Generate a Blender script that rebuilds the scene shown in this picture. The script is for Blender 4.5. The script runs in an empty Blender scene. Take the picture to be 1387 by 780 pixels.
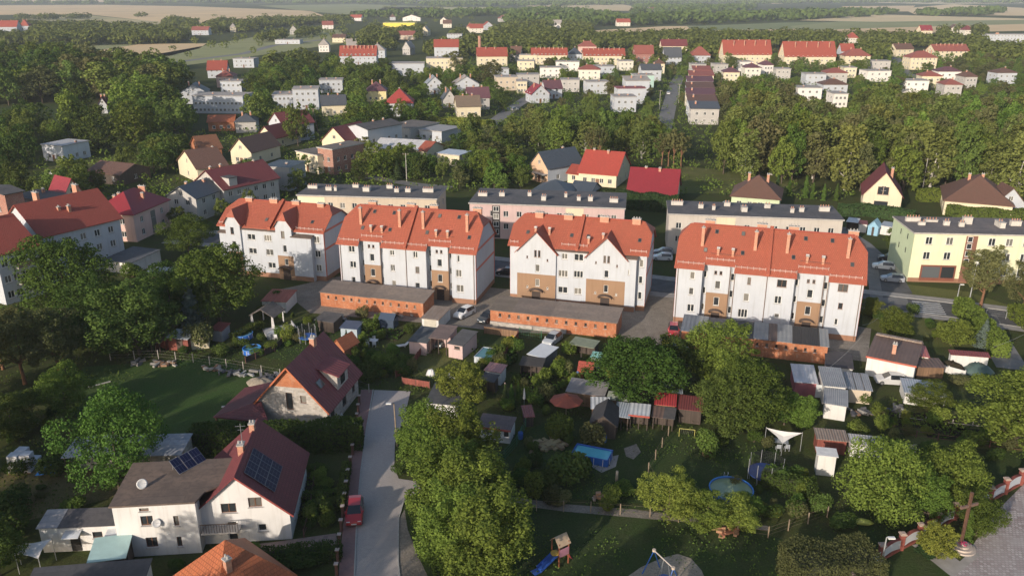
import bpy, bmesh, math, random
import numpy as np
from mathutils import Vector, Matrix
from mathutils.geometry import tessellate_polygon

# ---------------------------------------------------------------- camera, sky, sun, exposure
SC = bpy.context.scene
COL = SC.collection
R = math.radians
CAM_H, FOCAL, PITCH = 50.0, 1110.0, math.atan(400.0 / 1110.0)
SUN_EL, SUN_FROM = 17.0, math.atan2(-0.57, -0.82)      # sun stands low, behind and to the left of the camera

cam_d = bpy.data.cameras.new('camera')
cam = bpy.data.objects.new('camera', cam_d)
COL.objects.link(cam)
cam.location = (0, 0, CAM_H)
cam.rotation_euler = (math.pi / 2 - PITCH, 0, 0)
cam_d.sensor_width = 36.0
cam_d.lens = 36.0 * FOCAL / 1387.0
cam_d.clip_start = 0.5
cam_d.clip_end = 40000.0
SC.camera = cam

world = bpy.data.worlds.new('World')
SC.world = world
world.use_nodes = True
wn = world.node_tree.nodes
wn.clear()
sky_n = wn.new('ShaderNodeTexSky')
sky_n.sky_type = 'NISHITA'
sky_n.sun_disc = False
sky_n.sun_elevation = R(SUN_EL)
sun_to = Vector((math.sin(SUN_FROM), math.cos(SUN_FROM), 0))   # towards the sun, x = sin, y = cos
sky_n.sun_rotation = SUN_FROM
sky_n.air_density = 1.0
sky_n.dust_density = 1.6
sky_n.ozone_density = 1.2
bg = wn.new('ShaderNodeBackground')
bg.inputs[1].default_value = 0.15
wo = wn.new('ShaderNodeOutputWorld')
world.node_tree.links.new(sky_n.outputs[0], bg.inputs[0])
world.node_tree.links.new(bg.outputs[0], wo.inputs[0])

sun_d = bpy.data.lights.new('sun', 'SUN')
sun_d.energy = 4.4
sun_d.angle = R(0.6)
sun_d.color = (1.0, 0.87, 0.72)
sun = bpy.data.objects.new('sun', sun_d)
COL.objects.link(sun)
sdir = Vector((sun_to.x * math.cos(R(SUN_EL)), sun_to.y * math.cos(R(SUN_EL)), math.sin(R(SUN_EL))))
sun.rotation_euler = sdir.to_track_quat('Z', 'Y').to_euler()
sun.location = (-60, -60, 90)

SC.view_settings.view_transform = 'Standard'
SC.view_settings.look = 'None'
SC.view_settings.exposure = 0.16
SC.view_settings.gamma = 1.0
SC.view_settings.use_curve_mapping = False
SC.render.engine = 'CYCLES'
SC.cycles.use_denoising = True
SC.cycles.max_bounces = 6
SC.cycles.diffuse_bounces = 3
SC.cycles.glossy_bounces = 2
SC.cycles.transmission_bounces = 4
SC.cycles.transparent_max_bounces = 6
SC.cycles.volume_bounces = 0
SC.cycles.sample_clamp_indirect = 4.0

# ---------------------------------------------------------------- survey: a ray from the camera station to a height above the ground
SP, CP = math.sin(PITCH), math.cos(PITCH)
def P(px, py, h=0.0):
 u, v = (px - 693.5) / FOCAL, (py - 390.0) / FOCAL
 t = (CAM_H - h) / (SP + v * CP)
 return Vector((t * u, t * (CP - v * SP), h))
def proj(p):
 x, y, z = p[0], p[1], p[2] - CAM_H
 d = y * CP - z * SP
 return 693.5 + FOCAL * x / d, 390.0 + FOCAL * (-y * SP - z * CP) / d, d

# ---------------------------------------------------------------- materials
MATS = {}
def _new(key):
 m = bpy.data.materials.new(key)
 m.use_nodes = True
 nt = m.node_tree
 return m, nt, nt.nodes['Principled BSDF']
def _n(nt, typ, **kw):
 n = nt.nodes.new(typ)
 for k, v in kw.items():
  setattr(n, k, v)
 return n
def _mix(nt, a, b, fac, mode='MIX'):
 n = nt.nodes.new('ShaderNodeMix')
 n.data_type = 'RGBA'
 n.blend_type = mode
 for s, val in ((0, fac), (6, a), (7, b)):
  if hasattr(val, 'is_output'):
   nt.links.new(val, n.inputs[s])
  elif s == 0:
   n.inputs[0].default_value = val
  else:
   n.inputs[s].default_value = (val[0], val[1], val[2], 1)
 return n.outputs[2]
def _ramp(nt, src, p0, p1, c0=(0, 0, 0), c1=(1, 1, 1)):
 r = nt.nodes.new('ShaderNodeValToRGB')
 r.color_ramp.elements[0].position = p0
 r.color_ramp.elements[1].position = p1
 r.color_ramp.elements[0].color = (*c0, 1)
 r.color_ramp.elements[1].color = (*c1, 1)
 nt.links.new(src, r.inputs[0])
 return r.outputs[0]
def _noise(nt, vec, scale, detail=4, rough=0.6, dist=0.0):
 n = nt.nodes.new('ShaderNodeTexNoise')
 n.inputs['Scale'].default_value = scale
 n.inputs['Detail'].default_value = detail
 n.inputs['Roughness'].default_value = rough
 n.inputs['Distortion'].default_value = dist
 if vec is not None:
  nt.links.new(vec, n.inputs['Vector'])
 return n.outputs[0]
def _scaled(nt, vec, s):
 n = nt.nodes.new('ShaderNodeMapping')
 n.inputs['Scale'].default_value = s
 nt.links.new(vec, n.inputs['Vector'])
 return n.outputs[0]
def _bump(nt, b, height, strength, dist):
 n = nt.nodes.new('ShaderNodeBump')
 n.inputs['Strength'].default_value = strength
 n.inputs['Distance'].default_value = dist
 nt.links.new(height, n.inputs['Height'])
 nt.links.new(n.outputs[0], b.inputs['Normal'])
def dk(c, k):
 return (c[0] * k, c[1] * k, c[2] * k)
def _coords(nt):
 t = nt.nodes.new('ShaderNodeTexCoord')
 g = nt.nodes.new('ShaderNodeNewGeometry')
 return t.outputs['UV'], g.outputs['Position']

def plain(c, rough=0.6, var=0.18, scale=1.5, metal=0.0):
 key = ('plain', c, rough, var, scale, metal)
 if key not in MATS:
  m, nt, b = _new('plain')
  uv, pos = _coords(nt)
  f = _ramp(nt, _noise(nt, pos, scale, 5), 0.3, 0.7)
  nt.links.new(_mix(nt, dk(c, 1 - var), dk(c, 1 + var * 0.6), f), b.inputs['Base Color'])
  b.inputs['Roughness'].default_value = rough
  b.inputs['Metallic'].default_value = metal
  MATS[key] = m
 return MATS[key]

def plaster(c, dirt=0.25):
 key = ('plaster', c, dirt)
 if key not in MATS:
  m, nt, b = _new('plaster')
  uv, pos = _coords(nt)
  big = _ramp(nt, _noise(nt, pos, 0.35, 5), 0.35, 0.75)
  streak = _ramp(nt, _noise(nt, _scaled(nt, uv, (2.2, 0.16, 1)), 1.0, 5), 0.5, 0.85)
  c1 = _mix(nt, c, dk(c, 1 - dirt * 0.5), big)
  c2 = _mix(nt, c1, dk((c[0], c[1] * 0.97, c[2] * 0.93), 1 - dirt), streak)
  nt.links.new(c2, b.inputs['Base Color'])
  b.inputs['Roughness'].default_value = 0.85
  _bump(nt, b, _noise(nt, pos, 14, 3), 0.25, 0.02)
  MATS[key] = m
 return MATS[key]

def tiles(c, w=0.30, h=0.36, rough=0.65, var=0.14, bump=0.8):
 key = ('tiles', c, w, h, rough)
 if key not in MATS:
  m, nt, b = _new('roof_tiles')
  uv, pos = _coords(nt)
  bt = nt.nodes.new('ShaderNodeTexBrick')
  bt.inputs['Scale'].default_value = 1.0
  bt.inputs['Brick Width'].default_value = w
  bt.inputs['Row Height'].default_value = h
  bt.inputs['Mortar Size'].default_value = 0.03
  bt.inputs['Mortar Smooth'].default_value = 0.6
  bt.inputs['Color1'].default_value = (*dk(c, 1 - var), 1)
  bt.inputs['Color2'].default_value = (*dk(c, 1 + var * 0.5), 1)
  bt.inputs['Mortar'].default_value = (*dk(c, 0.5), 1)
  nt.links.new(uv, bt.inputs['Vector'])
  w1 = _ramp(nt, _noise(nt, pos, 0.28, 6, 0.65), 0.35, 0.75)
  w2 = _ramp(nt, _noise(nt, _scaled(nt, uv, (1.6, 0.22, 1)), 1.2, 5), 0.45, 0.8)
  c1 = _mix(nt, bt.outputs[0], dk((c[0] * 0.95, c[1], c[2]), 0.80), w1)
  c2 = _mix(nt, c1, dk((c[0] * 0.92, c[1] * 1.05, c[2] * 1.05), 0.82), w2)
  nt.links.new(c2, b.inputs['Base Color'])
  b.inputs['Roughness'].default_value = rough
  inv = nt.nodes.new('ShaderNodeMath')
  inv.operation = 'SUBTRACT'
  inv.inputs[0].default_value = 1.0
  nt.links.new(bt.outputs[1], inv.inputs[1])
  _bump(nt, b, inv.outputs[0], bump, 0.05)
  MATS[key] = m
 return MATS[key]

def ribbed(c, pitch=0.35, rough=0.45, metal=0.0, rust=0.0, depth=0.06):
 """sheet with ribs running down the slope: corrugated sheet, standing seams"""
 key = ('ribbed', c, pitch, rough, metal, rust)
 if key not in MATS:
  m, nt, b = _new('ribbed_sheet')
  uv, pos = _coords(nt)
  wv = nt.nodes.new('ShaderNodeTexWave')
  wv.wave_type = 'BANDS'
  wv.bands_direction = 'X'
  wv.inputs['Scale'].default_value = 0.314 / pitch
  wv.inputs['Distortion'].default_value = 0.0
  nt.links.new(uv, wv.inputs['Vector'])
  f = _ramp(nt, _noise(nt, pos, 0.5, 6, 0.7), 0.35, 0.7)
  st = _ramp(nt, _noise(nt, _scaled(nt, uv, (3.0, 0.25, 1)), 1.0, 5), 0.45, 0.75)
  c1 = _mix(nt, dk(c, 0.78), dk(c, 1.08), f)
  c2 = _mix(nt, c1, (0.16, 0.085, 0.05) if rust else dk(c, 0.75), st)
  fin = _mix(nt, c1, c2, max(rust, 0.35))
  nt.links.new(fin, b.inputs['Base Color'])
  b.inputs['Roughness'].default_value = rough
  b.inputs['Metallic'].default_value = metal
  _bump(nt, b, wv.outputs[1], 0.9, depth)
  MATS[key] = m
 return MATS[key]

def felt(c, patch=0.35):
 """bitumen felt: sheets, patches, puddle stains"""
 key = ('felt', c, patch)
 if key not in MATS:
  m, nt, b = _new('bitumen_felt')
  uv, pos = _coords(nt)
  bt = nt.nodes.new('ShaderNodeTexBrick')
  bt.inputs['Scale'].default_value = 1.0
  bt.inputs['Brick Width'].default_value = 7.0
  bt.inputs['Row Height'].default_value = 1.0
  bt.inputs['Mortar Size'].default_value = 0.02
  bt.inputs['Color1'].default_value = (*dk(c, 0.85), 1)
  bt.inputs['Color2'].default_value = (*dk(c, 1.12), 1)
  bt.inputs['Mortar'].default_value = (*dk(c, 0.55), 1)
  nt.links.new(_scaled(nt, uv, (1, 1, 1)), bt.inputs['Vector'])
  f = _ramp(nt, _noise(nt, pos, 0.30, 7, 0.7, 0.6), 0.42, 0.66)
  f2 = _ramp(nt, _noise(nt, pos, 2.2, 5), 0.45, 0.8)
  c1 = _mix(nt, bt.outputs[0], dk((c[0] * 1.05, c[1], c[2] * 0.94), 1 + patch), f)
  nt.links.new(_mix(nt, c1, dk(c, 0.7), f2), b.inputs['Base Color'])
  b.inputs['Roughness'].default_value = 0.85
  _bump(nt, b, _noise(nt, pos, 6, 4), 0.3, 0.03)
  MATS[key] = m
 return MATS[key]

def brick(c, c2=None, w=0.25, h=0.077, mortar=(0.42, 0.38, 0.33), dirt=0.4):
 key = ('brick', c, c2, w, h, dirt)
 if key not in MATS:
  m, nt, b = _new('brickwork')
  uv, pos = _coords(nt)
  bt = nt.nodes.new('ShaderNodeTexBrick')
  bt.inputs['Scale'].default_value = 1.0
  bt.inputs['Brick Width'].default_value = w
  bt.inputs['Row Height'].default_value = h
  bt.inputs['Mortar Size'].default_value = 0.010
  bt.inputs['Color1'].default_value = (*dk(c, 0.75), 1)
  bt.inputs['Color2'].default_value = (*(c2 or dk(c, 1.2)), 1)
  bt.inputs['Mortar'].default_value = (*mortar, 1)
  nt.links.new(uv, bt.inputs['Vector'])
  f = _ramp(nt, _noise(nt, pos, 0.6, 6, 0.7), 0.4, 0.7)
  f2 = _ramp(nt, _noise(nt, _scaled(nt, uv, (1.2, 0.5, 1)), 1.6, 6, 0.7), 0.54, 0.68)
  c1 = _mix(nt, bt.outputs[0], dk(c, 0.6), f)
  c3 = _mix(nt, c1, (0.42, 0.27, 0.19), f2)
  nt.links.new(_mix(nt, bt.outputs[0], c3, dirt), b.inputs['Base Color'])
  b.inputs['Roughness'].default_value = 0.9
  MATS[key] = m
 return MATS[key]

def boards(c, w=0.14, rough=0.8, var=0.3):
 key = ('boards', c, w, var)
 if key not in MATS:
  m, nt, b = _new('boards')
  uv, pos = _coords(nt)
  bt = nt.nodes.new('ShaderNodeTexBrick')
  bt.offset = 0.0
  bt.inputs['Scale'].default_value = 1.0
  bt.inputs['Brick Width'].default_value = w
  bt.inputs['Row Height'].default_value = 30.0
  bt.inputs['Mortar Size'].default_value = 0.008
  bt.inputs['Color1'].default_value = (*dk(c, 1 - var), 1)
  bt.inputs['Color2'].default_value = (*dk(c, 1 + var), 1)
  bt.inputs['Mortar'].default_value = (*dk(c, 0.3), 1)
  nt.links.new(uv, bt.inputs['Vector'])
  f = _ramp(nt, _noise(nt, pos, 1.2, 6, 0.7), 0.4, 0.75)
  nt.links.new(_mix(nt, bt.outputs[0], dk(c, 0.7), f), b.inputs['Base Color'])
  b.inputs['Roughness'].default_value = rough
  MATS[key] = m
 return MATS[key]

def paving(c, c2, w=0.4, h=0.2, joint=(0.16, 0.15, 0.14), offset=0.5, mort=0.012, freq=2):
 key = ('paving', c, c2, w, h, offset)
 if key not in MATS:
  m, nt, b = _new('paving')
  uv, pos = _coords(nt)
  bt = nt.nodes.new('ShaderNodeTexBrick')
  bt.offset = offset
  bt.inputs['Scale'].default_value = 1.0
  bt.inputs['Brick Width'].default_value = w
  bt.inputs['Row Height'].default_value = h
  bt.inputs['Mortar Size'].default_value = mort
  bt.inputs['Color1'].default_value = (*c, 1)
  bt.inputs['Color2'].default_value = (*c2, 1)
  bt.inputs['Mortar'].default_value = (*joint, 1)
  nt.links.new(uv, bt.inputs['Vector'])
  f = _ramp(nt, _noise(nt, pos, 0.25, 7, 0.7), 0.38, 0.7)
  f2 = _ramp(nt, _noise(nt, pos, 1.6, 6, 0.75), 0.5, 0.8)
  c1 = _mix(nt, bt.outputs[0], dk(c, 0.70), f)
  nt.links.new(_mix(nt, c1, dk(c, 0.6), f2), b.inputs['Base Color'])
  b.inputs['Roughness'].default_value = 0.8
  _bump(nt, b, bt.outputs[1], -0.4, 0.015)
  MATS[key] = m
 return MATS[key]

def glass(c=(0.03, 0.035, 0.04)):
 key = ('glass', c)
 if key not in MATS:
  m, nt, b = _new('window_glass')
  oi = nt.nodes.new('ShaderNodeObjectInfo')
  f = _ramp(nt, oi.outputs['Random'], 0.55, 0.95)
  nt.links.new(_mix(nt, c, (0.20, 0.19, 0.17), f), b.inputs['Base Color'])   # some panes have net curtains behind them
  b.inputs['Roughness'].default_value = 0.12
  b.inputs['Specular IOR Level'].default_value = 0.6
  MATS[key] = m
 return MATS[key]

def gloss(c, rough=0.25, metal=0.0, coat=0.5):
 key = ('gloss', c, rough, metal)
 if key not in MATS:
  m, nt, b = _new('gloss_paint')
  b.inputs['Base Color'].default_value = (*c, 1)
  b.inputs['Roughness'].default_value = rough
  b.inputs['Metallic'].default_value = metal
  b.inputs['Coat Weight'].default_value = coat
  MATS[key] = m
 return MATS[key]

def leafy(c, c2, trans=0.30, key2=''):
 key = ('leaf', c, c2, trans)
 if key not in MATS:
  m, nt, b = _new('leaves')
  g = nt.nodes.new('ShaderNodeNewGeometry')
  oi = nt.nodes.new('ShaderNodeObjectInfo')
  base = _mix(nt, c, c2, g.outputs['Random Per Island'])
  pos = g.outputs['Position']
  pat = _ramp(nt, _noise(nt, pos, 0.55, 3), 0.35, 0.7)
  base = _mix(nt, base, dk(c2, 1.1), _mix(nt, (0, 0, 0), (0.6, 0.6, 0.6), pat))
  hs = nt.nodes.new('ShaderNodeHueSaturation')
  mr = nt.nodes.new('ShaderNodeMapRange')
  mr.inputs[3].default_value = 0.475
  mr.inputs[4].default_value = 0.52
  nt.links.new(oi.outputs['Random'], mr.inputs[0])
  nt.links.new(mr.outputs[0], hs.inputs['Hue'])
  mr2 = nt.nodes.new('ShaderNodeMapRange')
  mr2.inputs[3].default_value = 0.72
  mr2.inputs[4].default_value = 1.25
  mm = nt.nodes.new('ShaderNodeMath')
  mm.operation = 'FRACT'
  m7 = nt.nodes.new('ShaderNodeMath')
  m7.operation = 'MULTIPLY'
  m7.inputs[1].default_value = 7.31
  nt.links.new(oi.outputs['Random'], m7.inputs[0])
  nt.links.new(m7.outputs[0], mm.inputs[0])
  nt.links.new(mm.outputs[0], mr2.inputs[0])
  nt.links.new(mr2.outputs[0], hs.inputs['Value'])
  nt.links.new(base, hs.inputs['Color'])
  d = nt.nodes.new('ShaderNodeBsdfDiffuse')
  t = nt.nodes.new('ShaderNodeBsdfTranslucent')
  nt.links.new(hs.outputs[0], d.inputs[0])
  tc = _mix(nt, hs.outputs[0], (0.9, 1.0, 0.35), 1.0, 'MULTIPLY')
  nt.links.new(tc, t.inputs[0])
  mx = nt.nodes.new('ShaderNodeMixShader')
  mx.inputs[0].default_value = trans
  nt.links.new(d.outputs[0], mx.inputs[1])
  nt.links.new(t.outputs[0], mx.inputs[2])
  out = nt.nodes['Material Output']
  nt.links.new(mx.outputs[0], out.inputs[0])
  nt.nodes.remove(b)
  MATS[key] = m
 return MATS[key]

def earth(c1, c2, c3, s1=0.08, s2=0.6, key2='', bump=0.5, lo=0.40, hi=0.62):
 """grass and soil: three colours in patches of two sizes plus fine grain"""
 key = ('earth', c1, c2, c3, s1, s2)
 if key not in MATS:
  m, nt, b = _new('ground_cover')
  uv, pos = _coords(nt)
  a = _ramp(nt, _noise(nt, pos, s1, 8, 0.68, 0.4), lo, hi)
  e = _ramp(nt, _noise(nt, pos, s2, 8, 0.72), 0.40, 0.72)
  g = _ramp(nt, _noise(nt, pos, 5.0, 5, 0.7), 0.3, 0.75)
  x = _mix(nt, c1, c2, a)
  x = _mix(nt, x, c3, _mix(nt, (0, 0, 0), (0.75, 0.75, 0.75), e))
  x = _mix(nt, x, _mix(nt, x, (0.45, 0.45, 0.45), 1.0, 'MULTIPLY'), g)
  nt.links.new(x, b.inputs['Base Color'])
  b.inputs['Roughness'].default_value = 1.0
  b.inputs['Specular IOR Level'].default_value = 0.1
  _bump(nt, b, _noise(nt, pos, 2.6, 8, 0.75), bump, 0.25)
  MATS[key] = m
 return MATS[key]

def crop(c, c2, ang, w=6.0):
 """a far field: tramlines and rows along one direction"""
 key = ('crop', c, c2, ang, w)
 if key not in MATS:
  m, nt, b = _new('crop_rows')
  uv, pos = _coords(nt)
  mp = nt.nodes.new('ShaderNodeMapping')
  mp.inputs['Rotation'].default_value = (0, 0, ang)
  nt.links.new(pos, mp.inputs['Vector'])
  st = _ramp(nt, _noise(nt, _scaled(nt, mp.outputs[0], (0.002, 1.0 / w, 0.001)), 1.0, 6, 0.7), 0.3, 0.7)
  bl = _ramp(nt, _noise(nt, pos, 0.006, 6, 0.6), 0.35, 0.7)
  x = _mix(nt, c, c2, st)
  nt.links.new(_mix(nt, x, dk(c2, 0.85), bl), b.inputs['Base Color'])
  b.inputs['Roughness'].default_value = 1.0
  MATS[key] = m
 return MATS[key]

def water(c, rough=0.06):
 key = ('water', c)
 if key not in MATS:
  m, nt, b = _new('pool_water')
  uv, pos = _coords(nt)
  nt.links.new(_mix(nt, dk(c, 0.85), dk(c, 1.1), _noise(nt, pos, 1.2, 3)), b.inputs['Base Color'])
  b.inputs['Roughness'].default_value = rough
  _bump(nt, b, _noise(nt, pos, 3.0, 3), 0.15, 0.03)
  MATS[key] = m
 return MATS[key]

# ---------------------------------------------------------------- mesh helpers
class MB:
 def __init__(self):
  self.v, self.f, self.m = [], [], []
 def poly(self, pts, mi=0):
  b = len(self.v)
  self.v.extend([tuple(p) for p in pts])
  self.f.append(tuple(range(b, b + len(pts))))
  self.m.append(mi)
  return self
 def box(self, x0, x1, y0, y1, z0, z1, mi=0):
  b = len(self.v)
  self.v += [(x0, y0, z0), (x1, y0, z0), (x1, y1, z0), (x0, y1, z0), (x0, y0, z1), (x1, y0, z1), (x1, y1, z1), (x0, y1, z1)]
  self.f += [(b, b + 3, b + 2, b + 1), (b + 4, b + 5, b + 6, b + 7), (b, b + 1, b + 5, b + 4), (b + 1, b + 2, b + 6, b + 5), (b + 2, b + 3, b + 7, b + 6), (b + 3, b, b + 4, b + 7)]
  self.m += [mi] * 6
  return self
 def slab(self, polys, t, mi=0, side=None):
  """polys: upward facing faces; gives them thickness t downwards (each polygon a closed prism)"""
  side = mi if side is None else side
  for p in polys:
   b = len(self.v); n = len(p)
   self.v += [tuple(q) for q in p] + [(q[0], q[1], q[2] - t) for q in p]
   self.f.append(tuple(range(b, b + n))); self.m.append(mi)
   self.f.append(tuple(range(b + 2 * n - 1, b + n - 1, -1))); self.m.append(side)
   for i in range(n):
    j = (i + 1) % n
    self.f.append((b + i, b + n + i, b + n + j, b + j)); self.m.append(side)
  return self
 def prism(self, pts, z0, z1, mi=0, top=None):
  n = len(pts); b = len(self.v)
  self.v += [(p[0], p[1], z0) for p in pts] + [(p[0], p[1], z1) for p in pts]
  self.f.append(tuple(range(b + n, b + 2 * n))); self.m.append(mi if top is None else top)
  self.f.append(tuple(range(b + n - 1, b - 1, -1))); self.m.append(mi)
  for i in range(n):
   j = (i + 1) % n
   self.f.append((b + i, b + j, b + n + j, b + n + i)); self.m.append(mi)
  return self
 def tube(self, p0, p1, r0, r1=None, n=8, mi=0, cap=True):
  r1 = r0 if r1 is None else r1
  p0, p1 = Vector(p0), Vector(p1)
  d = (p1 - p0)
  if d.length < 1e-6:
   return self
  q = d.to_track_quat('Z', 'Y')
  b = len(self.v)
  for p, r in ((p0, r0), (p1, r1)):
   for i in range(n):
    a = 2 * math.pi * i / n
    self.v.append(tuple(p + q @ Vector((r * math.cos(a), r * math.sin(a), 0))))
  for i in range(n):
   j = (i + 1) % n
   self.f.append((b + i, b + j, b + n + j, b + n + i)); self.m.append(mi)
  if cap:
   self.f.append(tuple(range(b + n, b + 2 * n))); self.m.append(mi)
   self.f.append(tuple(range(b + n - 1, b - 1, -1))); self.m.append(mi)
  return self
 def bar(self, p0, p1, w, h, mi=0):
  """rectangular bar from p0 to p1, w wide across, h high"""
  p0, p1 = Vector(p0), Vector(p1)
  d = (p1 - p0).normalized()
  s = d.cross(Vector((0, 0, 1)))
  if s.length < 1e-4:
   s = Vector((1, 0, 0))
  s.normalize()
  u = s.cross(d)
  b = len(self.v)
  for p in (p0, p1):
   for a, c in ((-1, -1), (1, -1), (1, 1), (-1, 1)):
    self.v.append(tuple(p + s * (a * w / 2) + u * (c * h / 2)))
  for f in ((0, 1, 2, 3), (7, 6, 5, 4), (0, 4, 5, 1), (1, 5, 6, 2), (2, 6, 7, 3), (3, 7, 4, 0)):
   self.f.append(tuple(b + i for i in f)); self.m.append(mi)
  return self
 def lathe(self, prof, n=16, c=(0, 0), mi=0, mis=None):
  """prof: (radius, z) list"""
  b = len(self.v)
  for r, z in prof:
   for i in range(n):
    a = 2 * math.pi * i / n
    self.v.append((c[0] + r * math.cos(a), c[1] + r * math.sin(a), z))
  for k in range(len(prof) - 1):
   for i in range(n):
    j = (i + 1) % n
    self.f.append((b + k * n + i, b + k * n + j, b + (k + 1) * n + j, b + (k + 1) * n + i))
    self.m.append(mi if mis is None else mis[k])
  self.f.append(tuple(b + (len(prof) - 1) * n + i for i in range(n))); self.m.append(mi if mis is None else mis[-1])
  return self
 def mesh(self, name, mats, smooth=False):
  me = bpy.data.meshes.new(name)
  me.from_pydata(self.v, [], self.f)
  for m in (mats if isinstance(mats, (list, tuple)) else [mats]):
   me.materials.append(m)
  if len(me.polygons) != len(self.m):
   me.validate()
  else:
   me.polygons.foreach_set('material_index', self.m)
  uv_metric(me)
  if smooth:
   me.polygons.foreach_set('use_smooth', [True] * len(me.polygons))
  me.update()
  return me
 def build(self, name, mats, parent=None, smooth=False, loc=None, rz=0.0):
  o = bpy.data.objects.new(name, self.mesh(name, mats, smooth))
  COL.objects.link(o)
  if parent:
   o.parent = parent
  if loc is not None:
   o.location = loc
  if rz:
   o.rotation_euler = (0, 0, rz)
  return o

def uv_metric(me):
 """UV in metres on every face: u level along the face, v up its slope"""
 uv = me.uv_layers.new(name='metric').data
 vs = me.vertices
 Z = Vector((0, 0, 1))
 out = [0.0] * (2 * len(me.loops))
 for p in me.polygons:
  n = p.normal
  if abs(n.z) > 0.999:
   u, w = Vector((1, 0, 0)), Vector((0, 1, 0))
  else:
   u = Z.cross(n).normalized()
   w = n.cross(u)
  for li in p.loop_indices:
   co = vs[me.loops[li].vertex_index].co
   out[2 * li] = co.dot(u)
   out[2 * li + 1] = co.dot(w)
 uv.foreach_set('uv', out)

def link(mesh, name, parent=None, loc=(0, 0, 0), rot=(0, 0, 0), scale=(1, 1, 1)):
 o = bpy.data.objects.new(name, mesh)
 COL.objects.link(o)
 if parent:
  o.parent = parent
 o.location = loc
 o.rotation_euler = rot
 o.scale = scale
 return o
def tag(o, label=None, cat=None, group=None, kind=None):
 if label: o['label'] = label
 if cat: o['category'] = cat
 if group: o['group'] = group
 if kind: o['kind'] = kind
 return o
def thing(name, label, cat, loc=(0, 0, 0), rz=0.0, group=None):
 o = bpy.data.objects.new(name, None)
 COL.objects.link(o)
 o.location = loc
 o.rotation_euler = (0, 0, rz)
 return tag(o, label, cat, group)
def copy_tree(o, parent=None):
 c = o.copy()
 COL.objects.link(c)
 c.parent = parent
 for ch in list(o.children):
  copy_tree(ch, c)
 return c
def ground_sheet(name, pts, mat, z, kind='structure'):
 mb = MB()
 t = tessellate_polygon([[Vector((p[0], p[1], 0)) for p in pts]])
 b = [(p[0], p[1], z) for p in pts]
 mb.v = b
 for a in t:
  p0, p1, p2 = (Vector(b[i]) for i in a)
  mb.f.append(tuple(a) if (p1 - p0).cross(p2 - p0).z > 0 else tuple(reversed(a)))
  mb.m.append(0)
 return tag(mb.build(name, mat), kind=kind)
def along(pts, step):
 """points every step metres along a polyline"""
 out = []
 for a, b in zip(pts[:-1], pts[1:]):
  a, b = Vector(a), Vector(b)
  n = max(1, round((b - a).length / step))
  for i in range(n):
   out.append(a.lerp(b, i / n))
 out.append(Vector(pts[-1]))
 return out
# ---------------------------------------------------------------- ground, fields, streets
G_GARDEN = earth((0.060, 0.088, 0.022), (0.085, 0.105, 0.030), (0.085, 0.070, 0.040), 0.07, 0.5)
G_LAWN = earth((0.046, 0.080, 0.022), (0.064, 0.094, 0.030), (0.075, 0.082, 0.036), 0.10, 0.4, bump=0.4)
G_MEADOW = earth((0.135, 0.155, 0.044), (0.190, 0.185, 0.072), (0.110, 0.130, 0.036), 0.05, 0.3)
G_DRY = earth((0.200, 0.165, 0.080), (0.120, 0.125, 0.042), (0.240, 0.195, 0.105), 0.09, 0.5)
G_DIRT = earth((0.36, 0.32, 0.275), (0.29, 0.255, 0.215), (0.22, 0.19, 0.155), 0.20, 0.9, bump=0.35)
G_SOIL = earth((0.055, 0.042, 0.030), (0.080, 0.060, 0.042), (0.045, 0.055, 0.022), 0.3, 1.2)
G_SAND = earth((0.46, 0.40, 0.32), (0.40, 0.345, 0.27), (0.33, 0.28, 0.22), 0.3, 1.5, bump=0.3)
ASPH = plain((0.085, 0.085, 0.090), 0.85, 0.30, 0.6)
ASPH_OLD = plain((0.17, 0.165, 0.16), 0.9, 0.25, 0.5)
SETTS = paving((0.53, 0.475, 0.45), (0.44, 0.395, 0.375), 0.20, 0.10)
RED_SETTS = paving((0.34, 0.18, 0.165), (0.29, 0.15, 0.14), 0.20, 0.10)
KERB = plain((0.38, 0.37, 0.35), 0.9, 0.2, 2.0)

tag(ground_sheet('ground', [(-12000, -400), (12000, -400), (12000, 20000), (-12000, 20000)], G_GARDEN, 0.0), kind='structure')
def sheet(name, px, mat, z):
 return ground_sheet(name, [P(x, y) for x, y in px], mat, z)

# near lawns and yards
sheet('lawn', [(112, 497), (300, 484), (352, 513), (392, 560), (262, 598), (160, 598), (100, 560)], earth((0.058, 0.112, 0.028), (0.074, 0.128, 0.034), (0.080, 0.105, 0.040), 0.10, 0.4, bump=0.4), 0.012)
sheet('lawn', [(0, 640), (112, 620), (170, 668), (60, 700), (0, 712)], G_DRY, 0.012)
sheet('lawn', [(640, 690), (900, 684), (1060, 730), (1070, 800), (620, 800)], G_LAWN, 0.010)
sheet('lawn', [(680, 600), (760, 560), (905, 585), (1060, 590), (1040, 690), (900, 684), (680, 668)], G_LAWN, 0.016)
sheet('lawn', [(1160, 690), (1240, 640), (1387, 600), (1500, 640), (1387, 640), (1240, 716), (1170, 790)], G_LAWN, 0.010)
sheet('lawn', [(1185, 770), (1240, 728), (1300, 790), (1180, 800)], G_LAWN, 0.014)
sheet('lawn', [(1205, 550), (1387, 560), (1387, 612), (1230, 600)], G_MEADOW, 0.012)
sheet('lawn', [(560, 470), (625, 440), (650, 462), (560, 520)], G_MEADOW, 0.012)
sheet('lawn', [(545, 680), (575, 668), (640, 800), (570, 800), (545, 740)], G_LAWN, 0.020)
sheet('lawn', [(1225, 385), (1310, 395), (1387, 420), (1380, 428), (1235, 408)], G_MEADOW, 0.02)
sheet('lawn', [(1168, 412), (1262, 424), (1330, 470), (1240, 470), (1168, 440)], G_MEADOW, 0.012)
sheet('lawn', [(330, 455), (420, 432), (480, 440), (470, 500), (330, 480)], G_LAWN, 0.012)
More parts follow.
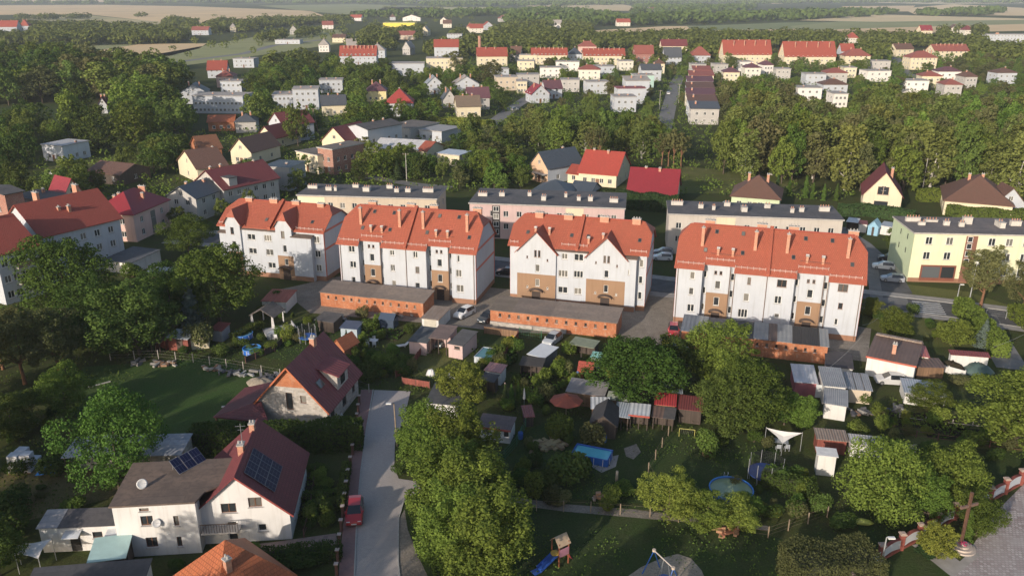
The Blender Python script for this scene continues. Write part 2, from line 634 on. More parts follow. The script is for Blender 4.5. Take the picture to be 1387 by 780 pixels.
sheet('lawn', [(650, 455), (700, 450), (695, 490), (640, 500)], G_LAWN, 0.014)
# yard between the brick sheds and the apartment blocks
sheet('yard', [(380, 392), (470, 372), (690, 392), (900, 400), (1180, 445), (1175, 490), (1020, 470), (905, 470), (850, 455), (690, 450), (560, 436), (420, 424)], G_DIRT, 0.022)
sheet('yard', [(870, 396), (918, 396), (916, 470), (838, 462)], G_DIRT, 0.030)
# main road behind the blocks
road_c = [P(1560, 463), P(1387, 434), P(1280, 419), P(1175, 407), P(905, 389), P(683, 362), P(450, 335), P(240, 320)]
def ribbon(name, pts, w, mat, z, kind='structure', off=0.0):
 """a strip of constant width along a line of ground points, off metres to its right"""
 L, Rr = [], []
 for i, p in enumerate(pts):
  a = pts[max(i - 1, 0)]; b = pts[min(i + 1, len(pts) - 1)]
  t = Vector((b.x - a.x, b.y - a.y, 0)).normalized()
  s = Vector((t.y, -t.x, 0))
  L.append(p + s * (off - w / 2)); Rr.append(p + s * (off + w / 2))
 mb = MB()
 for i in range(len(pts) - 1):
  mb.poly([(L[i].x, L[i].y, z), (Rr[i].x, Rr[i].y, z), (Rr[i + 1].x, Rr[i + 1].y, z), (L[i + 1].x, L[i + 1].y, z)])
 for k, f in enumerate(mb.f):
  a, b, c = (Vector(mb.v[j]) for j in f[:3])
  if (b - a).cross(c - b).z < 0:
   mb.f[k] = tuple(reversed(f))
 return tag(mb.build(name, mat), kind=kind)
def kerb(pts, off, w=0.15, h=0.12, name='kerb'):
 mb = MB()
 P2 = []
 for i, p in enumerate(pts):
  a = pts[max(i - 1, 0)]; b = pts[min(i + 1, len(pts) - 1)]
  t = Vector((b.x - a.x, b.y - a.y, 0)).normalized()
  P2.append(p + Vector((t.y, -t.x, 0)) * off)
 for a, b in zip(P2[:-1], P2[1:]):
  mb.bar(a + Vector((0, 0, h / 2)), b + Vector((0, 0, h / 2)), w, h)
 return tag(mb.build(name, KERB), kind='structure')
ribbon('road', road_c, 7.0, ASPH, 0.036)
for off in (-3.6, 3.6):
 kerb(road_c, off)
 ribbon('pavement', road_c, 2.0, plain((0.30, 0.28, 0.26), 0.9, 0.2, 0.8), 0.09, off=off * (1 + 1.1 / 3.6))
side_c = [P(1205, 411), P(1200, 385), P(1190, 358), P(1160, 330), P(1128, 308)]
ribbon('road', side_c, 6.0, ASPH_OLD, 0.044)
sheet('parking_bay', [(1196, 404), (1187, 350), (1206, 345), (1236, 398)], ASPH, 0.052)
# crossing stripes
cz = tag(thing('zebra_crossing', None, None), kind='structure')
d0 = (P(1280, 419) - P(1236, 415)).normalized(); n0 = Vector((-d0.y, d0.x, 0)); c0 = P(1258, 417)
for i in range(6):
 q = c0 + n0 * (i * 1.0 - 2.5)
 mb = MB()
 mb.poly([(q + d0 * a + n0 * b + Vector((0, 0, 0.041)))[:] for a, b in ((-2.2, -0.25), (2.2, -0.25), (2.2, 0.25), (-2.2, 0.25))])
 mb.build('stripe', plain((0.50, 0.50, 0.49), 0.7, 0.4, 1.2), cz)
# right hand lane and pavement towards the corner
lane_c = [P(1330, 424), P(1345, 455), P(1372, 500)]
ribbon('path', lane_c, 4.2, ASPH_OLD, 0.042)
# the paved lane in front: grey setts, red setts pavement on its left
sheet('lane', [(507, 528), (556, 530), (549, 560), (535, 600), (534, 632), (540, 648), (566, 652), (571, 664), (546, 680), (539, 700), (538, 760), (545, 820), (478, 820), (484, 700), (489, 640), (497, 580)], SETTS, 0.024)
sheet('path', [(505, 528), (489, 528), (485, 560), (472, 640), (466, 700), (460, 760), (456, 820), (479, 820), (483, 700), (488, 640), (496, 580)], RED_SETTS, 0.060)
kerb([P(505.5, 528), P(496.5, 580), P(488.5, 640), P(483.5, 700), P(478.5, 820)], 0.0, 0.14, 0.10)
kerb([P(571, 664), P(556, 672), P(546, 681), P(540, 702), P(539, 760), P(546, 820)], 0.0, 0.14, 0.10)
sheet('path', [(541, 702), (548, 690), (552, 716), (566, 752), (584, 790), (546, 800), (540, 760)], G_DIRT, 0.028)
sheet('path', [(545, 560), (560, 558), (560, 590), (548, 596)], G_DIRT, 0.028)
# path of patterned slabs beside the front house
sheet('path', [(300, 742), (370, 734), (455, 722), (458, 742), (380, 749), (306, 758)], paving((0.30, 0.22, 0.19), (0.20, 0.14, 0.13), 0.4, 0.4, offset=0.0), 0.030)
# track through the allotments, sand pit
sheet('path', [(688, 672), (760, 682), (860, 690), (980, 706), (1040, 712), (1040, 718), (940, 708), (760, 692), (688, 682)], G_DIRT, 0.024)
sheet('sand_pit', [(848, 782), (868, 768), (895, 756), (918, 750), (936, 756), (950, 772), (962, 800), (840, 800)], G_SAND, 0.030)
sheet('path', [(845, 607), (862, 601), (868, 612), (858, 622), (848, 618)], G_DIRT, 0.024)
sheet('path', [(818, 620), (838, 616), (834, 632), (815, 640), (797, 630)], plain((0.30, 0.28, 0.26), 0.9, 0.25, 1.0), 0.026)
# church forecourt
PLAZA = paving((0.50, 0.45, 0.44), (0.27, 0.20, 0.195), 0.34, 0.34, offset=0.5, mort=0.03)
sheet('forecourt', [(1290, 782), (1316, 740), (1352, 690), (1387, 655), (1480, 640), (1560, 820), (1262, 820)], PLAZA, 0.024)
sheet('path', [(1235, 738), (1262, 733), (1300, 760), (1318, 744), (1328, 752), (1290, 782)], plain((0.33, 0.31, 0.29), 0.9, 0.2, 0.8), 0.032)

# middle distance: meadow strips, glade, streets of the estate
sheet('meadow', [(620, 246), (690, 215), (720, 206), (715, 250), (660, 258)], G_LAWN, 0.02)
sheet('meadow', [(840, 236), (930, 226), (1080, 240), (1080, 262), (925, 262), (850, 250)], G_MEADOW, 0.02)
sheet('meadow', [(60, 222), (180, 208), (235, 195), (210, 235), (60, 244)], G_MEADOW, 0.02)
sheet('meadow', [(0, 146), (100, 138), (110, 160), (0, 176)], G_LAWN, 0.02)
sheet('meadow', [(1160, 138), (1387, 124), (1387, 150), (1230, 152)], G_MEADOW, 0.02)
sheet('meadow', [(425, 150), (470, 150), (480, 172), (430, 176)], G_LAWN, 0.02)
estate = [P(898, 176), P(905, 150), P(912, 122), P(920, 104), P(930, 94)]
ribbon('road', estate, 6.5, ASPH_OLD, 0.05)
ribbon('road', [P(660, 172), P(690, 150), P(716, 132), P(745, 118), P(770, 110), P(800, 104)], 6.0, ASPH_OLD, 0.05)
ribbon('road', [P(1250, 108), P(1228, 100), P(1219, 90), P(1213, 78), P(1208, 66)], 7.0, ASPH_OLD, 0.05)
ribbon('road', [P(214, 88), P(250, 83), P(330, 73), P(370, 62), P(440, 54)], 9.0, ASPH_OLD, 0.05)
ribbon('path', [P(500, 240), P(560, 250), P(610, 255)], 4.0, ASPH_OLD, 0.05)

# far farmland: one sheet per field
STUB = (0.70, 0.50, 0.27); STUB2 = (0.60, 0.43, 0.23); PAST = (0.19, 0.21, 0.075); PAST2 = (0.27, 0.27, 0.11); STRAW = (0.58, 0.47, 0.26); BEET = (0.075, 0.125, 0.035)
def field(px, c, c2, ang, w=7.0, z=0.03):
 return ground_sheet('field', [P(x, y) for x, y in px], crop(c, c2, ang, w), z)
field([(-60, 8), (140, 7), (260, 9), (420, 15), (440, 22), (330, 28), (250, 34), (120, 20), (-60, 21)], STUB, STUB2, 0.3)
field([(20, 22), (120, 21), (215, 30), (290, 35), (215, 36), (110, 31), (30, 27)], STUB2, PAST2, 0.3, 8, 0.04)
field([(135, 68), (190, 60), (280, 59), (270, 66), (230, 76), (140, 76)], STUB, STUB2, 0.2)
field([(95, 62), (150, 56), (200, 58), (150, 66), (100, 70)], PAST, PAST2, 0.2, 9, 0.035)
field([(200, 76), (290, 60), (370, 46), (460, 40), (470, 58), (360, 74), (230, 92)], PAST, PAST2, -0.1, 12)
field([(350, 14), (430, 19), (425, 28), (350, 24)], STUB, STUB2, 0.5, 8, 0.04)
field([(350, 8), (480, 6), (580, 9), (620, 15), (470, 20), (430, 17)], PAST2, PAST, 0.2)
field([(500, 20), (520, 10), (665, 10), (660, 16), (560, 22)], STRAW, PAST2, 0.1)
field([(570, -3), (700, -3), (760, 3), (600, 5)], STUB, STUB2, 0.1, 12)
field([(796, 42), (900, 36), (1060, 34), (1400, 30), (1500, 40), (1300, 44), (1100, 52), (960, 50), (800, 48)], STUB, STUB2, 0.06)
field([(930, 36), (1060, 31), (1290, 28), (1290, 33), (1060, 40), (940, 42)], BEET, PAST, 0.05, 8, 0.045)
field([(1070, 36), (1180, 25), (1290, 24), (1420, 26), (1420, 32), (1200, 38), (1080, 42)], PAST2, PAST, 0.05, 8, 0.05)
field([(1080, 28), (1190, 20), (1400, 26), (1420, 27), (1190, 30)], STUB, STRAW, 0.03, 8, 0.055)
field([(1220, 12), (1290, 6), (1330, 8), (1400, 12), (1400, 22), (1240, 20)], STRAW, STUB, 0.03, 8, 0.04)
field([(1140, 9), (1240, 8), (1230, 16), (1150, 15)], STUB, STUB2, 0.1, 8, 0.045)
field([(1010, 2), (1070, -1), (1080, 5), (1020, 6)], STUB, STUB2, 0.1, 15, 0.05)
field([(1000, -4), (1400, -4), (1500, 4), (1260, 6), (1010, 0)], PAST2, STRAW, 0.04, 15)
field([(-80, -4), (110, -4), (180, 3), (60, 4), (-80, 5)], STUB, STUB2, 0.04, 15)
field([(700, 4), (840, 6), (900, 16), (780, 14), (700, 8)], PAST2, STUB, 0.04, 15, 0.04)
# ---------------------------------------------------------------- buildings: walls with real openings, windows, roofs
WHITE_FR = plain((0.72, 0.71, 0.68), 0.5, 0.08)
BROWN_FR = plain((0.16, 0.075, 0.04), 0.5, 0.15)
GLASS = glass()
GUTTER = plain((0.16, 0.10, 0.07), 0.5, 0.1)
METAL = plain((0.35, 0.36, 0.37), 0.4, 0.15, 3.0, 0.6)
WINM = {}
def window_meshes(w, h, style, fr):
 key = (round(w, 2), round(h, 2), style, fr.name)
 if key not in WINM:
  t = 0.07
  mb = MB()
  mb.box(-w / 2, w / 2, -0.03, 0.04, -h / 2, -h / 2 + t)
  mb.box(-w / 2, w / 2, -0.03, 0.04, h / 2 - t, h / 2)
  mb.box(-w / 2, -w / 2 + t, -0.03, 0.04, -h / 2 + t, h / 2 - t)
  mb.box(w / 2 - t, w / 2, -0.03, 0.04, -h / 2 + t, h / 2 - t)
  n = style if isinstance(style, int) else 1
  for i in range(1, n):
   x = -w / 2 + w * i / n
   mb.box(x - t * 0.6, x + t * 0.6, -0.025, 0.035, -h / 2 + t, h / 2 - t)
  pb = MB().box(-w / 2 + 0.02, w / 2 - 0.02, 0.01, 0.03, -h / 2 + 0.02, h / 2 - 0.02)
  sb = MB().box(-w / 2 - 0.08, w / 2 + 0.08, -0.26, 0.02, -h / 2 - 0.05, -h / 2 - 0.005)
  WINM[key] = (mb.mesh('window', fr), pb.mesh('pane', GLASS), sb.mesh('sill', plain((0.42, 0.40, 0.38), 0.6, 0.1)))
 return WINM[key]
ROTS = {'f': 0.0, 'r': math.pi / 2, 'b': math.pi, 'l': -math.pi / 2}
class Bld:
 """a building in its own frame: x along the front from its left corner, y into the depth, z up"""
 def __init__(self, name, label, cat, A, ang, L, D, group=None, z=0.0):
  self.root = thing(name, label, cat, (A[0], A[1], z), ang, group)
  self.L, self.D = L, D
  self.wb = MB()
 def pt(self, side, u, z, d=0.0):
  """point on a side; d = depth inwards"""
  L, D = self.L, self.D
  return {'f': (u, d, z), 'r': (L - d, u, z), 'b': (L - u, D - d, z), 'l': (d, D - u, z)}[side]
 def facade(self, side, poly, holes=(), mi=0, d=0.0, reveal=0.14, rmi=None):
  """poly: (u,z) outline, holes: (uc,zc,w,h)"""
  loops = [[Vector((p[0], p[1], 0)) for p in poly]]
  for (uc, zc, w, h) in holes:
   loops.append([Vector((uc - w / 2, zc - h / 2, 0)), Vector((uc - w / 2, zc + h / 2, 0)), Vector((uc + w / 2, zc + h / 2, 0)), Vector((uc + w / 2, zc - h / 2, 0))])
  flat = [p for lp in loops for p in lp]
  tris = tessellate_polygon(loops) if (holes or len(poly) > 4) else None
  b = len(self.wb.v)
  self.wb.v += [self.pt(side, p.x, p.y, d) for p in flat]
  if tris is None:
   self.wb.f.append(tuple(b + i for i in range(len(poly)))); self.wb.m.append(mi)
  else:
   for t in tris:
    a, c, e = (flat[i] for i in t)
    t = t if (c - a).cross(e - a).z > 0 else tuple(reversed(t))
    self.wb.f.append(tuple(b + i for i in t)); self.wb.m.append(mi)
  for (uc, zc, w, h) in holes:
   c = [(uc - w / 2, zc - h / 2), (uc + w / 2, zc - h / 2), (uc + w / 2, zc + h / 2), (uc - w / 2, zc + h / 2)]
   for i in range(4):
    p, q = c[i], c[(i + 1) % 4]
    self.wb.poly([self.pt(side, p[0], p[1], d), self.pt(side, p[0], p[1], d + reveal + 0.06), self.pt(side, q[0], q[1], d + reveal + 0.06), self.pt(side, q[0], q[1], d)], mi if rmi is None else rmi)
  return self
 def window(self, side, uc, zc, w, h, n=2, d=0.0, fr=None, deep=0.12, sill=True, label=None):
  a, p, s = window_meshes(w, h, n, fr or WHITE_FR)
  o = link(a, 'window', self.root, self.pt(side, uc, zc, d + deep), (0, 0, ROTS[side]))
  link(p, 'pane', o)
  if sill:
   link(s, 'sill', o)
  if label: o['label'] = label
  return o
 def wins(self, side, lst, d=0.0, fr=None, deep=0.12):
  for w in lst:
   self.window(side, w[0], w[1], w[2], w[3], w[4] if len(w) > 4 else 2, d, w[5] if len(w) > 5 else fr, deep)
 def walls(self, mats):
  return self.wb.build('wall', mats, self.root)
 def part(self, mb, name, mats, parent=None, **k):
  return mb.build(name, mats, parent or self.root, **k)
 def rectfront(self, side, z0, z1, wl=(), mi=0, d=0.0, u0=None, u1=None, fr=None):
  W = self.L if side in 'fb' else self.D
  u0 = 0 if u0 is None else u0
  u1 = W if u1 is None else u1
  self.facade(side, [(u0, z0), (u1, z0), (u1, z1), (u0, z1)], [w[:4] for w in wl], mi, d)
  self.wins(side, wl, d, fr)

def gable_roof_mb(x0, x1, y0, y1, ze, zr, ov=0.4, t=0.16, axis='x', clip=0.0, mi=0):
 """pitched roof slabs over the rectangle; ridge along axis; ov = overhang; clip>0 = half-hipped ends"""
 mb = MB()
 sw = (lambda p: p) if axis == 'x' else (lambda p: (p[1], p[0], p[2]))
 if axis == 'y':
  x0, x1, y0, y1 = y0, y1, x0, x1
 ym = (y0 + y1) / 2
 sl = (zr - ze) / (ym - y0)
 zo = ze - ov * sl
 a0, a1 = x0 - ov, x1 + ov
 b0, b1 = y0 - ov, y1 + ov
 if clip <= 0:
  polys = [[(a0, b0, zo), (a1, b0, zo), (a1, ym, zr), (a0, ym, zr)], [(a1, b1, zo), (a0, b1, zo), (a0, ym, zr), (a1, ym, zr)]]
 else:
  k = clip
  yc0, yc1 = ym - (ym - b0) * k, ym + (b1 - ym) * k
  zc = zr - (zr - zo) * k
  rx = (ym - b0) * k * 0.75
  polys = [[(a0, b0, zo), (a1, b0, zo), (a1, yc0, zc), (a1 - rx, ym, zr), (a0 + rx, ym, zr), (a0, yc0, zc)],
    [(a1, b1, zo), (a0, b1, zo), (a0, yc1, zc), (a0 + rx, ym, zr), (a1 - rx, ym, zr), (a1, yc1, zc)],
    [(a1, yc0, zc), (a1, yc1, zc), (a1 - rx, ym, zr)], [(a0, yc1, zc), (a0, yc0, zc), (a0 + rx, ym, zr)]]
 polys = [[sw(p) for p in q] for q in polys]
 if axis == 'y':
  polys = [list(reversed(q)) for q in polys]
 mb.slab([[(p[0], p[1], p[2] + t) for p in q] for q in polys], t, mi)
 return mb
def hip_roof_mb(x0, x1, y0, y1, ze, zr, ov=0.45, t=0.16):
 mb = MB()
 x0 -= ov; x1 += ov; y0 -= ov; y1 += ov
 L, D = x1 - x0, y1 - y0
 h = min(L, D) / 2
 z = ze - 0.0
 if L >= D:
  r0, r1 = (x0 + h, (y0 + y1) / 2, zr), (x1 - h, (y0 + y1) / 2, zr)
  polys = [[(x0, y0, z), (x1, y0, z), r1, r0], [(x1, y1, z), (x0, y1, z), r0, r1], [(x1, y0, z), (x1, y1, z), r1], [(x0, y1, z), (x0, y0, z), r0]]
 else:
  r0, r1 = ((x0 + x1) / 2, y0 + h, zr), ((x0 + x1) / 2, y1 - h, zr)
  polys = [[(x0, y0, z), (x1, y0, z), r0], [(x1, y0, z), (x1, y1, z), r1, r0], [(x1, y1, z), (x0, y1, z), r1], [(x0, y1, z), (x0, y0, z), r0, r1]]
 polys = [[q for i, q in enumerate(p) if i == 0 or (Vector(q) - Vector(p[i - 1])).length > 0.02] for p in polys]
 mb.slab([[(p[0], p[1], p[2] + t) for p in q] for q in polys], t)
 return mb
CHM = {}
def chimney(parent, x, y, z0, z1, w=0.5, d=0.5, mat=None, cap=None, pots=2, name='chimney'):
 """brick stack with a projecting cap and flue pots"""
 mat = mat or BRICK_CH
 cap = cap or CONC
 mb = MB()
 mb.box(x - w / 2, x + w / 2, y - d / 2, y + d / 2, z0, z1 - 0.12)
 mb.box(x - w / 2 - 0.07, x + w / 2 + 0.07, y - d / 2 - 0.07, y + d / 2 + 0.07, z1 - 0.118, z1, 1)
 for i in range(pots):
  px = x + (0 if pots == 1 else (-0.32 + 0.64 * i / (pots - 1)) * w)
  mb.tube((px, y, z1), (px, y, z1 + 0.28), 0.09, 0.08, 6, 1)
 return mb.build(name, [mat, cap], parent)
BRICK_CH = brick((0.50, 0.19, 0.10), None, dirt=0.25)
CONC = plain((0.40, 0.38, 0.36), 0.9, 0.2)
RED_TILE = (0.42, 0.108, 0.062)
T_RED = tiles(RED_TILE)
T_RED2 = tiles((0.36, 0.070, 0.045))
T_ORANGE = tiles((0.46, 0.13, 0.05))
T_MAROON = tiles((0.20, 0.042, 0.046), w=0.35, h=0.35, rough=0.75)
T_CRIMSON = tiles((0.30, 0.028, 0.038), w=0.35, h=0.35, rough=0.5)
T_BROWN = tiles((0.17, 0.085, 0.06))
T_GREY = tiles((0.10, 0.105, 0.12), rough=0.55)
T_SLATE = tiles((0.07, 0.085, 0.11), rough=0.5)
F_DARK = felt((0.075, 0.072, 0.075))
F_MID = felt((0.13, 0.115, 0.105))
F_BROWN = felt((0.12, 0.09, 0.075))
P_WHITE = plaster((0.465, 0.49, 0.535), 0.21)
P_PINKB = plain((0.55, 0.17, 0.12), 0.8, 0.15)
P_OCHRE = plaster((0.29, 0.18, 0.11), 0.2)
P_PLINTH = plaster((0.30, 0.16, 0.10), 0.3)
P_CREAM = plaster((0.66, 0.58, 0.42), 0.2)
P_GREY = plaster((0.45, 0.43, 0.41), 0.3)
P_BEIGE = plaster((0.55, 0.46, 0.36), 0.25)
P_PINK = plaster((0.62, 0.42, 0.37), 0.25)
P_ROSE = plaster((0.55, 0.40, 0.38), 0.25)
P_YELLOW = plaster((0.72, 0.62, 0.34), 0.18)
P_MINT = plaster((0.52, 0.60, 0.40), 0.2)
P_LIME = plaster((0.72, 0.70, 0.48), 0.2)
P_TEAL = plaster((0.42, 0.58, 0.52), 0.2)

def skylight(parent, loc, pitch, w=0.55, h=0.75, rz=0.0):
 mb = MB()
 mb.box(-w / 2, w / 2, -h / 2, h / 2, -0.02, 0.08)
 o = mb.build('skylight', plain((0.10, 0.09, 0.085), 0.5), parent)
 o.location = loc
 o.rotation_euler = (pitch, 0, rz)
 MB().box(-w / 2 + 0.07, w / 2 - 0.07, -h / 2 + 0.07, h / 2 - 0.07, 0.08, 0.092).build('pane', GLASS, o)
 return o
def dish(parent, loc, rz=0.0, r=0.42, name='satellite_dish', tilt=1.2):
 mb = MB()
 prof = [(r * k / 4, 0.10 * (k / 4) ** 2) for k in range(1, 5)]
 mb.lathe([(0.01, 0.0)] + prof + [(r * 0.98, 0.075), (0.02, -0.03)], 14)
 mb.tube((0, 0, 0), (0.0, -0.02, 0.42), 0.015, 0.015, 5)
 o = mb.build(name, plain((0.62, 0.62, 0.62), 0.4, 0.05), parent, True)
 o.location = loc
 o.rotation_euler = (tilt, 0, rz)
 return o
FOOT = []          # footprints and sight lines to keep clear of trees
def keep(B, top):
 M = Matrix.Translation(B.root.location) @ Matrix.Rotation(B.root.rotation_euler.z, 4, 'Z')
 cs = [M @ Vector((x, y, z)) for x in (0, B.L) for y in (0, B.D) for z in (0, top)]
 pr = [proj(c) for c in cs]
 FOOT.append((min(p[0] for p in pr), max(p[0] for p in pr), min(p[1] for p in pr), max(p[1] for p in pr), sum(c.x for c in cs) / 8, sum(c.y for c in cs) / 8, max(B.L, B.D) / 2 + 1.5, min(p[2] for p in pr)))
# ---------------------------------------------------------------- trees: tapered trunk and limbs, crowns of thousands of leaf sprays
RNG = np.random.default_rng(11)
LEAF = {
 'green': leafy((0.057, 0.107, 0.022), (0.095, 0.152, 0.034), 0.24),
 'dark': leafy((0.048, 0.083, 0.021), (0.089, 0.127, 0.032), 0.22),
 'lime': leafy((0.086, 0.140, 0.027), (0.152, 0.213, 0.044), 0.28),
 'birch': leafy((0.112, 0.136, 0.038), (0.158, 0.182, 0.052), 0.24),
 'blue': leafy((0.060, 0.085, 0.070), (0.110, 0.140, 0.120), 0.10),
 'needle': leafy((0.028, 0.055, 0.022), (0.057, 0.091, 0.034), 0.10),
 'yellow': leafy((0.127, 0.165, 0.032), (0.209, 0.244, 0.051), 0.30),
 'olive': leafy((0.102, 0.112, 0.044), (0.159, 0.161, 0.068), 0.30),
 'mid': leafy((0.082, 0.124, 0.029), (0.140, 0.183, 0.046), 0.22),
 'shoot': leafy((0.063, 0.107, 0.024), (0.165, 0.226, 0.044), 0.28),
 'rust': leafy((0.203, 0.110, 0.037), (0.300, 0.159, 0.049), 0.3),
}
BARK = plain((0.10, 0.075, 0.055), 0.95, 0.35, 4.0)
BARK_PALE = plain((0.50, 0.47, 0.42), 0.9, 0.5, 5.0)
BARK_PINE = plain((0.20, 0.10, 0.055), 0.95, 0.3, 4.0)

def leaf_mesh(name, c, n, size, mat, rng):
 """c: centres, n: facing directions (arrays), size: edge lengths; one four-sided spray per centre"""
 k = len(c)
 n = n / (np.linalg.norm(n, axis=1, keepdims=True) + 1e-9)
 r = rng.normal(size=(k, 3))
 u = np.cross(n, r)
 u /= (np.linalg.norm(u, axis=1, keepdims=True) + 1e-9)
 w = np.cross(n, u)
 s = size[:, None]
 j = lambda: (0.75 + 0.5 * rng.random((k, 1)))
 bend = n * (s * 0.22)
 V = np.stack([c - u * s * 0.5 * j() - bend * rng.random((k, 1)), c - w * s * 0.38 * j(), c + u * s * 0.5 * j() - bend * rng.random((k, 1)), c + w * s * 0.38 * j()], axis=1).reshape(-1, 3)
 me = bpy.data.meshes.new(name)
 me.vertices.add(4 * k)
 me.vertices.foreach_set('co', V.astype(np.float32).ravel())
 me.loops.add(4 * k)
 me.loops.foreach_set('vertex_index', np.arange(4 * k, dtype=np.int32))
 me.polygons.add(k)
 me.polygons.foreach_set('loop_start', np.arange(0, 4 * k, 4, dtype=np.int32))
 me.materials.append(mat)
 me.update(calc_edges=True)
 return me

def blob_points(rng, blobs, n, shell=0.55):
 """points in the outer part of overlapping ellipsoid clumps, dropping most of those buried in a neighbour"""
 B = np.array([b[:3] for b in blobs]); Rr = np.array([b[3:6] for b in blobs])
 wgt = (Rr[:, 0] * Rr[:, 2]); wgt = wgt / wgt.sum()
 idx = rng.choice(len(blobs), size=int(n * 1.7), p=wgt)
 d = rng.normal(size=(len(idx), 3)); d /= np.linalg.norm(d, axis=1, keepdims=True)
 rad = shell + (1.06 - shell) * rng.random(len(idx)) ** 0.6
 p = B[idx] + d * Rr[idx] * rad[:, None]
 buried = np.zeros(len(idx), bool)
 for i in range(len(blobs)):
  q = np.linalg.norm((p - B[i]) / Rr[i], axis=1)
  buried |= (q < 0.62) & (idx != i)
 keep = ~buried | (rng.random(len(idx)) < 0.12)
 p, d = p[keep], d[keep]
 return p[:n], d[:n]

def limb_mb(mb, p0, p1, r0, r1, rng, seg=3, wob=0.08):
 a = Vector(p0); b = Vector(p1); L = (b - a).length
 prev = a
 for i in range(1, seg + 1):
  t = i / seg
  q = a.lerp(b, t)
  if i < seg:
   q += Vector(rng.normal(size=3)) * L * wob
  mb.tube(prev, q, r0 + (r1 - r0) * (i - 1) / seg, r0 + (r1 - r0) * t, 6, 0, i == seg)
  prev = q

def tree_broad(rng, H, W, base, nb, n, size, leaf, bark=BARK, droop=0.0, asp=1.0, top=0.75, sub=6, shoot=0.0):
 """H height, W crown width, base = crown start height"""
 ch = H - base
 blobs = []
 cz = base + ch * 0.5
 ga = rng.random() * 6.28
 for i in range(nb):
  t = (i + 0.5) / nb
  z = base + ch * (0.10 + 0.80 * t)
  f = math.sin(math.pi * (0.14 + top * t)) ** 0.8
  a = ga + i * 2.39996 + rng.normal() * 0.35
  rr = W / 2 * f * (0.35 + 0.50 * rng.random())
  br = W * (0.22 if nb < 20 else 0.17) * (0.55 + 0.75 * rng.random() ** 1.5) * (0.75 + 0.4 * f)
  blobs.append((rr * math.cos(a), rr * math.sin(a), z + rng.normal() * ch * 0.03, br, br * (0.9 + 0.25 * rng.random()), br * asp * (0.75 + 0.3 * rng.random())))
 main = len(blobs)
 # each limb ends in several smaller leaf clumps with gaps between them
 small = []
 for (x, y, z, rx, ry, rz) in blobs:
  for k in range(sub):
   v = rng.normal(size=3) + np.array([x, y, (z - cz)]) / (W * 0.45) + np.array([0, 0, 0.35])
   v /= np.linalg.norm(v)
   f = 0.30 + 0.22 * rng.random()
   small.append((x + v[0] * rx * 0.95, y + v[1] * ry * 0.95, z + v[2] * rz * 0.95, rx * f, ry * f, rz * f * (1.0 + shoot)))
 blobs.append((0, 0, cz, W * 0.25, W * 0.25, ch * 0.36))
 p, d = blob_points(rng, blobs, int(n * 0.34), 0.45)
 p2, d2 = blob_points(rng, small, int(n * 0.66), 0.35)
 p, d = np.concatenate([p, p2]), np.concatenate([d, d2])
 nn = d * 1.0 + rng.normal(size=d.shape) * 0.42 + np.array([0, 0, 0.22 - droop])
 me = leaf_mesh('crown', p, nn, size * (0.6 + 0.8 * rng.random(len(p))), LEAF[leaf], rng)
 mb = MB()
 tr = max(0.10, H * 0.018)
 mb.tube((0, 0, -0.3), (0, 0, base * 0.35), tr * 1.35, tr * 1.0, 8, 0, False)
 limb_mb(mb, (0, 0, base * 0.35), (rng.normal() * 0.2, rng.normal() * 0.2, base + ch * 0.62), tr, tr * 0.25, rng, 4, 0.02)
 for b in blobs[:min(8, nb)]:
  z0 = base * 0.75 + (b[2] - base) * 0.35
  limb_mb(mb, (0, 0, z0), b[:3], tr * 0.5, tr * 0.12, rng, 3, 0.05)
 return mb.mesh('trunk', bark, True), me

def tree_conifer(rng, H, W, n, size, leaf, bark=BARK, base=0.4, power=1.0, layer=9):
 t = rng.random(n) ** 0.62
 z = base + (H - base) * (1 - t)
 a = rng.random(n) * 6.283
 lay = 0.78 + 0.22 * np.cos((z * layer / H) * 6.283 + np.sin(a * 3) * 0.6)
 lob = 1 + 0.14 * np.sin(a * 5 + z * 2)
 rm = W / 2 * t ** power * lay * lob
 rr = rm * (0.55 + 0.45 * rng.random(n) ** 0.5)
 p = np.stack([rr * np.cos(a), rr * np.sin(a), z - rr * 0.18], axis=1)
 nn = np.stack([np.cos(a) * 0.6, np.sin(a) * 0.6, np.full(n, 0.75)], axis=1) + rng.normal(size=(n, 3)) * 0.4
 me = leaf_mesh('crown', p, nn, size * (0.6 + 0.7 * rng.random(n)), LEAF[leaf], rng)
 mb = MB()
 mb.tube((0, 0, -0.2), (0, 0, H * 0.9), max(0.07, H * 0.014), 0.02, 7)
 return mb.mesh('trunk', bark, True), me

def bush_mesh(rng, W, H, n, size, leaf, nb=6):
 blobs = []
 for i in range(nb):
  a = i * 2.4 + rng.random()
  rr = W * 0.22 * (0.4 + rng.random())
  blobs.append((rr * math.cos(a), rr * math.sin(a), H * (0.35 + 0.3 * rng.random()), W * 0.27, W * 0.27, H * (0.3 + 0.1 * rng.random())))
 p, d = blob_points(rng, blobs, n)
 p[:, 2] = np.maximum(p[:, 2], 0.02)
 nn = d * 0.8 + rng.normal(size=d.shape) * 0.5 + np.array([0, 0, 0.2])
 me = leaf_mesh('crown', p, nn, size * (0.6 + 0.8 * rng.random(len(p))), LEAF[leaf], rng)
 mb = MB()
 for i in range(4):
  a = i * 1.57 + rng.random()
  limb_mb(mb, (0, 0, -0.1), (W * 0.2 * math.cos(a), W * 0.2 * math.sin(a), H * 0.6), 0.05, 0.015, rng, 2, 0.08)
 return mb.mesh('stem', BARK, True), me

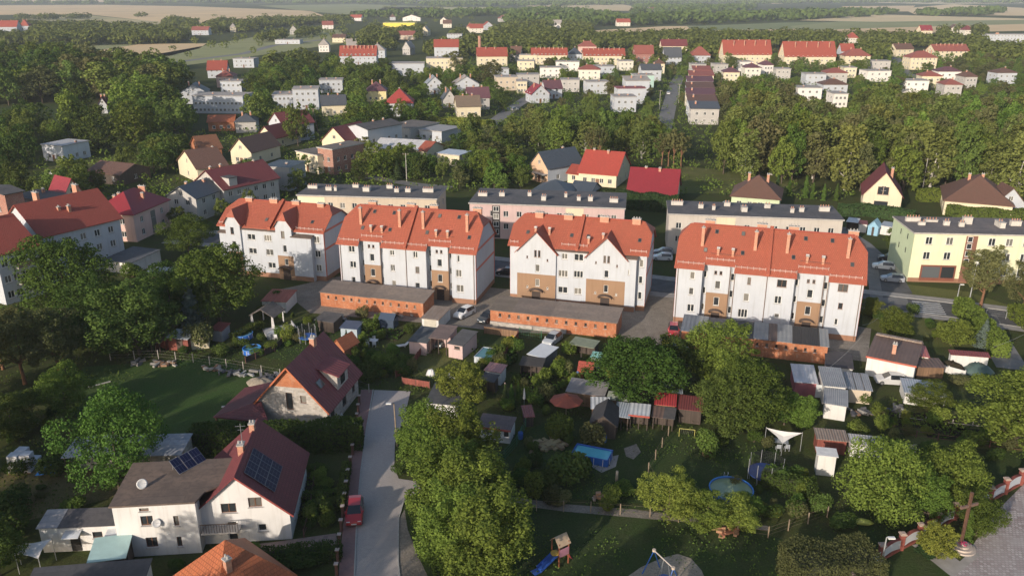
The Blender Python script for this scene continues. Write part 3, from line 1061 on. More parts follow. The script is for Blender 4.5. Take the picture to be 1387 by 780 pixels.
TPL = {}
def tpl(kind, i=0):
 """unit templates: height 10 m (bushes: 2 m wide, 2 m high); scaled where they stand"""
 key = (kind, i)
 if key in TPL:
  return TPL[key]
 rng = np.random.default_rng(hash_str(kind) + 101 * i)
 k = kind
 if k == 'near_broad': r = tree_broad(rng, 10, 8.6, 1.6, 38, 17000, 0.22, 'green')
 elif k == 'near_lime': r = tree_broad(rng, 10, 7.4, 1.2, 36, 16000, 0.21, 'lime')
 elif k == 'near_dark': r = tree_broad(rng, 10, 8.0, 1.0, 34, 15000, 0.23, 'dark')
 elif k == 'near_fruit': r = tree_broad(rng, 10, 12.0, 1.5, 36, 15000, 0.30, 'lime')
 elif k == 'near_row': r = tree_broad(rng, 10, 5.4, 1.0, 40, 20000, 0.18, 'shoot', asp=1.2, top=0.70, sub=7, shoot=1.1)
 elif k == 'near_yellow': r = tree_broad(rng, 10, 7.6, 1.0, 32, 14000, 0.24, 'yellow')
 elif k == 'near_pine': r = tree_broad(rng, 10, 6.2, 3.2, 30, 12000, 0.20, 'olive', BARK_PINE)
 elif k == 'mid_broad': r = tree_broad(rng, 10, 8.4, 1.2, 20, 3400, 0.46, 'mid', sub=4)
 elif k == 'mid_dark': r = tree_broad(rng, 10, 7.8, 0.8, 18, 3200, 0.46, 'dark', sub=4)
 elif k == 'mid_lime': r = tree_broad(rng, 10, 7.4, 1.0, 18, 3200, 0.46, 'lime', sub=4)
 elif k == 'birch': r = tree_broad(rng, 10, 4.6, 0.7, 18, 3000, 0.36, 'birch', BARK_PALE, 0.2, 1.6, 0.72, sub=4)
 elif k == 'mid_olive': r = tree_broad(rng, 10, 6.4, 1.0, 18, 3000, 0.46, 'olive', sub=4)
 elif k == 'bare_trunk': r = tree_broad(rng, 10, 5.0, 4.4, 12, 1800, 0.42, 'olive', BARK_PINE)
 elif k == 'far': r = tree_broad(rng, 10, 8.8, 0.4, 8, 420, 1.30, 'mid', sub=2)
 elif k == 'spruce': r = tree_conifer(rng, 10, 4.6, 3600, 0.42, 'needle')
 elif k == 'blue_spruce': r = tree_conifer(rng, 10, 5.2, 4200, 0.40, 'blue')
 elif k == 'thuja': r = tree_conifer(rng, 10, 3.4, 3200, 0.42, 'green', power=0.55, layer=3)
 elif k == 'thuja_dark': r = tree_conifer(rng, 10, 3.0, 3200, 0.42, 'needle', power=0.5, layer=3)
 elif k == 'bush': r = bush_mesh(rng, 2, 2, 1500, 0.16, 'green')
 elif k == 'bush_dark': r = bush_mesh(rng, 2, 2, 1500, 0.16, 'dark')
 elif k == 'bush_lime': r = bush_mesh(rng, 2, 2, 1500, 0.16, 'lime')
 elif k == 'bush_yellow': r = bush_mesh(rng, 2, 2, 1500, 0.16, 'yellow')
 elif k == 'bush_olive': r = bush_mesh(rng, 2, 2, 1500, 0.16, 'olive')
 elif k == 'ball': r = bush_mesh(rng, 2, 2, 2600, 0.13, 'olive', 10)
 TPL[key] = r
 return r
def hash_str(s):
 h = 7
 for ch in s:
  h = (h * 31 + ord(ch)) % 1000003
 return h
TREES = []
def tree(name, label, kind, pos, H, W=None, group=None, var=0, cat='tree', rz=None, z=0.0):
 """one tree as a thing: an Empty at its foot with trunk and crown"""
 t, c = tpl(kind, var)
 rnd = random.Random(round(pos[0] * 13.7 + pos[1] * 7.1, 2))
 o = thing(name, label, cat, (pos[0], pos[1], z), rnd.random() * 6.28 if rz is None else rz, group)
 bushy = kind.startswith('bush') or kind == 'ball'
 s = H / (2.0 if bushy else 10.0)
 sw = s if W is None else W / TW[kind]
 o.scale = (sw, sw, s)
 link(t, 'stem' if bushy else 'trunk', o)
 link(c, 'foliage' if bushy else 'crown', o)
 TREES.append(o)
 return o
TW = {'near_broad': 8.6, 'near_lime': 7.4, 'near_dark': 8.0, 'near_fruit': 12.0, 'near_row': 5.4, 'near_yellow': 7.6, 'near_pine': 6.2, 'mid_broad': 8.4, 'mid_dark': 7.8, 'mid_lime': 7.4, 'birch': 4.6,
 'mid_olive': 6.4, 'bare_trunk': 5.0, 'far': 8.8, 'spruce': 4.6, 'blue_spruce': 5.2, 'thuja': 3.4, 'thuja_dark': 3.0, 'bush': 2, 'bush_dark': 2, 'bush_lime': 2, 'bush_yellow': 2, 'bush_olive': 2, 'ball': 2}
BUSH_CAT = 'bush'
def bush(label, kind, pos, W, H, group=None, var=0, name='bush'):
 return tree(name, label, kind, pos, H, W, group, var, BUSH_CAT)

def hedge(label, pts, w, h, leaf='dark', size=0.22, dens=55, name='hedge', group=None, seed=1, round_top=0.15):
 """clipped hedge along a line of ground points: leaf sprays all over a boxy body"""
 rng = np.random.default_rng(seed + 500)
 C, N = [], []
 for a, b in zip(pts[:-1], pts[1:]):
  a, b = np.array(a[:2]), np.array(b[:2])
  L = np.linalg.norm(b - a)
  t = (b - a) / L; s = np.array([t[1], -t[0]])
  k = int(dens * 1.9 * L * (2 * h + w))
  q = rng.random(k) * (2 * h + w)
  x = rng.random(k) * (L + w * 0.6) - w * 0.3
  wob = 1 + 0.10 * np.sin(x * 1.3 + seed) + 0.07 * np.sin(x * 3.1)
  off = np.where(q < h, -w / 2, np.where(q < h + w, q - h - w / 2, w / 2)) * wob
  zz = np.where(q < h, q, np.where(q < h + w, h, 2 * h + w - q)) * (1 + 0.06 * np.sin(x * 0.9 + seed * 2))
  nrm = np.where((q < h)[:, None], np.concatenate([-s, [0]]), np.where((q < h + w)[:, None], np.array([0, 0, 1.0]), np.concatenate([s, [0]])))
  c = np.stack([a[0] + t[0] * x + s[0] * off, a[1] + t[1] * x + s[1] * off, zz], axis=1) + rng.normal(size=(k, 3)) * 0.07
  C.append(c); N.append(nrm + rng.normal(size=(k, 3)) * 0.5)
  for e, sg in ((-w * 0.3, -1), (L + w * 0.3, 1)):
   k2 = int(dens * 1.9 * w * h)
   o2 = (rng.random(k2) - 0.5) * w
   C.append(np.stack([a[0] + t[0] * e + s[0] * o2, a[1] + t[1] * e + s[1] * o2, h * rng.random(k2)], axis=1) + rng.normal(size=(k2, 3)) * 0.08)
   N.append(np.tile(np.array([t[0] * sg, t[1] * sg, 0.1]), (k2, 1)) + rng.normal(size=(k2, 3)) * 0.5)
 C = np.concatenate(C); N = np.concatenate(N)
 C[:, 2] = np.maximum(C[:, 2], 0.03)
 o3 = np.array([pts[0][0], pts[0][1], 0])
 o = thing(name, label, 'hedge', (pts[0][0], pts[0][1], 0), 0, group)
 link(leaf_mesh('foliage', C - o3, N, size * (0.6 + 0.8 * rng.random(len(C))), LEAF[leaf], rng), 'foliage', o)
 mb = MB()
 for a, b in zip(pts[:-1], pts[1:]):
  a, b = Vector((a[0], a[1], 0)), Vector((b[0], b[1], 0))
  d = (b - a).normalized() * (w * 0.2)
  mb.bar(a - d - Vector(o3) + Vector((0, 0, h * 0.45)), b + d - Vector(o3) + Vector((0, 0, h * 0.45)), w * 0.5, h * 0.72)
 mb.build('dark_core', plain((0.030, 0.035, 0.016), 1.0, 0.3), o)  # solid dark box added as filling behind the leaves, no separate twigs
 return o
# ---------------------------------------------------------------- the four white apartment blocks with red roofs
def downpipe(B, x, y, z1, z0=0.2):
 return MB().tube((x, y, z0), (x, y, z1), 0.055, 0.055, 6).build('downpipe', GUTTER, B.root)
def arch_door(B, u, d, w=1.3, h=2.1, z0=0.0):
 """recessed door leaf under a rounded hood"""
 o = MB().box(u - w / 2, u + w / 2, d - 0.04, d + 0.02, z0, z0 + h).build('door', plain((0.045, 0.03, 0.025), 0.6), B.root)
 mb = MB()
 n = 8
 r = w * 0.85
 for i in range(n):
  a0, a1 = math.pi * i / n, math.pi * (i + 1) / n
  p = [(u - r * math.cos(a), z0 + h + 0.12 + 0.55 * math.sin(a)) for a in (a0, a1)]
  mb.slab([[(p[0][0], d - 1.0, p[0][1]), (p[1][0], d - 1.0, p[1][1]), (p[1][0], d - 0.0, p[1][1]), (p[0][0], d - 0.0, p[0][1])]], 0.07)
 mb.build('canopy', F_BROWN, B.root)
 MB().box(u + w / 2 - 0.2, u + w / 2 - 0.12, d - 0.09, d - 0.045, z0 + 1.0, z0 + 1.1).build('handle', METAL, o)
 return o
def gable_bands(B, side, ze, W, zs=(6.2,)):
 mb = MB()
 def strip(u0, u1, z0, z1):
  ps = [B.pt(side, u0, z0, -0.03), B.pt(side, u1, z1, 0.0)]
  x0, x1 = sorted((ps[0][0], ps[1][0])); y0, y1 = sorted((ps[0][1], ps[1][1])); a, b = sorted((ps[0][2], ps[1][2]))
  mb.box(x0, x1, y0, y1, a, b)
 strip(0.02, 0.42, 0.9, ze)
 strip(W - 0.42, W - 0.02, 0.9, ze)
 for z in zs:
  strip(0.42, W - 0.42, z - 0.2, z + 0.2)
 return mb.build('wall_band', P_PINKB, B.root)
def half_hip_poly(D, z0, ze, zr, ov, k):
 ym = D / 2
 sl = (zr - ze) / ym
 zo = ze - ov * sl
 zc = zr - (zr - zo) * k
 yc = (ym + ov) * k
 return [(0, z0), (D, z0), (D, ze), (ym + yc, zc), (ym - yc, zc), (0, ze)]
def snow_guard(roof, segs, z_of, ang):
 for (x0, x1, y) in segs:
  mb = MB()
  z = z_of(y) + 0.18
  mb.bar((x0, y, z + 0.30), (x1, y, z + 0.30), 0.04, 0.05)
  mb.bar((x0, y, z + 0.16), (x1, y, z + 0.16), 0.03, 0.04)
  n = max(2, int((x1 - x0) / 0.8))
  for i in range(n + 1):
   x = x0 + (x1 - x0) * i / n
   mb.bar((x, y, z - 0.05), (x, y, z + 0.36), 0.05, 0.05)
   mb.box(x - 0.04, x + 0.04, y - 0.05, y + 0.05, z + 0.34, z + 0.46)
  mb.build('snow_guard', plain((0.55, 0.40, 0.36), 0.5), roof)
def firewall(roof, x, D, ze, zr, ov, w=0.55):
 """raised party wall running over the roof, covered with tiles"""
 sl = (zr - ze) / (D / 2)
 mb = MB()
 pts = [(-ov - 0.1, ze - (ov + 0.1) * sl + 0.1), (D / 2, zr + 0.1), (D + ov + 0.1, ze - (ov + 0.1) * sl + 0.1)]
 top = [(y, z + 0.55) for y, z in pts]
 ring = pts + top[::-1]
 n = len(ring)
 b = len(mb.v)
 mb.v += [(x - w / 2, y, z) for y, z in ring] + [(x + w / 2, y, z) for y, z in ring]
 for i in range(n):
  j = (i + 1) % n
  mb.f.append((b + i, b + n + i, b + n + j, b + j)); mb.m.append(0)
 mb.f.append((b + 0, b + 1, b + 4, b + 5)); mb.m.append(1)
 mb.f.append((b + 1, b + 2, b + 3, b + 4)); mb.m.append(1)
 mb.f.append((b + n + 5, b + n + 4, b + n + 1, b + n + 0)); mb.m.append(1)
 mb.f.append((b + n + 4, b + n + 3, b + n + 2, b + n + 1)); mb.m.append(1)
 return mb.build('party_wall', [T_RED, T_RED2], roof)
BR, WF = BROWN_FR, WHITE_FR
ZE, ZR, DEP, OV = 9.45, 14.5, 11.8, 0.55

def block_a(label, A, ang, L, wing_windows, blinds=()):
 B = Bld('apartment_block', label, 'apartment block', A, ang, L, DEP)
 half = L / 2
 s = half / 13.7
 rec, st = 1.15, 0.65
 mats = [P_WHITE, P_PLINTH, P_OCHRE]
 # front, half by half
 for h in (0, 1):
  X = h * half
  x = [X, X + 4.0 * s, X + 4.75 * s, X + 8.1 * s, X + 9.0 * s, X + half]
  for (a, b, key) in ((x[0], x[1], 'w1'), (x[4], x[5], 'w2')):
   wl = [(X + w[0] * s,) + tuple(w[1:]) for w in wing_windows[h][key]]
   B.rectfront('f', 0.9, ZE, wl, 0, 0.0, a, b)
   B.rectfront('f', 0.0, 0.9, (), 1, 0.02, a, b)
  ls = [((x[1] + x[2]) / 2, z, 0.5, 1.1, 1) for z in (8.2, 5.5, 2.7)]
  rs = [((x[3] + x[4]) / 2, z, 0.6, 1.2, 1) for z in (8.1, 5.3, 2.6)]
  B.rectfront('f', 0.9, ZE + 0.6, ls, 0, rec, x[1], x[2])
  B.rectfront('f', 0.9, ZE + 0.6, rs, 0, rec, x[3], x[4])
  B.rectfront('f', 0.0, 0.9, (), 1, rec, x[1], x[2])
  B.rectfront('f', 0.0, 0.9, (), 1, rec, x[3], x[4])
  c = (x[2] + x[3]) / 2
  B.rectfront('f', 5.4, ZE + 0.45, [(c - 0.45, 8.75, 0.42, 0.62, 1, BR), (c + 0.35, 8.75, 0.42, 0.62, 1, BR), (c, 6.75, 0.85, 1.35, 1)], 0, st, x[2], x[3])
  B.rectfront('f', 0.0, 5.4, [(c, 4.0, 0.85, 1.4, 1)], 2, st, x[2], x[3])
  # cheeks between the wall planes
  for (xx, y0, y1, f) in ((x[1], 0, rec, 1), (x[4], 0, rec, -1)):
   for z0, z1, mi in ((0, 0.9, 1), (0.9, ZE + 0.6, 0)):
    q = [(xx, y0, z0), (xx, y1, z0), (xx, y1, z1), (xx, y0, z1)]
    B.wb.poly(q if f > 0 else q[::-1], mi)
  for (xx, f) in ((x[2], -1), (x[3], 1)):
   for z0, z1, mi in ((0, 5.4, 2), (5.4, ZE + 0.45, 0)):
    q = [(xx, st, z0), (xx, rec, z0), (xx, rec, z1), (xx, st, z1)]
    B.wb.poly(q if f > 0 else q[::-1], mi)
  arch_door(B, c, st)
  downpipe(B, x[3] + 0.1, st - 0.08, ZE)
  downpipe(B, x[4] - 0.12, rec - 0.08, ZE)
 downpipe(B, half, -0.08, ZE)
 downpipe(B, 0.25, -0.08, ZE)
 downpipe(B, L - 0.3, -0.08, ZE)
 for sd in 'lr':
  B.rectfront(sd, 0.0, 0.9, (), 1, 0.02)
  B.facade(sd, half_hip_poly(DEP, 0.9, ZE, ZR, OV, 0.34), (), 0)
  gable_bands(B, sd, ZE, DEP, (6.0, 9.25))
 bw = [(1.6 + 2.35 * i, z, 1.1, 1.3, 2) for i in range(int((L - 2) / 2.35)) for z in (8.0, 5.2, 2.5)]
 B.rectfront('b', 0.0, ZE, bw, 0)
 B.walls(mats)
 # roof
 sl = (ZR - ZE) / (DEP / 2)
 z_of = lambda y: ZE + y * sl
 k = 0.34
 b0 = -OV
 ym = DEP / 2
 yc = (ym + OV) * k; zc = z_of(ym - yc); rx = yc * 0.75
 pts = [(-0.35, b0)]
 segs = []
 for h in (0, 1):
  X = h * half
  i0, i1 = X + 4.0 * s + 0.25, X + 9.0 * s - 0.25
  pts += [(i0, b0), (i0, 0.30), (i1, 0.30), (i1, b0)]
  segs += [(X + 0.1, i0 - 0.1, 0.05), (i0 + 0.1, i1 - 0.1, 0.85), (i1 + 0.1, X + half - 0.35, 0.05)]
 pts += [(L + 0.35, b0)]
 front = [(x, y, z_of(y)) for x, y in pts] + [(L + 0.35, ym - yc, zc), (L + 0.35 - rx, ym, ZR), (-0.35 + rx, ym, ZR), (-0.35, ym - yc, zc)]
 back = [(L + 0.35, DEP + OV, z_of(b0)), (-0.35, DEP + OV, z_of(b0)), (-0.35, ym + yc, zc), (-0.35 + rx, ym, ZR), (L + 0.35 - rx, ym, ZR), (L + 0.35, ym + yc, zc)]
 e1 = [(L + 0.35, ym - yc, zc), (L + 0.35, ym + yc, zc), (L + 0.35 - rx, ym, ZR)]
 e0 = [(-0.35, ym + yc, zc), (-0.35, ym - yc, zc), (-0.35 + rx, ym, ZR)]
 mb = MB()
 mb.slab([[(p[0], p[1], p[2] + 0.16) for p in q] for q in (front, back, e1, e0)], 0.16)
 roof = mb.build('roof', T_RED, B.root)
 mr = MB()
 mr.tube((rx, ym, ZR + 0.15), (half - 0.3, ym, ZR + 0.15), 0.13, 0.13, 6)
 mr.tube((half + 0.3, ym, ZR + 0.15), (L - rx, ym, ZR + 0.15), 0.13, 0.13, 6)
 mr.build('ridge_tiles', T_RED2, roof)
 firewall(roof, half, DEP, ZE, ZR, OV)
 snow_guard(roof, segs, z_of, 0)
 f = L / 27.7
 for x in (3.5, 11.6, 16.4, 25.2):
  chimney(roof, x * f, 2.9, z_of(2.9) - 0.3, ZR + 0.45, 0.46, 0.46, pots=1)
  chimney(roof, x * f + 0.75, 6.6, ZR - 1.2, ZR + 0.75, 1.5, 0.6, pots=3)
 for x in (6.1, 8.35, 19.4, 21.7):
  chimney(roof, x * f, 1.75, z_of(1.75) - 0.2, z_of(1.75) + 1.15, 0.36, 0.36, pots=0)
  MB().box(x * f - 0.24, x * f + 0.24, 1.51, 1.99, z_of(1.75) + 1.25, z_of(1.75) + 1.33).build('flue_cap', WHITE_FR, roof)
 pa = math.atan(sl)
 for x, y in ((4.1, 2.2), (9.8, 2.2), (5.5, 4.9), (9.6, 4.9), (17.4, 2.2), (25.9, 1.9), (19.0, 4.9), (22.9, 4.9)):
  skylight(roof, (x * f, y, z_of(y) + 0.17), pa)
 for (x0, x1) in ((5.0, 9.5), (18.4, 22.8)):        # chimney sweep walkways
  MB().bar((x0 * f, 1.55, z_of(1.55) + 0.45), (x1 * f, 1.55, z_of(1.55) + 0.45), 0.22, 0.04).build('roof_walkway', plain((0.25, 0.10, 0.07), 0.6), roof)
 return B

W3 = lambda u, w=0.85, h=1.15, n=1, zs=(8.1, 5.45, 2.65): [(u, z, w, h, n) for z in zs]
b2w = ({'w1': [(2.6, 8.2, 1.15, 1.15, 2), (2.7, 5.4, 1.15, 1.2, 2), (2.6, 2.6, 0.75, 1.05, 1)], 'w2': [(10.9, 8.1, 0.8, 0.95, 2), (10.9, 5.4, 0.8, 1.2, 2), (11.0, 2.6, 0.75, 1.0, 1)]},
 {'w1': [(1.9, 8.1, 0.8, 1.15, 2), (2.2, 5.4, 0.7, 1.15, 1, BR), (2.1, 2.6, 0.85, 0.95, 1)], 'w2': [(10.4, 8.0, 0.45, 1.2, 1), (10.4, 5.4, 1.0, 1.3, 2), (10.6, 2.7, 1.3, 1.3, 2)]})
b4w = ({'w1': [(2.5, 8.15, 0.75, 1.2, 1), (2.5, 5.5, 0.75, 1.2, 1), (2.6, 2.7, 1.1, 1.25, 2)], 'w2': [(11.1, 8.1, 0.5, 1.15, 1, BR), (10.9, 5.4, 0.85, 1.3, 1), (10.6, 2.7, 1.45, 1.4, 3)]},
 {'w1': [(2.2, 8.2, 1.4, 1.2, 2, BR), (1.9, 5.5, 1.05, 1.25, 2), (2.0, 2.9, 0.75, 0.7, 1)], 'w2': [(10.9, 8.4, 1.4, 1.2, 2, BR), (10.9, 5.5, 0.65, 1.0, 1, BR), (10.6, 2.9, 0.5, 1.05, 1)]})

def block_b(label, A, ang, L, gables, bays, body_w, chims, lights, ochre, small_flues, ZR):
 """gables: (x0,x1,z_eave,z_apex,clip,windows); bays: (x0,x1,ztop,d,windows)"""
 B = Bld('apartment_block', label, 'apartment block', A, ang, L, DEP)
 rec = 1.0
 sl = (ZR - ZE) / (DEP / 2)
 z_of = lambda y: ZE + (y - rec) * sl * (DEP / 2) / (DEP / 2 - rec / 2)
 ym = (DEP + rec) / 2
 zr = z_of(ym)
 mats = [P_WHITE, P_PLINTH, P_OCHRE]
 B.rectfront('f', 0.9, ZE, [], 0, rec)
 B.rectfront('f', 0.0, 0.9, [], 1, rec)
 for w in body_w:
  B.window('f', w[0], w[1], w[2], w[3], w[4] if len(w) > 4 else 1, rec, w[5] if len(w) > 5 else None, -0.02)
 # bays in front of the body
 for (x0, x1, zt, d, wl) in bays:
  B.rectfront('f', 0.9, zt, wl, 0, d, x0, x1)
  B.rectfront('f', 0.0, 0.9, [], 1, d + 0.02, x0, x1)
  for xx, f in ((x0, -1), (x1, 1)):
   q = [(xx, d, 0), (xx, rec, 0), (xx, rec, zt), (xx, d, zt)]
   B.wb.poly(q if f > 0 else q[::-1], 0)
  MB().slab([[(x0 - 0.2, d - 0.3, zt + 0.1), (x1 + 0.2, d - 0.3, zt + 0.1), (x1 + 0.2, rec + 0.15, zt + 0.45), (x0 - 0.2, rec + 0.15, zt + 0.45)]], 0.12).build('ledge_roof', F_BROWN, B.root)
 roofs = []
 for (x0, x1, ze, za, clip, wl, oz) in gables:
  xm = (x0 + x1) / 2
  if clip:
   cx = (x1 - x0) / 2 * clip
   zc = za - (za - ze) * clip
   top = [(x1, ze), (xm + cx, zc), (xm - cx, zc), (x0, ze)]
  else:
   top = [(x1, ze), (xm, za), (x0, ze)]
  up = [w for w in wl if w[1] > oz]
  lo = [w for w in wl if w[1] < oz]
  B.facade('f', [(x0, oz), (x1, oz)] + top, [w[:4] for w in up], 0, 0.0)
  B.wins('f', up)
  B.rectfront('f', 0.0, oz, lo, 2 if ochre else 0, 0.0, x0, x1)
  for xx, f in ((x0, -1), (x1, 1)):
   dz = (ze - ZE) / sl + rec + 0.2
   q = [(xx, 0, 0), (xx, max(rec, dz), 0), (xx, max(rec, dz), ze), (xx, 0, ze)]
   B.wb.poly(q if f > 0 else q[::-1], 0)
  arch_door(B, xm, 0.0, 1.5)
  # its own little roof running back into the main slope
  o = 0.4
  gsl = (za - ze) / (xm - x0)
  yb = lambda z: rec + (z - ZE) / (z_of(rec + 1) - ZE) + 0.25
  ylo = max(rec, yb(ze - o * gsl))
  rb = MB()
  if not clip:
   polys = [[(x0 - o, -o, ze - o * gsl), (xm, -o, za), (xm, yb(za), za), (x0 - o, ylo, ze - o * gsl)][::-1],
     [(xm, -o, za), (x1 + o, -o, ze - o * gsl), (x1 + o, ylo, ze - o * gsl), (xm, yb(za), za)][::-1]]
   polys = [p[::-1] for p in polys]
  else:
   cx = ((x1 - x0) / 2 + o) * clip
   zc = za - (za - (ze - o * gsl)) * clip
   polys = [[(x0 - o, -o, ze - o * gsl), (xm - cx, -o, zc), (xm, -o + cx * 0.9, za), (xm, yb(za), za), (x0 - o, ylo, ze - o * gsl)],
     [(x1 + o, ylo, ze - o * gsl), (xm, yb(za), za), (xm, -o + cx * 0.9, za), (xm + cx, -o, zc), (x1 + o, -o, ze - o * gsl)],
     [(xm - cx, -o, zc), (xm + cx, -o, zc), (xm, -o + cx * 0.9, za)]]
  fixed = []
  for p in polys:
   n = (Vector(p[1]) - Vector(p[0])).cross(Vector(p[2]) - Vector(p[1]))
   fixed.append(p if n.z > 0 else p[::-1])
  rb.slab([[(p[0], p[1], p[2] + 0.14) for p in q] for q in fixed], 0.14)
  roofs.append(rb)
 for sd in 'lr':
  pts = [(0, 0.9), (DEP, 0.9), (DEP, ZE), (ym + 2.2, zr - 2.2 * sl), (ym - 2.2, zr - 2.2 * sl), (rec, ZE), (rec, 0.9)][:6]
  if sd == 'r':
   poly = [(rec, 0.9), (DEP, 0.9), (DEP, ZE), (ym + 2.0, z_of(ym - 2.0)), (ym - 2.0, z_of(ym - 2.0)), (rec, ZE)]
  else:
   poly = [(0, 0.9), (DEP - rec, 0.9), (DEP - rec, ZE), (DEP - ym + 2.0, z_of(ym - 2.0)), (DEP - ym - 2.0, z_of(ym - 2.0)), (0, ZE)]
  B.facade(sd, poly, (), 0)
  B.facade(sd, [(poly[0][0], 0), (poly[1][0], 0), (poly[1][0], 0.9), (poly[0][0], 0.9)], (), 1, 0.02)
  mb = MB()
  xx0, xx1 = (L, L + 0.03) if sd == 'r' else (-0.03, 0)
  for z in (6.0, 9.25):
   mb.box(xx0, xx1, rec + 0.42, DEP - 0.42, z - 0.2, z + 0.2)
  mb.box(xx0, xx1, rec + 0.02, rec + 0.42, 0.9, ZE)
  mb.box(xx0, xx1, DEP - 0.42, DEP - 0.02, 0.9, ZE)
  mb.build('wall_band', P_PINKB, B.root)
 B.rectfront('b', 0.0, ZE, [(1.6 + 2.35 * i, z, 1.1, 1.3, 2) for i in range(int((L - 2) / 2.35)) for z in (8.0, 5.2, 2.5)], 0)
 B.walls(mats)
 b0, b1 = rec - 0.5, DEP + 0.5
 yc = 2.15; zc = z_of(ym - yc); rx = yc * 0.7
 front = [(-0.35, b0, z_of(b0)), (L + 0.35, b0, z_of(b0)), (L + 0.35, ym - yc, zc), (L + 0.35 - rx, ym, zr), (-0.35 + rx, ym, zr), (-0.35, ym - yc, zc)]
 back = [(L + 0.35, b1, z_of(b0)), (-0.35, b1, z_of(b0)), (-0.35, ym + yc, zc), (-0.35 + rx, ym, zr), (L + 0.35 - rx, ym, zr), (L + 0.35, ym + yc, zc)]
 e1 = [(L + 0.35, ym - yc, zc), (L + 0.35, ym + yc, zc), (L + 0.35 - rx, ym, zr)]
 e0 = [(-0.35, ym + yc, zc), (-0.35, ym - yc, zc), (-0.35 + rx, ym, zr)]
 mb = MB()
 mb.slab([[(p[0], p[1], p[2] + 0.16) for p in q] for q in (front, back, e1, e0)], 0.16)
 roof = mb.build('roof', T_RED, B.root)
 for rb in roofs:
  rb.build('gable_roof', T_RED, roof)
 half = L / 2
 mr = MB()
 mr.tube((rx, ym, zr + 0.15), (half - 0.3, ym, zr + 0.15), 0.13, 0.13, 6)
 mr.tube((half + 0.3, ym, zr + 0.15), (L - rx, ym, zr + 0.15), 0.13, 0.13, 6)
 mr.build('ridge_tiles', T_RED2, roof)
 fw = firewall(roof, half, DEP - rec, ZE, zr, 0.5)
 fw.location = (0, rec, 0)
 pa = math.atan((zr - ZE) / (ym - rec))
 for (x, y, w, dz) in chims:
  chimney(roof, x, y, z_of(min(y, ym)) - 0.8, zr + dz, w, 0.65, pots=3)
 for (x, y) in lights:
  skylight(roof, (x, y, z_of(y) + 0.17), pa)
 for (x, y, hh) in small_flues:
  chimney(roof, x, y, z_of(y) - 0.2, z_of(y) + hh, 0.34, 0.34, pots=0)
  MB().box(x - 0.23, x + 0.23, y - 0.23, y + 0.23, z_of(y) + hh + 0.1, z_of(y) + hh + 0.18).build('flue_cap', WHITE_FR, roof)
 return B, roof, z_of
def at2(px, py, h):
 q = P(px, py, h)
 return (q.x, q.y)
def front_line(a, b, h):
 A, Bq = P(a[0], a[1], h), P(b[0], b[1], h)
 return (A.x, A.y), math.atan2(Bq.y - A.y, Bq.x - A.x), (Bq - A).length

A_, an_, L_ = front_line((458.6, 326.7), (643.8, 341), ZE)
block_a('white block with tall slim chimneys and ochre stairwells, beside the clipped-tower block', A_, an_, L_, b2w)
ZE, ZR = 9.75, 14.9
A_, an_, L_ = front_line((917, 358), (1171, 381), ZE)
block_a('widest white apartment block with red roof, nearest the pale green shop building', A_, an_, L_, b4w)
ZE = 10.0
A_, an_, L_ = front_line((688.9, 331.5), (875.7, 346.3), ZE)
up = lambda ws, k=1.055: [(w[0], w[1] * k) + tuple(w[2:]) for w in ws]
gw = lambda c: up([(c - 0.32, 8.35, 0.42, 1.25, 1, BR), (c + 0.32, 8.35, 0.42, 1.25, 1, BR), (c + 0.05, 5.95, 0.75, 1.3, 1), (c + 0.05, 3.5, 0.75, 1.3, 1),
    (c - 1.75, 7.7, 0.25, 0.45, 1, BR), (c + 1.75, 7.4, 0.25, 0.45, 1, BR), (c - 1.7, 2.7, 0.3, 0.4, 1), (c + 1.8, 2.7, 0.3, 0.4, 1)])
k3 = L_ / 23.5
mid3 = [(9.6, 8.2, 1.0, 1.0, 2), (9.4, 5.3, 1.6, 1.2, 3), (9.4, 2.55, 1.65, 1.15, 2), (12.0, 8.2, 1.55, 1.2, 2), (12.0, 5.4, 1.6, 1.2, 3), (12.0, 2.55, 1.25, 1.15, 2)]
B3, roof3, zo3 = block_b('white apartment block with two steep front gables and wide ochre panels', A_, an_, L_,
 [(1.5, 8.2, 9.15, 12.6, 0, gw(5.0), 5.2), (13.4, 19.9, 9.15, 12.5, 0, gw(16.7), 5.2)],
 [(8.2, 13.4, 9.5, 0.35, up(mid3)), (19.9, 21.6, 9.2, 0.0, [(20.4, 6.9, 0.25, 0.9, 1)])],
 up([(22.3, 7.9, 0.65, 1.3, 1), (22.3, 5.2, 0.65, 1.3, 1), (22.3, 2.6, 0.65, 1.3, 1)]),
 [(3.9, 6.0, 1.4, 0.7), (9.0, 6.0, 1.5, 0.6), (15.2, 6.0, 1.5, 0.7), (20.6, 6.0, 1.4, 0.7)],
 [(2.6, 3.0), (10.2, 3.0), (13.0, 3.0), (21.6, 3.0)], True, [(4.0, 2.9, 1.2), (6.4, 2.9, 1.2), (15.6, 2.6, 1.2), (13.3, 1.9, 1.1)], 13.8)
snow_guard(roof3, [(0.1, 1.4, 0.95), (8.9, L_ / 2 - 0.4, 1.15), (L_ / 2 + 0.4, 13.2, 1.15), (20.4, L_ - 0.1, 0.95)], zo3, 0)
ZE = 9.45
A_, an_, L_ = front_line((292.7, 305), (433.8, 316), ZE)
P_RUST = plaster((0.34, 0.12, 0.05), 0.3)
gt = lambda c: [(c - 0.15, 8.6, 0.7, 1.35, 1, BR), (c, 5.95, 0.75, 1.4, 1), (c + 0.1, 3.4, 0.75, 1.3, 1)]
mid1 = [(6.9, 7.6, 1.6, 1.1, 2), (10.3, 7.6, 1.5, 1.2, 3), (6.9, 4.9, 1.6, 1.1, 2), (10.4, 4.9, 1.5, 1.2, 2), (10.6, 2.4, 1.5, 1.1, 2)]
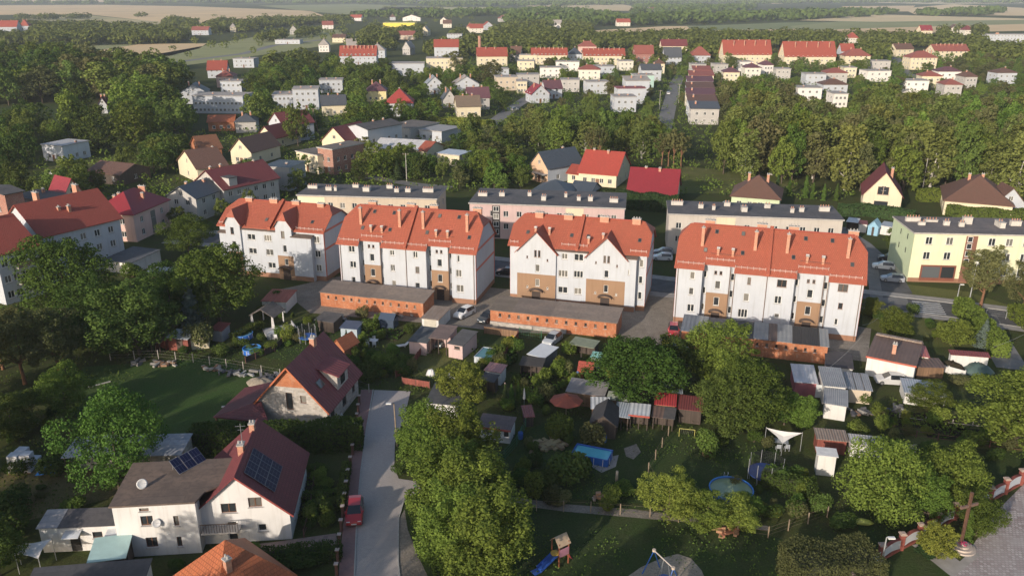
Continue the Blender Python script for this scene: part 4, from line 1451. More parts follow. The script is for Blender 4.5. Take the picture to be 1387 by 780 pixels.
B1, roof1, zo1 = block_b('white apartment block with two clipped tower gables, half hidden by a broad garden tree', A_, an_, L_,
 [(1.9, 4.9, 10.3, 12.5, 0.45, gt(3.4), 4.6), (12.2, 15.4, 10.3, 12.5, 0.45, gt(13.8), 4.6)],
 [(4.9, 12.2, 8.95, 0.35, mid1), (15.4, 19.2, 8.3, 0.0, []), (0.2, 1.9, 8.0, 0.35, [])],
 [(19.9, 7.9, 1.1, 1.3, 2), (19.9, 5.2, 1.1, 1.3, 2), (19.9, 2.5, 1.1, 1.3, 2)],
 [(3.6, 6.2, 1.4, 0.6), (8.8, 6.2, 1.6, 0.7), (13.4, 6.2, 1.5, 0.6), (18.6, 6.0, 1.3, 0.5)],
 [(9.2, 2.4), (18.4, 2.6)], True, [], 12.9)
snow_guard(roof1, [(15.9, L_ - 0.1, 0.95), (0.1, 1.5, 0.95)], zo1, 0)
# ---------------------------------------------------------------- brick store rows and garden sheds
CORR_GREY = ribbed((0.30, 0.31, 0.33), 0.25, 0.5, 0.0)
CORR_BLUE = ribbed((0.36, 0.40, 0.45), 0.3, 0.45)
CORR_WHITE = ribbed((0.55, 0.57, 0.60), 0.5, 0.45)
CORR_BROWN = ribbed((0.14, 0.095, 0.08), 0.5, 0.6, 0.0)
CORR_RED = ribbed((0.42, 0.05, 0.055), 0.3, 0.45)
CORR_MAROON = ribbed((0.20, 0.05, 0.045), 0.3, 0.5)
RUSTY = ribbed((0.30, 0.24, 0.20), 0.3, 0.7, 0.0, 0.8)
W_BOARD = boards((0.22, 0.13, 0.075))
W_DARK = boards((0.075, 0.055, 0.045))
W_RED = boards((0.26, 0.075, 0.055))
W_WHITE = plaster((0.66, 0.65, 0.63), 0.35)
W_BLOCK = brick((0.40, 0.37, 0.33), (0.50, 0.46, 0.42), 0.5, 0.24, (0.33, 0.31, 0.29), 0.35)
BRICK_OR = brick((0.48, 0.145, 0.055), (0.54, 0.19, 0.08), mortar=(0.34, 0.22, 0.15), dirt=0.85)
DARKM = plain((0.02, 0.018, 0.016), 0.8)
def shed(label, fl, fr, bk, hf, hb, wall, roof, name='shed', side='l', openings=(), front_open=False, panels=None, ov=0.18, cat='shed', group=None, door=None, base=0.0, rt=0.07, fascia=None):
 """fl, fr: front roof corners, bk: a back roof corner (side l or r), as sighted; hf, hb: roof heights front and back"""
 if name not in ('brick_store', 'workshop', 'barn', 'outbuilding'):
  hf *= 0.86; hb *= 0.86
 A, Bq = P(fl[0], fl[1], hf), P(fr[0], fr[1], hf)
 t = (Bq - A); L = t.length; t.normalize()
 n = Vector((-t.y, t.x, 0))
 K = P(bk[0], bk[1], hb)
 D = max(1.2, (K - A).dot(n))
 B = Bld(name, label, cat, (A + (t + n) * ov)[:2], math.atan2(t.y, t.x), L - 2 * ov, D - 2 * ov, group, base)
 l, d = B.L, B.D
 keep(B, hb)
 zf, zb = hf - rt - 0.01, hb - rt - 0.01
 zf += (zb - zf) * ov / D; zb2 = zb - (zb - zf) * ov / D
 if front_open:
  for x in (0.08, l / 2, l - 0.08):
   B.part(MB().box(x - 0.06, x + 0.06, 0.0, 0.12, 0, zf), 'post', W_DARK)
  B.facade('r', [(d * 0.35, 0), (d, 0), (d, zb2), (d * 0.35, zf + (zb2 - zf) * 0.35)])
  B.facade('l', [(0, 0), (d * 0.65, 0), (d * 0.65, zf + (zb2 - zf) * 0.35), (0, zb2)])
  B.facade('f', [(0.01, 0), (l - 0.01, 0), (l - 0.01, zf + (zb2 - zf) * 0.6), (0.01, zf + (zb2 - zf) * 0.6)], d=d * 0.6)
 else:
  B.rectfront('f', 0, zf, [o for o in openings], 0, 0.0, fr=BROWN_FR)
  B.facade('r', [(0, 0), (d, 0), (d, zb2), (0, zf)])
  B.facade('l', [(0, 0), (d, 0), (d, zf), (0, zb2)])
 B.facade('b', [(0, 0), (l, 0), (l, zb2), (0, zb2)])
 B.walls([wall])
 if door is not None:
  u, w, h = door[:3]
  dd = B.part(MB().box(u - w / 2, u + w / 2, -0.05, 0.0, 0.05, h), 'door', door[3] if len(door) > 3 else W_DARK)
  MB().box(u + w / 2 - 0.15, u + w / 2 - 0.1, -0.10, -0.052, h * 0.45, h * 0.52).build('handle', METAL, dd)
 ps = panels or [(0.0, 1.0, roof, 0.0)]
 for (a, b, m, dz) in ps:
  x0, x1 = -ov + L * a, -ov + L * b
  B.part(MB().slab([[(x0, -ov, hf + dz), (x1, -ov, hf + dz), (x1, d + ov, hb + dz), (x0, d + ov, hb + dz)]], rt), 'roof' if panels is None else 'roof_panel', m)
 if fascia:
  B.part(MB().box(-ov, L - ov, -ov - 0.03, -ov, hf - 0.22, hf + 0.02), 'fascia', fascia)
 return B
def row_windows(n, L, z, w=0.38, h=0.55, m=0.08):
 return [(L * (m + (1 - 2 * m) * i / (n - 1)), z, w, h, 1) for i in range(n)]
F_SHED = felt((0.20, 0.165, 0.145), 0.2)
F_SHED2 = felt((0.17, 0.14, 0.125), 0.2)
s1 = shed('long red brick store row with brown felt roof below the slim-chimney block', (431.5, 395.4), (573.8, 411.5), (448.5, 378.5), 2.55, 3.1, BRICK_OR, None, 'brick_store', openings=row_windows(12, 18.8, 1.75),
  panels=[(0, 0.5, F_SHED2, 0.0), (0.5, 1.0, F_SHED, 0.10)])
s2 = shed('red brick store row with pale plinth below the block with two steep gables', (662.2, 419.3), (836.3, 438.8), (677.4, 399.9), 2.55, 3.1, BRICK_OR, None, 'brick_store', openings=row_windows(12, 20.2, 1.75, 0.42, 0.6),
  panels=[(0, 0.18, felt((0.15, 0.125, 0.105), 0.2), 0.0), (0.18, 0.49, F_SHED2, 0.03), (0.49, 1.0, F_SHED, 0.12)])
s2.part(MB().box(0.05, 12.5, -0.35, -0.005, 0, 0.65), 'plinth', W_BLOCK)
GB = ribbed((0.15, 0.17, 0.20), 0.6, 0.5); GL = ribbed((0.24, 0.25, 0.26), 0.6, 0.5); BK = ribbed((0.035, 0.034, 0.036), 0.25, 0.6)
shed('red brick store row with patchwork roof of grey, brown and black sheets', (921.5, 447.8), (1123.5, 470.3), (928.7, 425.7), 2.75, 3.4, BRICK_OR, None, 'brick_store', openings=row_windows(14, 20.5, 1.9, 0.4, 0.55),
 panels=[(0, 0.11, GB, 0.05), (0.11, 0.18, GL, 0.05), (0.18, 0.32, felt((0.07, 0.07, 0.08)), -0.04), (0.32, 0.50, F_DARK, -0.02), (0.50, 0.60, GL, 0.06), (0.60, 0.66, CORR_BROWN, 0.03), (0.66, 0.76, GL, 0.06), (0.76, 0.82, BK, 0.02), (0.82, 0.94, BK, 0.04), (0.94, 1.0, GL, 0.05)])
shed('cream garage with patchy rusty roof beside the parked white car', (569.2, 430.8), (594.6, 433.8), (611.5, 416), 2.2, 2.4, W_WHITE, RUSTY, 'garage', 'r', door=(1.4, 2.0, 1.9, plain((0.5, 0.47, 0.4))), cat='garage')
shed('low garage with dark felt roof left of the open carport', (551.8, 461.6), (578.5, 464.8), (570, 441), 2.4, 2.7, P_ROSE, felt((0.075, 0.085, 0.095), 0.2), 'garage', cat='garage')
shed('open carport with taller brown roof between two pink garages', (580, 457.2), (606, 460), (592, 438.3), 3.1, 3.3, P_ROSE, felt((0.17, 0.125, 0.115), 0.15), 'carport', front_open=True, cat='carport')
shed('pink rendered garage with dark ribbed roof beside the covered pool', (605, 464.8), (627, 468.8), (646.5, 448.5), 2.6, 3.0, P_ROSE, felt((0.085, 0.085, 0.09), 0.2), 'garage', 'r', openings=[(1.4, 1.7, 0.9, 0.5, 1)], cat='garage')
shed('small shed with pink roof sheet behind the covered pool', (655, 501), (679, 505), (664, 490), 2.3, 2.5, W_WHITE, ribbed((0.45, 0.22, 0.20), 0.4, 0.6), 'garden_shed')
shed('dark wooden garden shed with slate grey roof below the pink roof', (648, 514), (669, 518), (656, 503.5), 2.3, 2.6, W_DARK, F_DARK, 'garden_shed', front_open=True)
shed('garage with plain white sheet roof and dark side wall', (713.3, 479.2), (737.6, 485), (725.9, 462.7), 2.4, 2.4, plain((0.12, 0.13, 0.14), 0.7), plain((0.62, 0.64, 0.66), 0.5, 0.1, 0.6), 'garage', cat='garage')
shed('black porch roof on posts in front of the white-roofed garage', (702.6, 494), (735, 497), (711, 482), 2.3, 2.5, W_DARK, felt((0.05, 0.045, 0.042)), 'porch', front_open=True, cat='porch')
shed('flat green canopy at the foot of the brick stores', (770, 465.4), (804, 471.7), (776, 454.6), 2.2, 2.3, W_DARK, felt((0.22, 0.25, 0.18), 0.15), 'canopy', front_open=True, cat='canopy')
shed('small hut with turquoise roof behind the red playhouse', (799, 484), (814, 486), (801, 475), 1.9, 2.1, plain((0.62, 0.66, 0.60)), ribbed((0.25, 0.52, 0.44), 0.3), 'garden_hut', cat='hut')
shed('wide flat grey roof over a garden store near the playhouse', (765.6, 529.7), (819, 537), (776, 511), 2.2, 2.5, W_BOARD, felt((0.24, 0.23, 0.24), 0.15), 'garden_store', cat='shed')
shed('shed with pale green roof at the back of the allotment huts', (821, 540), (853, 544), (825, 529), 2.2, 2.4, W_BOARD, felt((0.36, 0.40, 0.34), 0.15), 'garden_shed')
shed('shed with bright white sheet roof next to the black gabled hut', (800, 553), (827, 554), (807, 537), 2.2, 2.5, W_BOARD, CORR_WHITE, 'garden_shed')
shed('shed with dull blue metal roof between two white-roofed sheds', (830, 563), (853, 566), (834, 543), 2.2, 2.5, W_BOARD, CORR_BLUE, 'garden_shed', front_open=True)
shed('open shed with white roof and red fascia in the allotments', (851, 561), (880, 564), (857, 545), 2.4, 2.6, W_DARK, CORR_WHITE, 'open_shed', front_open=True, fascia=plain((0.38, 0.08, 0.06)))
shed('shed with bright red roof in the allotments', (886, 547), (916, 550), (893, 531), 2.5, 2.8, W_BOARD, CORR_RED, 'garden_shed')
shed('shed with dark brown roof right of the bright red roof', (918, 553), (952, 557), (922, 534), 2.3, 2.6, W_DARK, CORR_MAROON, 'garden_shed')
shed('open lean-to with brown and grey roof in front of the red roof', (882, 564), (914, 568), (887, 549), 2.0, 2.3, W_DARK, None, 'lean_to', front_open=True, panels=[(0, 0.5, CORR_BROWN, 0.0), (0.5, 1.0, F_DARK, 0.03)], cat='shed')
shed('shed with blue-grey corrugated roof half under the big dark tree', (893, 531), (925, 533), (905, 518), 2.4, 2.6, W_BOARD, CORR_BLUE, 'garden_shed')
shed('tiny maroon-roofed hut left of the red parasol', (710, 565), (725, 564), (717, 548), 1.7, 1.9, W_DARK, CORR_MAROON, 'garden_hut', cat='hut')
shed('hut with white three-sheet metal roof behind the last brick store', (1076, 517), (1109, 520), (1076.5, 492.5), 2.4, 2.6, plain((0.30, 0.10, 0.12)), None, 'garden_hut', panels=[(0, 0.33, CORR_WHITE, 0), (0.33, 0.66, CORR_WHITE, 0.03), (0.66, 1, CORR_WHITE, 0.05)], cat='hut', door=(3.2, 1.2, 1.9, plain((0.5, 0.53, 0.55))))
shed('tall shed with two corrugated grey roof tiers near the silver car', (1115.4, 545.5), (1149, 550.7), (1115.4, 523), 2.5, 2.9, W_WHITE, CORR_GREY, 'garden_shed')
shed('upper corrugated grey shed behind the two-tier roof', (1115.4, 522), (1148, 525), (1116.6, 496), 3.2, 3.4, W_WHITE, CORR_GREY, 'garden_shed')
shed('shed with striped metal roof and beige wall left of the silver car', (1148.4, 526.5), (1182.6, 530), (1178, 506.6), 2.3, 2.6, P_BEIGE, None, 'garden_shed', 'r', panels=[(0, .33, CORR_GREY, 0), (.36, .66, CORR_GREY, 0.03), (.69, 1, CORR_GREY, 0.05)])
shed('flat black-roofed garage behind the corrugated sheds', (1118, 495), (1157, 500), (1121, 474), 2.0, 2.0, W_WHITE, felt((0.06, 0.055, 0.06)), 'garage', cat='garage')
bs = shed('long shed with dark brown roof, white wall and red fascia above the silver car', (1173, 482), (1241.6, 496), (1172, 449), 2.9, 3.6, W_WHITE, None, 'workshop', panels=[(0, 0.5, CORR_BROWN, 0), (0.5, 1, CORR_BROWN, 0.04)], fascia=plain((0.42, 0.10, 0.06)), cat='shed')
bs.part(MB().box(0, bs.L, bs.D - 0.5, bs.D + 0.15, 3.62, 3.85), 'parapet', RUSTY)
chimney(bs.root, bs.L * 0.5, 2.2, 2.9, 4.6, 0.5, 0.5)
shed('small red-roofed annex at the east end of the brown workshop roof', (1241, 482), (1260, 484), (1238, 466.5), 2.6, 2.8, W_WHITE, ribbed((0.48, 0.14, 0.12), 0.4), 'annex', cat='shed')
shed('low shed with grey-brown roof below the small red annex', (1243, 497), (1282, 498), (1243, 484), 2.0, 2.3, W_BOARD, CORR_BROWN, 'garden_shed')
shed('white-walled shed with narrow maroon roof edge beside the green hedge', (1287.5, 480), (1342, 484), (1288, 474), 2.6, 2.9, W_WHITE, CORR_MAROON, 'shed', cat='shed')
shed('shed with pale blue sheet roof behind a leafy fruit bush', (1225, 531), (1284, 538), (1228, 512), 2.0, 2.2, W_WHITE, CORR_BLUE, 'garden_shed')
shed('rusty patched shed roof above the tall white wall', (1106, 594), (1150, 598), (1108, 579), 2.2, 2.4, W_RED, RUSTY, 'garden_shed')
shed('whitewashed lean-to right of the rusty patched roof', (1152, 600), (1199, 605), (1154, 587), 2.1, 2.2, W_WHITE, ribbed((0.5, 0.48, 0.45), 0.3, 0.6, 0, 0.5), 'lean_to', cat='shed')
shed('tall white block hut with flat roof beside the spreading fruit tree', (1107, 616), (1136, 619), (1112, 605), 3.0, 3.1, W_WHITE, plain((0.6, 0.6, 0.6), 0.7), 'garden_hut', cat='hut')
shed('red-walled shed under brown corrugated sheets by the dark trees', (200.4, 463), (216, 464.8), (219.4, 448.3), 2.1, 2.4, W_RED, CORR_BROWN, 'garden_shed', front_open=True)
shed('shed with pale grey sheet roof and red boarded wall', (223.7, 457), (254, 460), (240, 445), 2.4, 2.7, W_RED, plain((0.42, 0.45, 0.49), 0.5, 0.15, 0.8), 'garden_shed', door=(2.0, 1.0, 1.9))
shed('cream store with grey roof between pale and maroon shed roofs', (255, 459), (283, 456), (270, 443), 2.2, 2.5, P_CREAM, F_MID, 'garden_store')
shed('shed with dark maroon roof left of the round blue pool', (283.4, 446.6), (300.7, 448.3), (295.5, 435.4), 2.2, 2.6, plain((0.3, 0.3, 0.32)), CORR_MAROON, 'garden_shed')
shed('low brick outhouse with red roof and white end wall by the towers block', (352.6, 407.7), (388, 409), (366, 391), 2.3, 2.6, W_WHITE, ribbed((0.36, 0.09, 0.06), 0.4, 0.7), 'outhouse', cat='shed')
shed('dark timber shed beside the blue trampoline', (425, 433), (452, 437), (431, 420), 2.2, 2.6, W_DARK, F_DARK, 'garden_shed')
shed('shed with dark blue tarpaulin roof near the white garden chairs', (459, 444), (484, 446), (466, 433), 1.8, 2.0, plain((0.35, 0.42, 0.48)), plain((0.06, 0.08, 0.13), 0.4, 0.2), 'garden_shed')
shed('shed with blue-grey roof in front of the pink villa', (137, 352), (176, 357), (160, 331), 2.6, 3.0, W_WHITE, felt((0.09, 0.10, 0.115), 0.15), 'shed')
shed('low hut with pale grey roof among the trees below the pink villa', (197, 369), (233, 370), (204, 361), 2.0, 2.2, W_BOARD, plain((0.30, 0.33, 0.37), 0.6), 'garden_hut', cat='hut')
shed('pair of dark felt roofs under the bushy tree by the paved lane', (575, 545), (620, 549), (589, 518), 2.2, 2.6, W_WHITE, felt((0.065, 0.07, 0.08), 0.15), 'garage', cat='garage')
shed('summer house with brown felt roof and white window frames', (645, 577), (692, 583), (655, 559), 2.2, 2.5, W_WHITE, felt((0.13, 0.10, 0.10), 0.2), 'summer_house', openings=[(1.0, 1.2, 0.9, 0.9, 1, WHITE_FR), (2.3, 1.2, 0.9, 0.9, 1, WHITE_FR), (3.4, 1.2, 0.7, 0.9, 1, WHITE_FR)], fascia=plain((0.45, 0.10, 0.08)))
# small gabled huts
def hut(label, fl, fr, he, hr, D, wall, roof, name='garden_hut', axis='y', ov=0.2, cat='hut'):
 A, Bq = P(fl[0], fl[1], he), P(fr[0], fr[1], he)
 t = (Bq - A).normalized(); L = (Bq - A).length
 B = Bld(name, label, cat, A[:2], math.atan2(t.y, t.x), L, D)
 if axis == 'y':
  B.facade('f', [(0, 0), (L, 0), (L, he), (L / 2, hr), (0, he)]); B.facade('b', [(0, 0), (L, 0), (L, he), (L / 2, hr), (0, he)])
  B.facade('l', [(0, 0), (D, 0), (D, he), (0, he)]); B.facade('r', [(0, 0), (D, 0), (D, he), (0, he)])
 else:
  B.facade('l', [(0, 0), (D, 0), (D, he), (D / 2, hr), (0, he)]); B.facade('r', [(0, 0), (D, 0), (D, he), (D / 2, hr), (0, he)])
  B.facade('f', [(0, 0), (L, 0), (L, he), (0, he)]); B.facade('b', [(0, 0), (L, 0), (L, he), (0, he)])
 B.walls([wall])
 B.part(gable_roof_mb(0, L, 0, D, he, hr, ov, 0.08, axis), 'roof', roof)
 B.part(MB().box(L * 0.4, L * 0.62, -0.05, -0.005, 0, min(1.9, he)), 'door', W_DARK)
 return B
hut('black gabled garden hut with a grey ridge strip', (800, 572), (834, 576), 1.9, 3.0, 4.2, W_DARK, felt((0.035, 0.035, 0.04)))
hut('orange playhouse with red roof on low legs', (784, 500), (802, 502), 1.5, 2.3, 1.8, boards((0.50, 0.17, 0.07)), T_RED2, 'playhouse', 'x', cat='playhouse')
hut('small brick summer hut with orange hipped roof behind the maroon-roofed villa', (449, 469), (466, 473), 2.1, 3.4, 3.2, BRICK_OR, T_ORANGE, 'summer_hut')
# open pavilion with curtains
pv = thing('pavilion', 'open garden pavilion with grey gabled roof and white curtains', 'pavilion', (*P(343, 443)[:2], 0), R(-14))
for x in (0, 3.6):
 for y in (0, 3.2):
  MB().box(x - 0.08, x + 0.08, y - 0.08, y + 0.08, 0, 2.2).build('post', W_WHITE, pv)
gable_roof_mb(0, 3.6, 0, 3.2, 2.2, 3.2, 0.35, 0.1, 'y').build('roof', F_MID, pv)
for x in (0.0, 3.6):
 mb = MB()
 for i in range(6):
  mb.tube((x + 0.1 * i - 0.2, -0.12, 0.1), (x + 0.04 * i - 0.1, -0.12, 2.1), 0.06, 0.05, 5)
 mb.build('curtain', plain((0.6, 0.58, 0.57), 0.8), pv)
# ---------------------------------------------------------------- the two villas in front and their neighbours
def panel_set(parent, o, ux, uy, nx, ny, w, h, gap=0.03):
 """photovoltaic panels on a plane: origin o, unit directions ux, uy"""
 o, ux, uy = Vector(o), Vector(ux).normalized(), Vector(uy).normalized()
 n = ux.cross(uy).normalized()
 PV = plain((0.010, 0.014, 0.046), 0.5, 0.1)
 PV.node_tree.nodes['Principled BSDF'].inputs['Specular IOR Level'].default_value = 0.12
 FR = plain((0.16, 0.17, 0.20), 0.6, 0.05)
 for i in range(nx):
  for j in range(ny):
   b = o + ux * (i * (w + gap)) + uy * (j * (h + gap)) + n * 0.10
   mb = MB()
   q = [b, b + ux * w, b + ux * w + uy * h, b + uy * h]
   mb.poly([(p + n * 0.04)[:] for p in q], 0)
   mb.poly([p[:] for p in q[::-1]], 0)
   for k in range(4):
    p0, p1 = q[k], q[(k + 1) % 4]
    mb.poly([p0[:], p1[:], (p1 + n * 0.04)[:], (p0 + n * 0.04)[:]], 0)
   pan = mb.build('solar_panel', FR, parent)
   mb = MB()
   for a in range(3):
    for c in range(2):
     p = b + n * 0.045 + ux * (w * (0.025 + 0.32 * a)) + uy * (h * (0.025 + 0.48 * c))
     mb.poly([p[:], (p + ux * w * 0.305)[:], (p + ux * w * 0.305 + uy * h * 0.465)[:], (p + uy * h * 0.465)[:]])
   mb.build('cells', PV, pan)
def verge(B, pts, w=0.18, m=None):
 mb = MB()
 for a, b in zip(pts[:-1], pts[1:]):
  mb.bar(a, b, 0.06, w)
 return B.part(mb, 'verge_board', m or plain((0.42, 0.12, 0.05), 0.6))
SHEET_MAROON = ribbed((0.20, 0.050, 0.055), 0.55, 0.7)
SHEET_M2 = tiles((0.16, 0.045, 0.05), w=0.35, h=0.35, rough=0.45)
# villa with maroon sheet roof, bare brick gable
apex = P(387, 499, 8.3); dirf = Vector((math.cos(R(-10.5)), math.sin(R(-10.5)), 0)); W1 = 9.0
A1 = apex - dirf * (W1 / 2) + Vector((-dirf.y, dirf.x, 0)) * 0.5
B = Bld('brick_villa', 'unfinished block villa with steep maroon sheet roof and bare orange brick gable', 'house', A1[:2], R(-10.5), W1, 10.2)
he, hr, L, D = 3.3, 8.3, W1, 10.2
zsplit = 5.6
def gx(z): return L / 2 * (z - he) / (hr - he)
fw = [(4.3, 3.7, 0.85, 2.3, 1), (6.1, 4.1, 0.75, 1.0, 1)]
B.facade('f', [(0, 0), (L, 0), (L, he), (L - gx(zsplit), zsplit), (gx(zsplit), zsplit), (0, he)], [w[:4] for w in fw], 0)
B.facade('f', [(gx(zsplit), zsplit), (L - gx(zsplit), zsplit), (L / 2, hr)], (), 1)
B.wins('f', fw, fr=BROWN_FR)
rw = [(1.6, 1.7, 1.2, 1.8, 1), (5.4, 1.7, 1.3, 2.0, 1), (8.6, 1.6, 1.0, 1.2, 1)]
B.rectfront('r', 0, he, rw, 0, fr=BROWN_FR)
B.rectfront('l', 0, he, [(3, 1.6, 1.2, 1.2, 2)], 0)
B.facade('b', [(0, 0), (L, 0), (L, he), (L / 2, hr), (0, he)], (), 0)
B.walls([W_BLOCK, BRICK_OR])
roof = B.part(gable_roof_mb(0, L, 0, D, he, hr, 0.55, 0.14, 'y'), 'roof', SHEET_MAROON)
verge(B, [(-0.5, -0.6, he - 0.55), (L / 2, -0.6, hr + 0.05), (L + 0.5, -0.6, he - 0.55)])
for s, nm in ((0.28, 'lintel'),):
 for u, z, w in ((4.3, 4.95, 1.3), (6.1, 4.7, 1.1)):
  B.part(MB().box(u - w / 2, u + w / 2, -0.03, 0.0, z, z + s), nm, CONC)
chimney(roof, L / 2 + 0.2, 7.0, hr - 1.0, hr + 0.9, 0.6, 0.9)
# shed dormer on the right slope, with its cheek and window
sl1 = (hr - he) / (L / 2)
dz = he + 1.0
db = MB()
x0d, x1d = L - 2.9, L - 0.15
zb0 = hr - (x0d - L / 2) * sl1
db.poly([(x1d, 4.0, he), (x1d, 7.4, he), (x1d, 7.4, 5.6), (x1d, 4.0, 5.6)])
db.poly([(x1d, 4.0, he), (x1d, 4.0, 5.6), (x0d - 0.4, 4.0, 6.4)])
db.poly([(x1d, 7.4, he), (x0d - 0.4, 7.4, 6.4), (x1d, 7.4, 5.6)])
dm = B.part(db, 'dormer', W_BLOCK, roof)
MB().slab([[(x1d + 0.4, 3.7, 5.6), (x1d + 0.4, 7.7, 5.6), (x0d - 0.9, 7.7, 6.85), (x0d - 0.9, 3.7, 6.85)]], 0.12).build('dormer_roof', SHEET_MAROON, roof)
MB().box(x1d - 0.02, x1d + 0.03, 5.0, 6.4, 3.9, 5.2).build('dormer_window', GLASS, roof)
sk = skylight(roof, (L - 1.6, 2.2, hr - (L - 1.6 - L / 2) * sl1 + 0.2), 0, 1.0, 1.3)
sk.rotation_euler = (0, math.atan(sl1), 0)
# lower porch roof to the left: catslide with hip
pr = MB()
pr.slab([[(-4.6, -2.4, 2.0), (-0.3, -0.6, 3.3), (-0.3, 5.5, 3.3), (-4.6, 5.5, 2.0)], [(-4.6, -2.4, 2.0), (2.6, -2.4, 2.0), (0.6, -0.05, 3.4), (-0.3, -0.6, 3.32)]], 0.12)
B.part(pr, 'porch_roof', SHEET_M2)
for x, y in ((-4.3, -2.2), (-1.0, -2.2), (2.3, -2.2), (-4.3, 1.8), (-4.3, 5.2)):
 B.part(MB().box(x - 0.1, x + 0.1, y - 0.1, y + 0.1, 0, 1.9), 'porch_post', W_BOARD)
# white front villa: gabled part with panels and a two-storey flat wing
apex = P(317, 648, 7.4); an2 = R(5.5); dirf = Vector((math.cos(an2), math.sin(an2), 0)); nn2 = Vector((-dirf.y, dirf.x, 0)); W2 = 9.2
A2 = apex - dirf * (W2 / 2) + nn2 * 0.5
P_WH2 = plaster((0.70, 0.69, 0.68), 0.3)
B = Bld('white_villa', 'white villa with maroon tiled gable roof, solar panels and a flat-roofed wing, in front', 'house', A2[:2], an2, W2, 10.4)
L, D, he, hr = W2, 10.4, 3.3, 7.4
fw = [(3.6, 3.9, 1.4, 1.05, 2, BROWN_FR), (6.1, 4.4, 1.25, 1.05, 2, BROWN_FR), (6.5, 1.5, 0.8, 0.8, 1), (3.7, 1.3, 0.9, 2.1, 1)]
B.facade('f', [(0, 0), (L, 0), (L, he), (L / 2, hr), (0, he)], [w[:4] for w in fw])
B.wins('f', fw)
B.rectfront('r', 0, he, [(2.2, 1.7, 1.2, 1.2, 2), (6.2, 1.7, 1.4, 1.2, 2)])
B.rectfront('l', 0, he, [])
B.facade('b', [(0, 0), (L, 0), (L, he), (L / 2, hr), (0, he)])
# the wing
wa, wb, w0, w1 = -6.4, 1.0, -1.3, 5.3
zw0, zw1 = 5.6, 6.0
fl = [(-3.5, 3.9, 1.1, 1.05, 2, BROWN_FR), (-3.4, 1.5, 1.05, 1.1, 2, BROWN_FR), (-0.9, 3.7, 0.45, 1.1, 1, BROWN_FR), (-0.9, 1.4, 0.45, 1.1, 1, BROWN_FR), (-3.6, 5.1, 0.85, 0.35, 1, BROWN_FR)]
B.facade('f', [(wa, 0), (wb, 0), (wb, zw0), (wa, zw0)], [w[:4] for w in fl], 0, w0)
B.wins('f', fl, w0)
B.wb.poly([(wb, w0, 0), (wb, 0, 0), (wb, 0, zw0), (wb, w0, zw0)])
B.wb.poly([(wa, w1, 0), (wa, w0, 0), (wa, w0, zw0), (wa, w1, zw1)])
B.wb.poly([(wb, w1, 0), (wa, w1, 0), (wa, w1, zw1), (wb, w1, zw1)])
B.walls([P_WH2])
roof = B.part(gable_roof_mb(0, L, 0, D, he, hr, 0.45, 0.14, 'y'), 'roof', T_MAROON)
verge(B, [(L / 2, -0.5, hr + 0.05), (L + 0.45, -0.5, he - 0.4)], 0.16, plain((0.30, 0.06, 0.05)))
wr = B.part(MB().slab([[(wa - 0.2, w0 - 0.2, zw0 + 0.14), (wb + 0.1, w0 - 0.2, zw0 + 0.14), (wb + 0.6, 0, zw0 + 0.24), (L / 2 - 0.2, 2.0, zw0 + 0.34), (L / 2 - 0.2, w1 + 0.1, zw1 + 0.14), (wa - 0.2, w1 + 0.1, zw1 + 0.14)]], 0.16), 'wing_roof', F_BROWN)
sl2 = (hr - he) / (L / 2)
# panels on the right slope (four columns, two rows) and three on a frame over the wing
sd = Vector((1, 0, -sl2)).normalized()
st = Vector((L / 2, 0.9, hr)) + sd * 0.7 + Vector((0, 0, 0.14))
panel_set(roof, st, (sd.x, 0, sd.z), (0, 1, 0), 3, 4, 1.15, 1.1)
fr0 = Matrix.Rotation(-an2, 3, 'Z') @ (P(242.5, 643, 6.0) - Vector((A2.x, A2.y, 0)))
panel_set(B.root, fr0, (0.62, 0.78, 0), (-0.62, 0.45, 0.62), 3, 1, 1.0, 1.7, 0.06)
for k in (0.3, 2.6):
 q = fr0 + Vector((0.62, 0.78, 0)).normalized() * k
 B.part(MB().tube(q + Vector((-1.0, 0.7, 0.95)), q + Vector((-1.0, 0.7, -0.2)), 0.04), 'panel_strut', METAL)
chimney(roof, L / 2 - 0.4, 4.6, hr - 1.4, hr + 0.8, 0.55, 0.8)
chimney(roof, L / 2 - 0.1, 8.6, hr - 1.0, hr + 0.9, 0.5, 0.7)
B.part(MB().tube((L / 2 - 0.4, 5.3, hr - 1), (L / 2 - 0.4, 5.3, hr + 2.6), 0.035).bar((L / 2 - 0.9, 5.3, hr + 2.3), (L / 2 + 0.1, 5.3, hr + 2.3), 0.03, 0.03).bar((L / 2 - 0.7, 5.3, hr + 1.9), (L / 2 - 0.1, 5.3, hr + 1.9), 0.03, 0.03), 'antenna', METAL)
dish(B.root, (-4.4, 1.2, zw0 + 0.7), R(30), 0.5)
dish(B.root, (-2.6, w0 - 0.25, 3.75), R(20), 0.42)
mb = MB().box(1.1, 4.6, -1.25, -0.02, 1.9, 2.05)
bal = B.part(mb, 'balcony', CONC)
for i in range(15):
 x = 1.15 + 3.4 * i / 14
 MB().box(x - 0.02, x + 0.02, -1.22, -1.18, 2.05, 2.95).build('baluster', plain((0.08, 0.06, 0.05)), bal)
MB().box(1.1, 4.6, -1.24, -1.16, 2.95, 3.02).build('rail', plain((0.08, 0.06, 0.05)), bal)
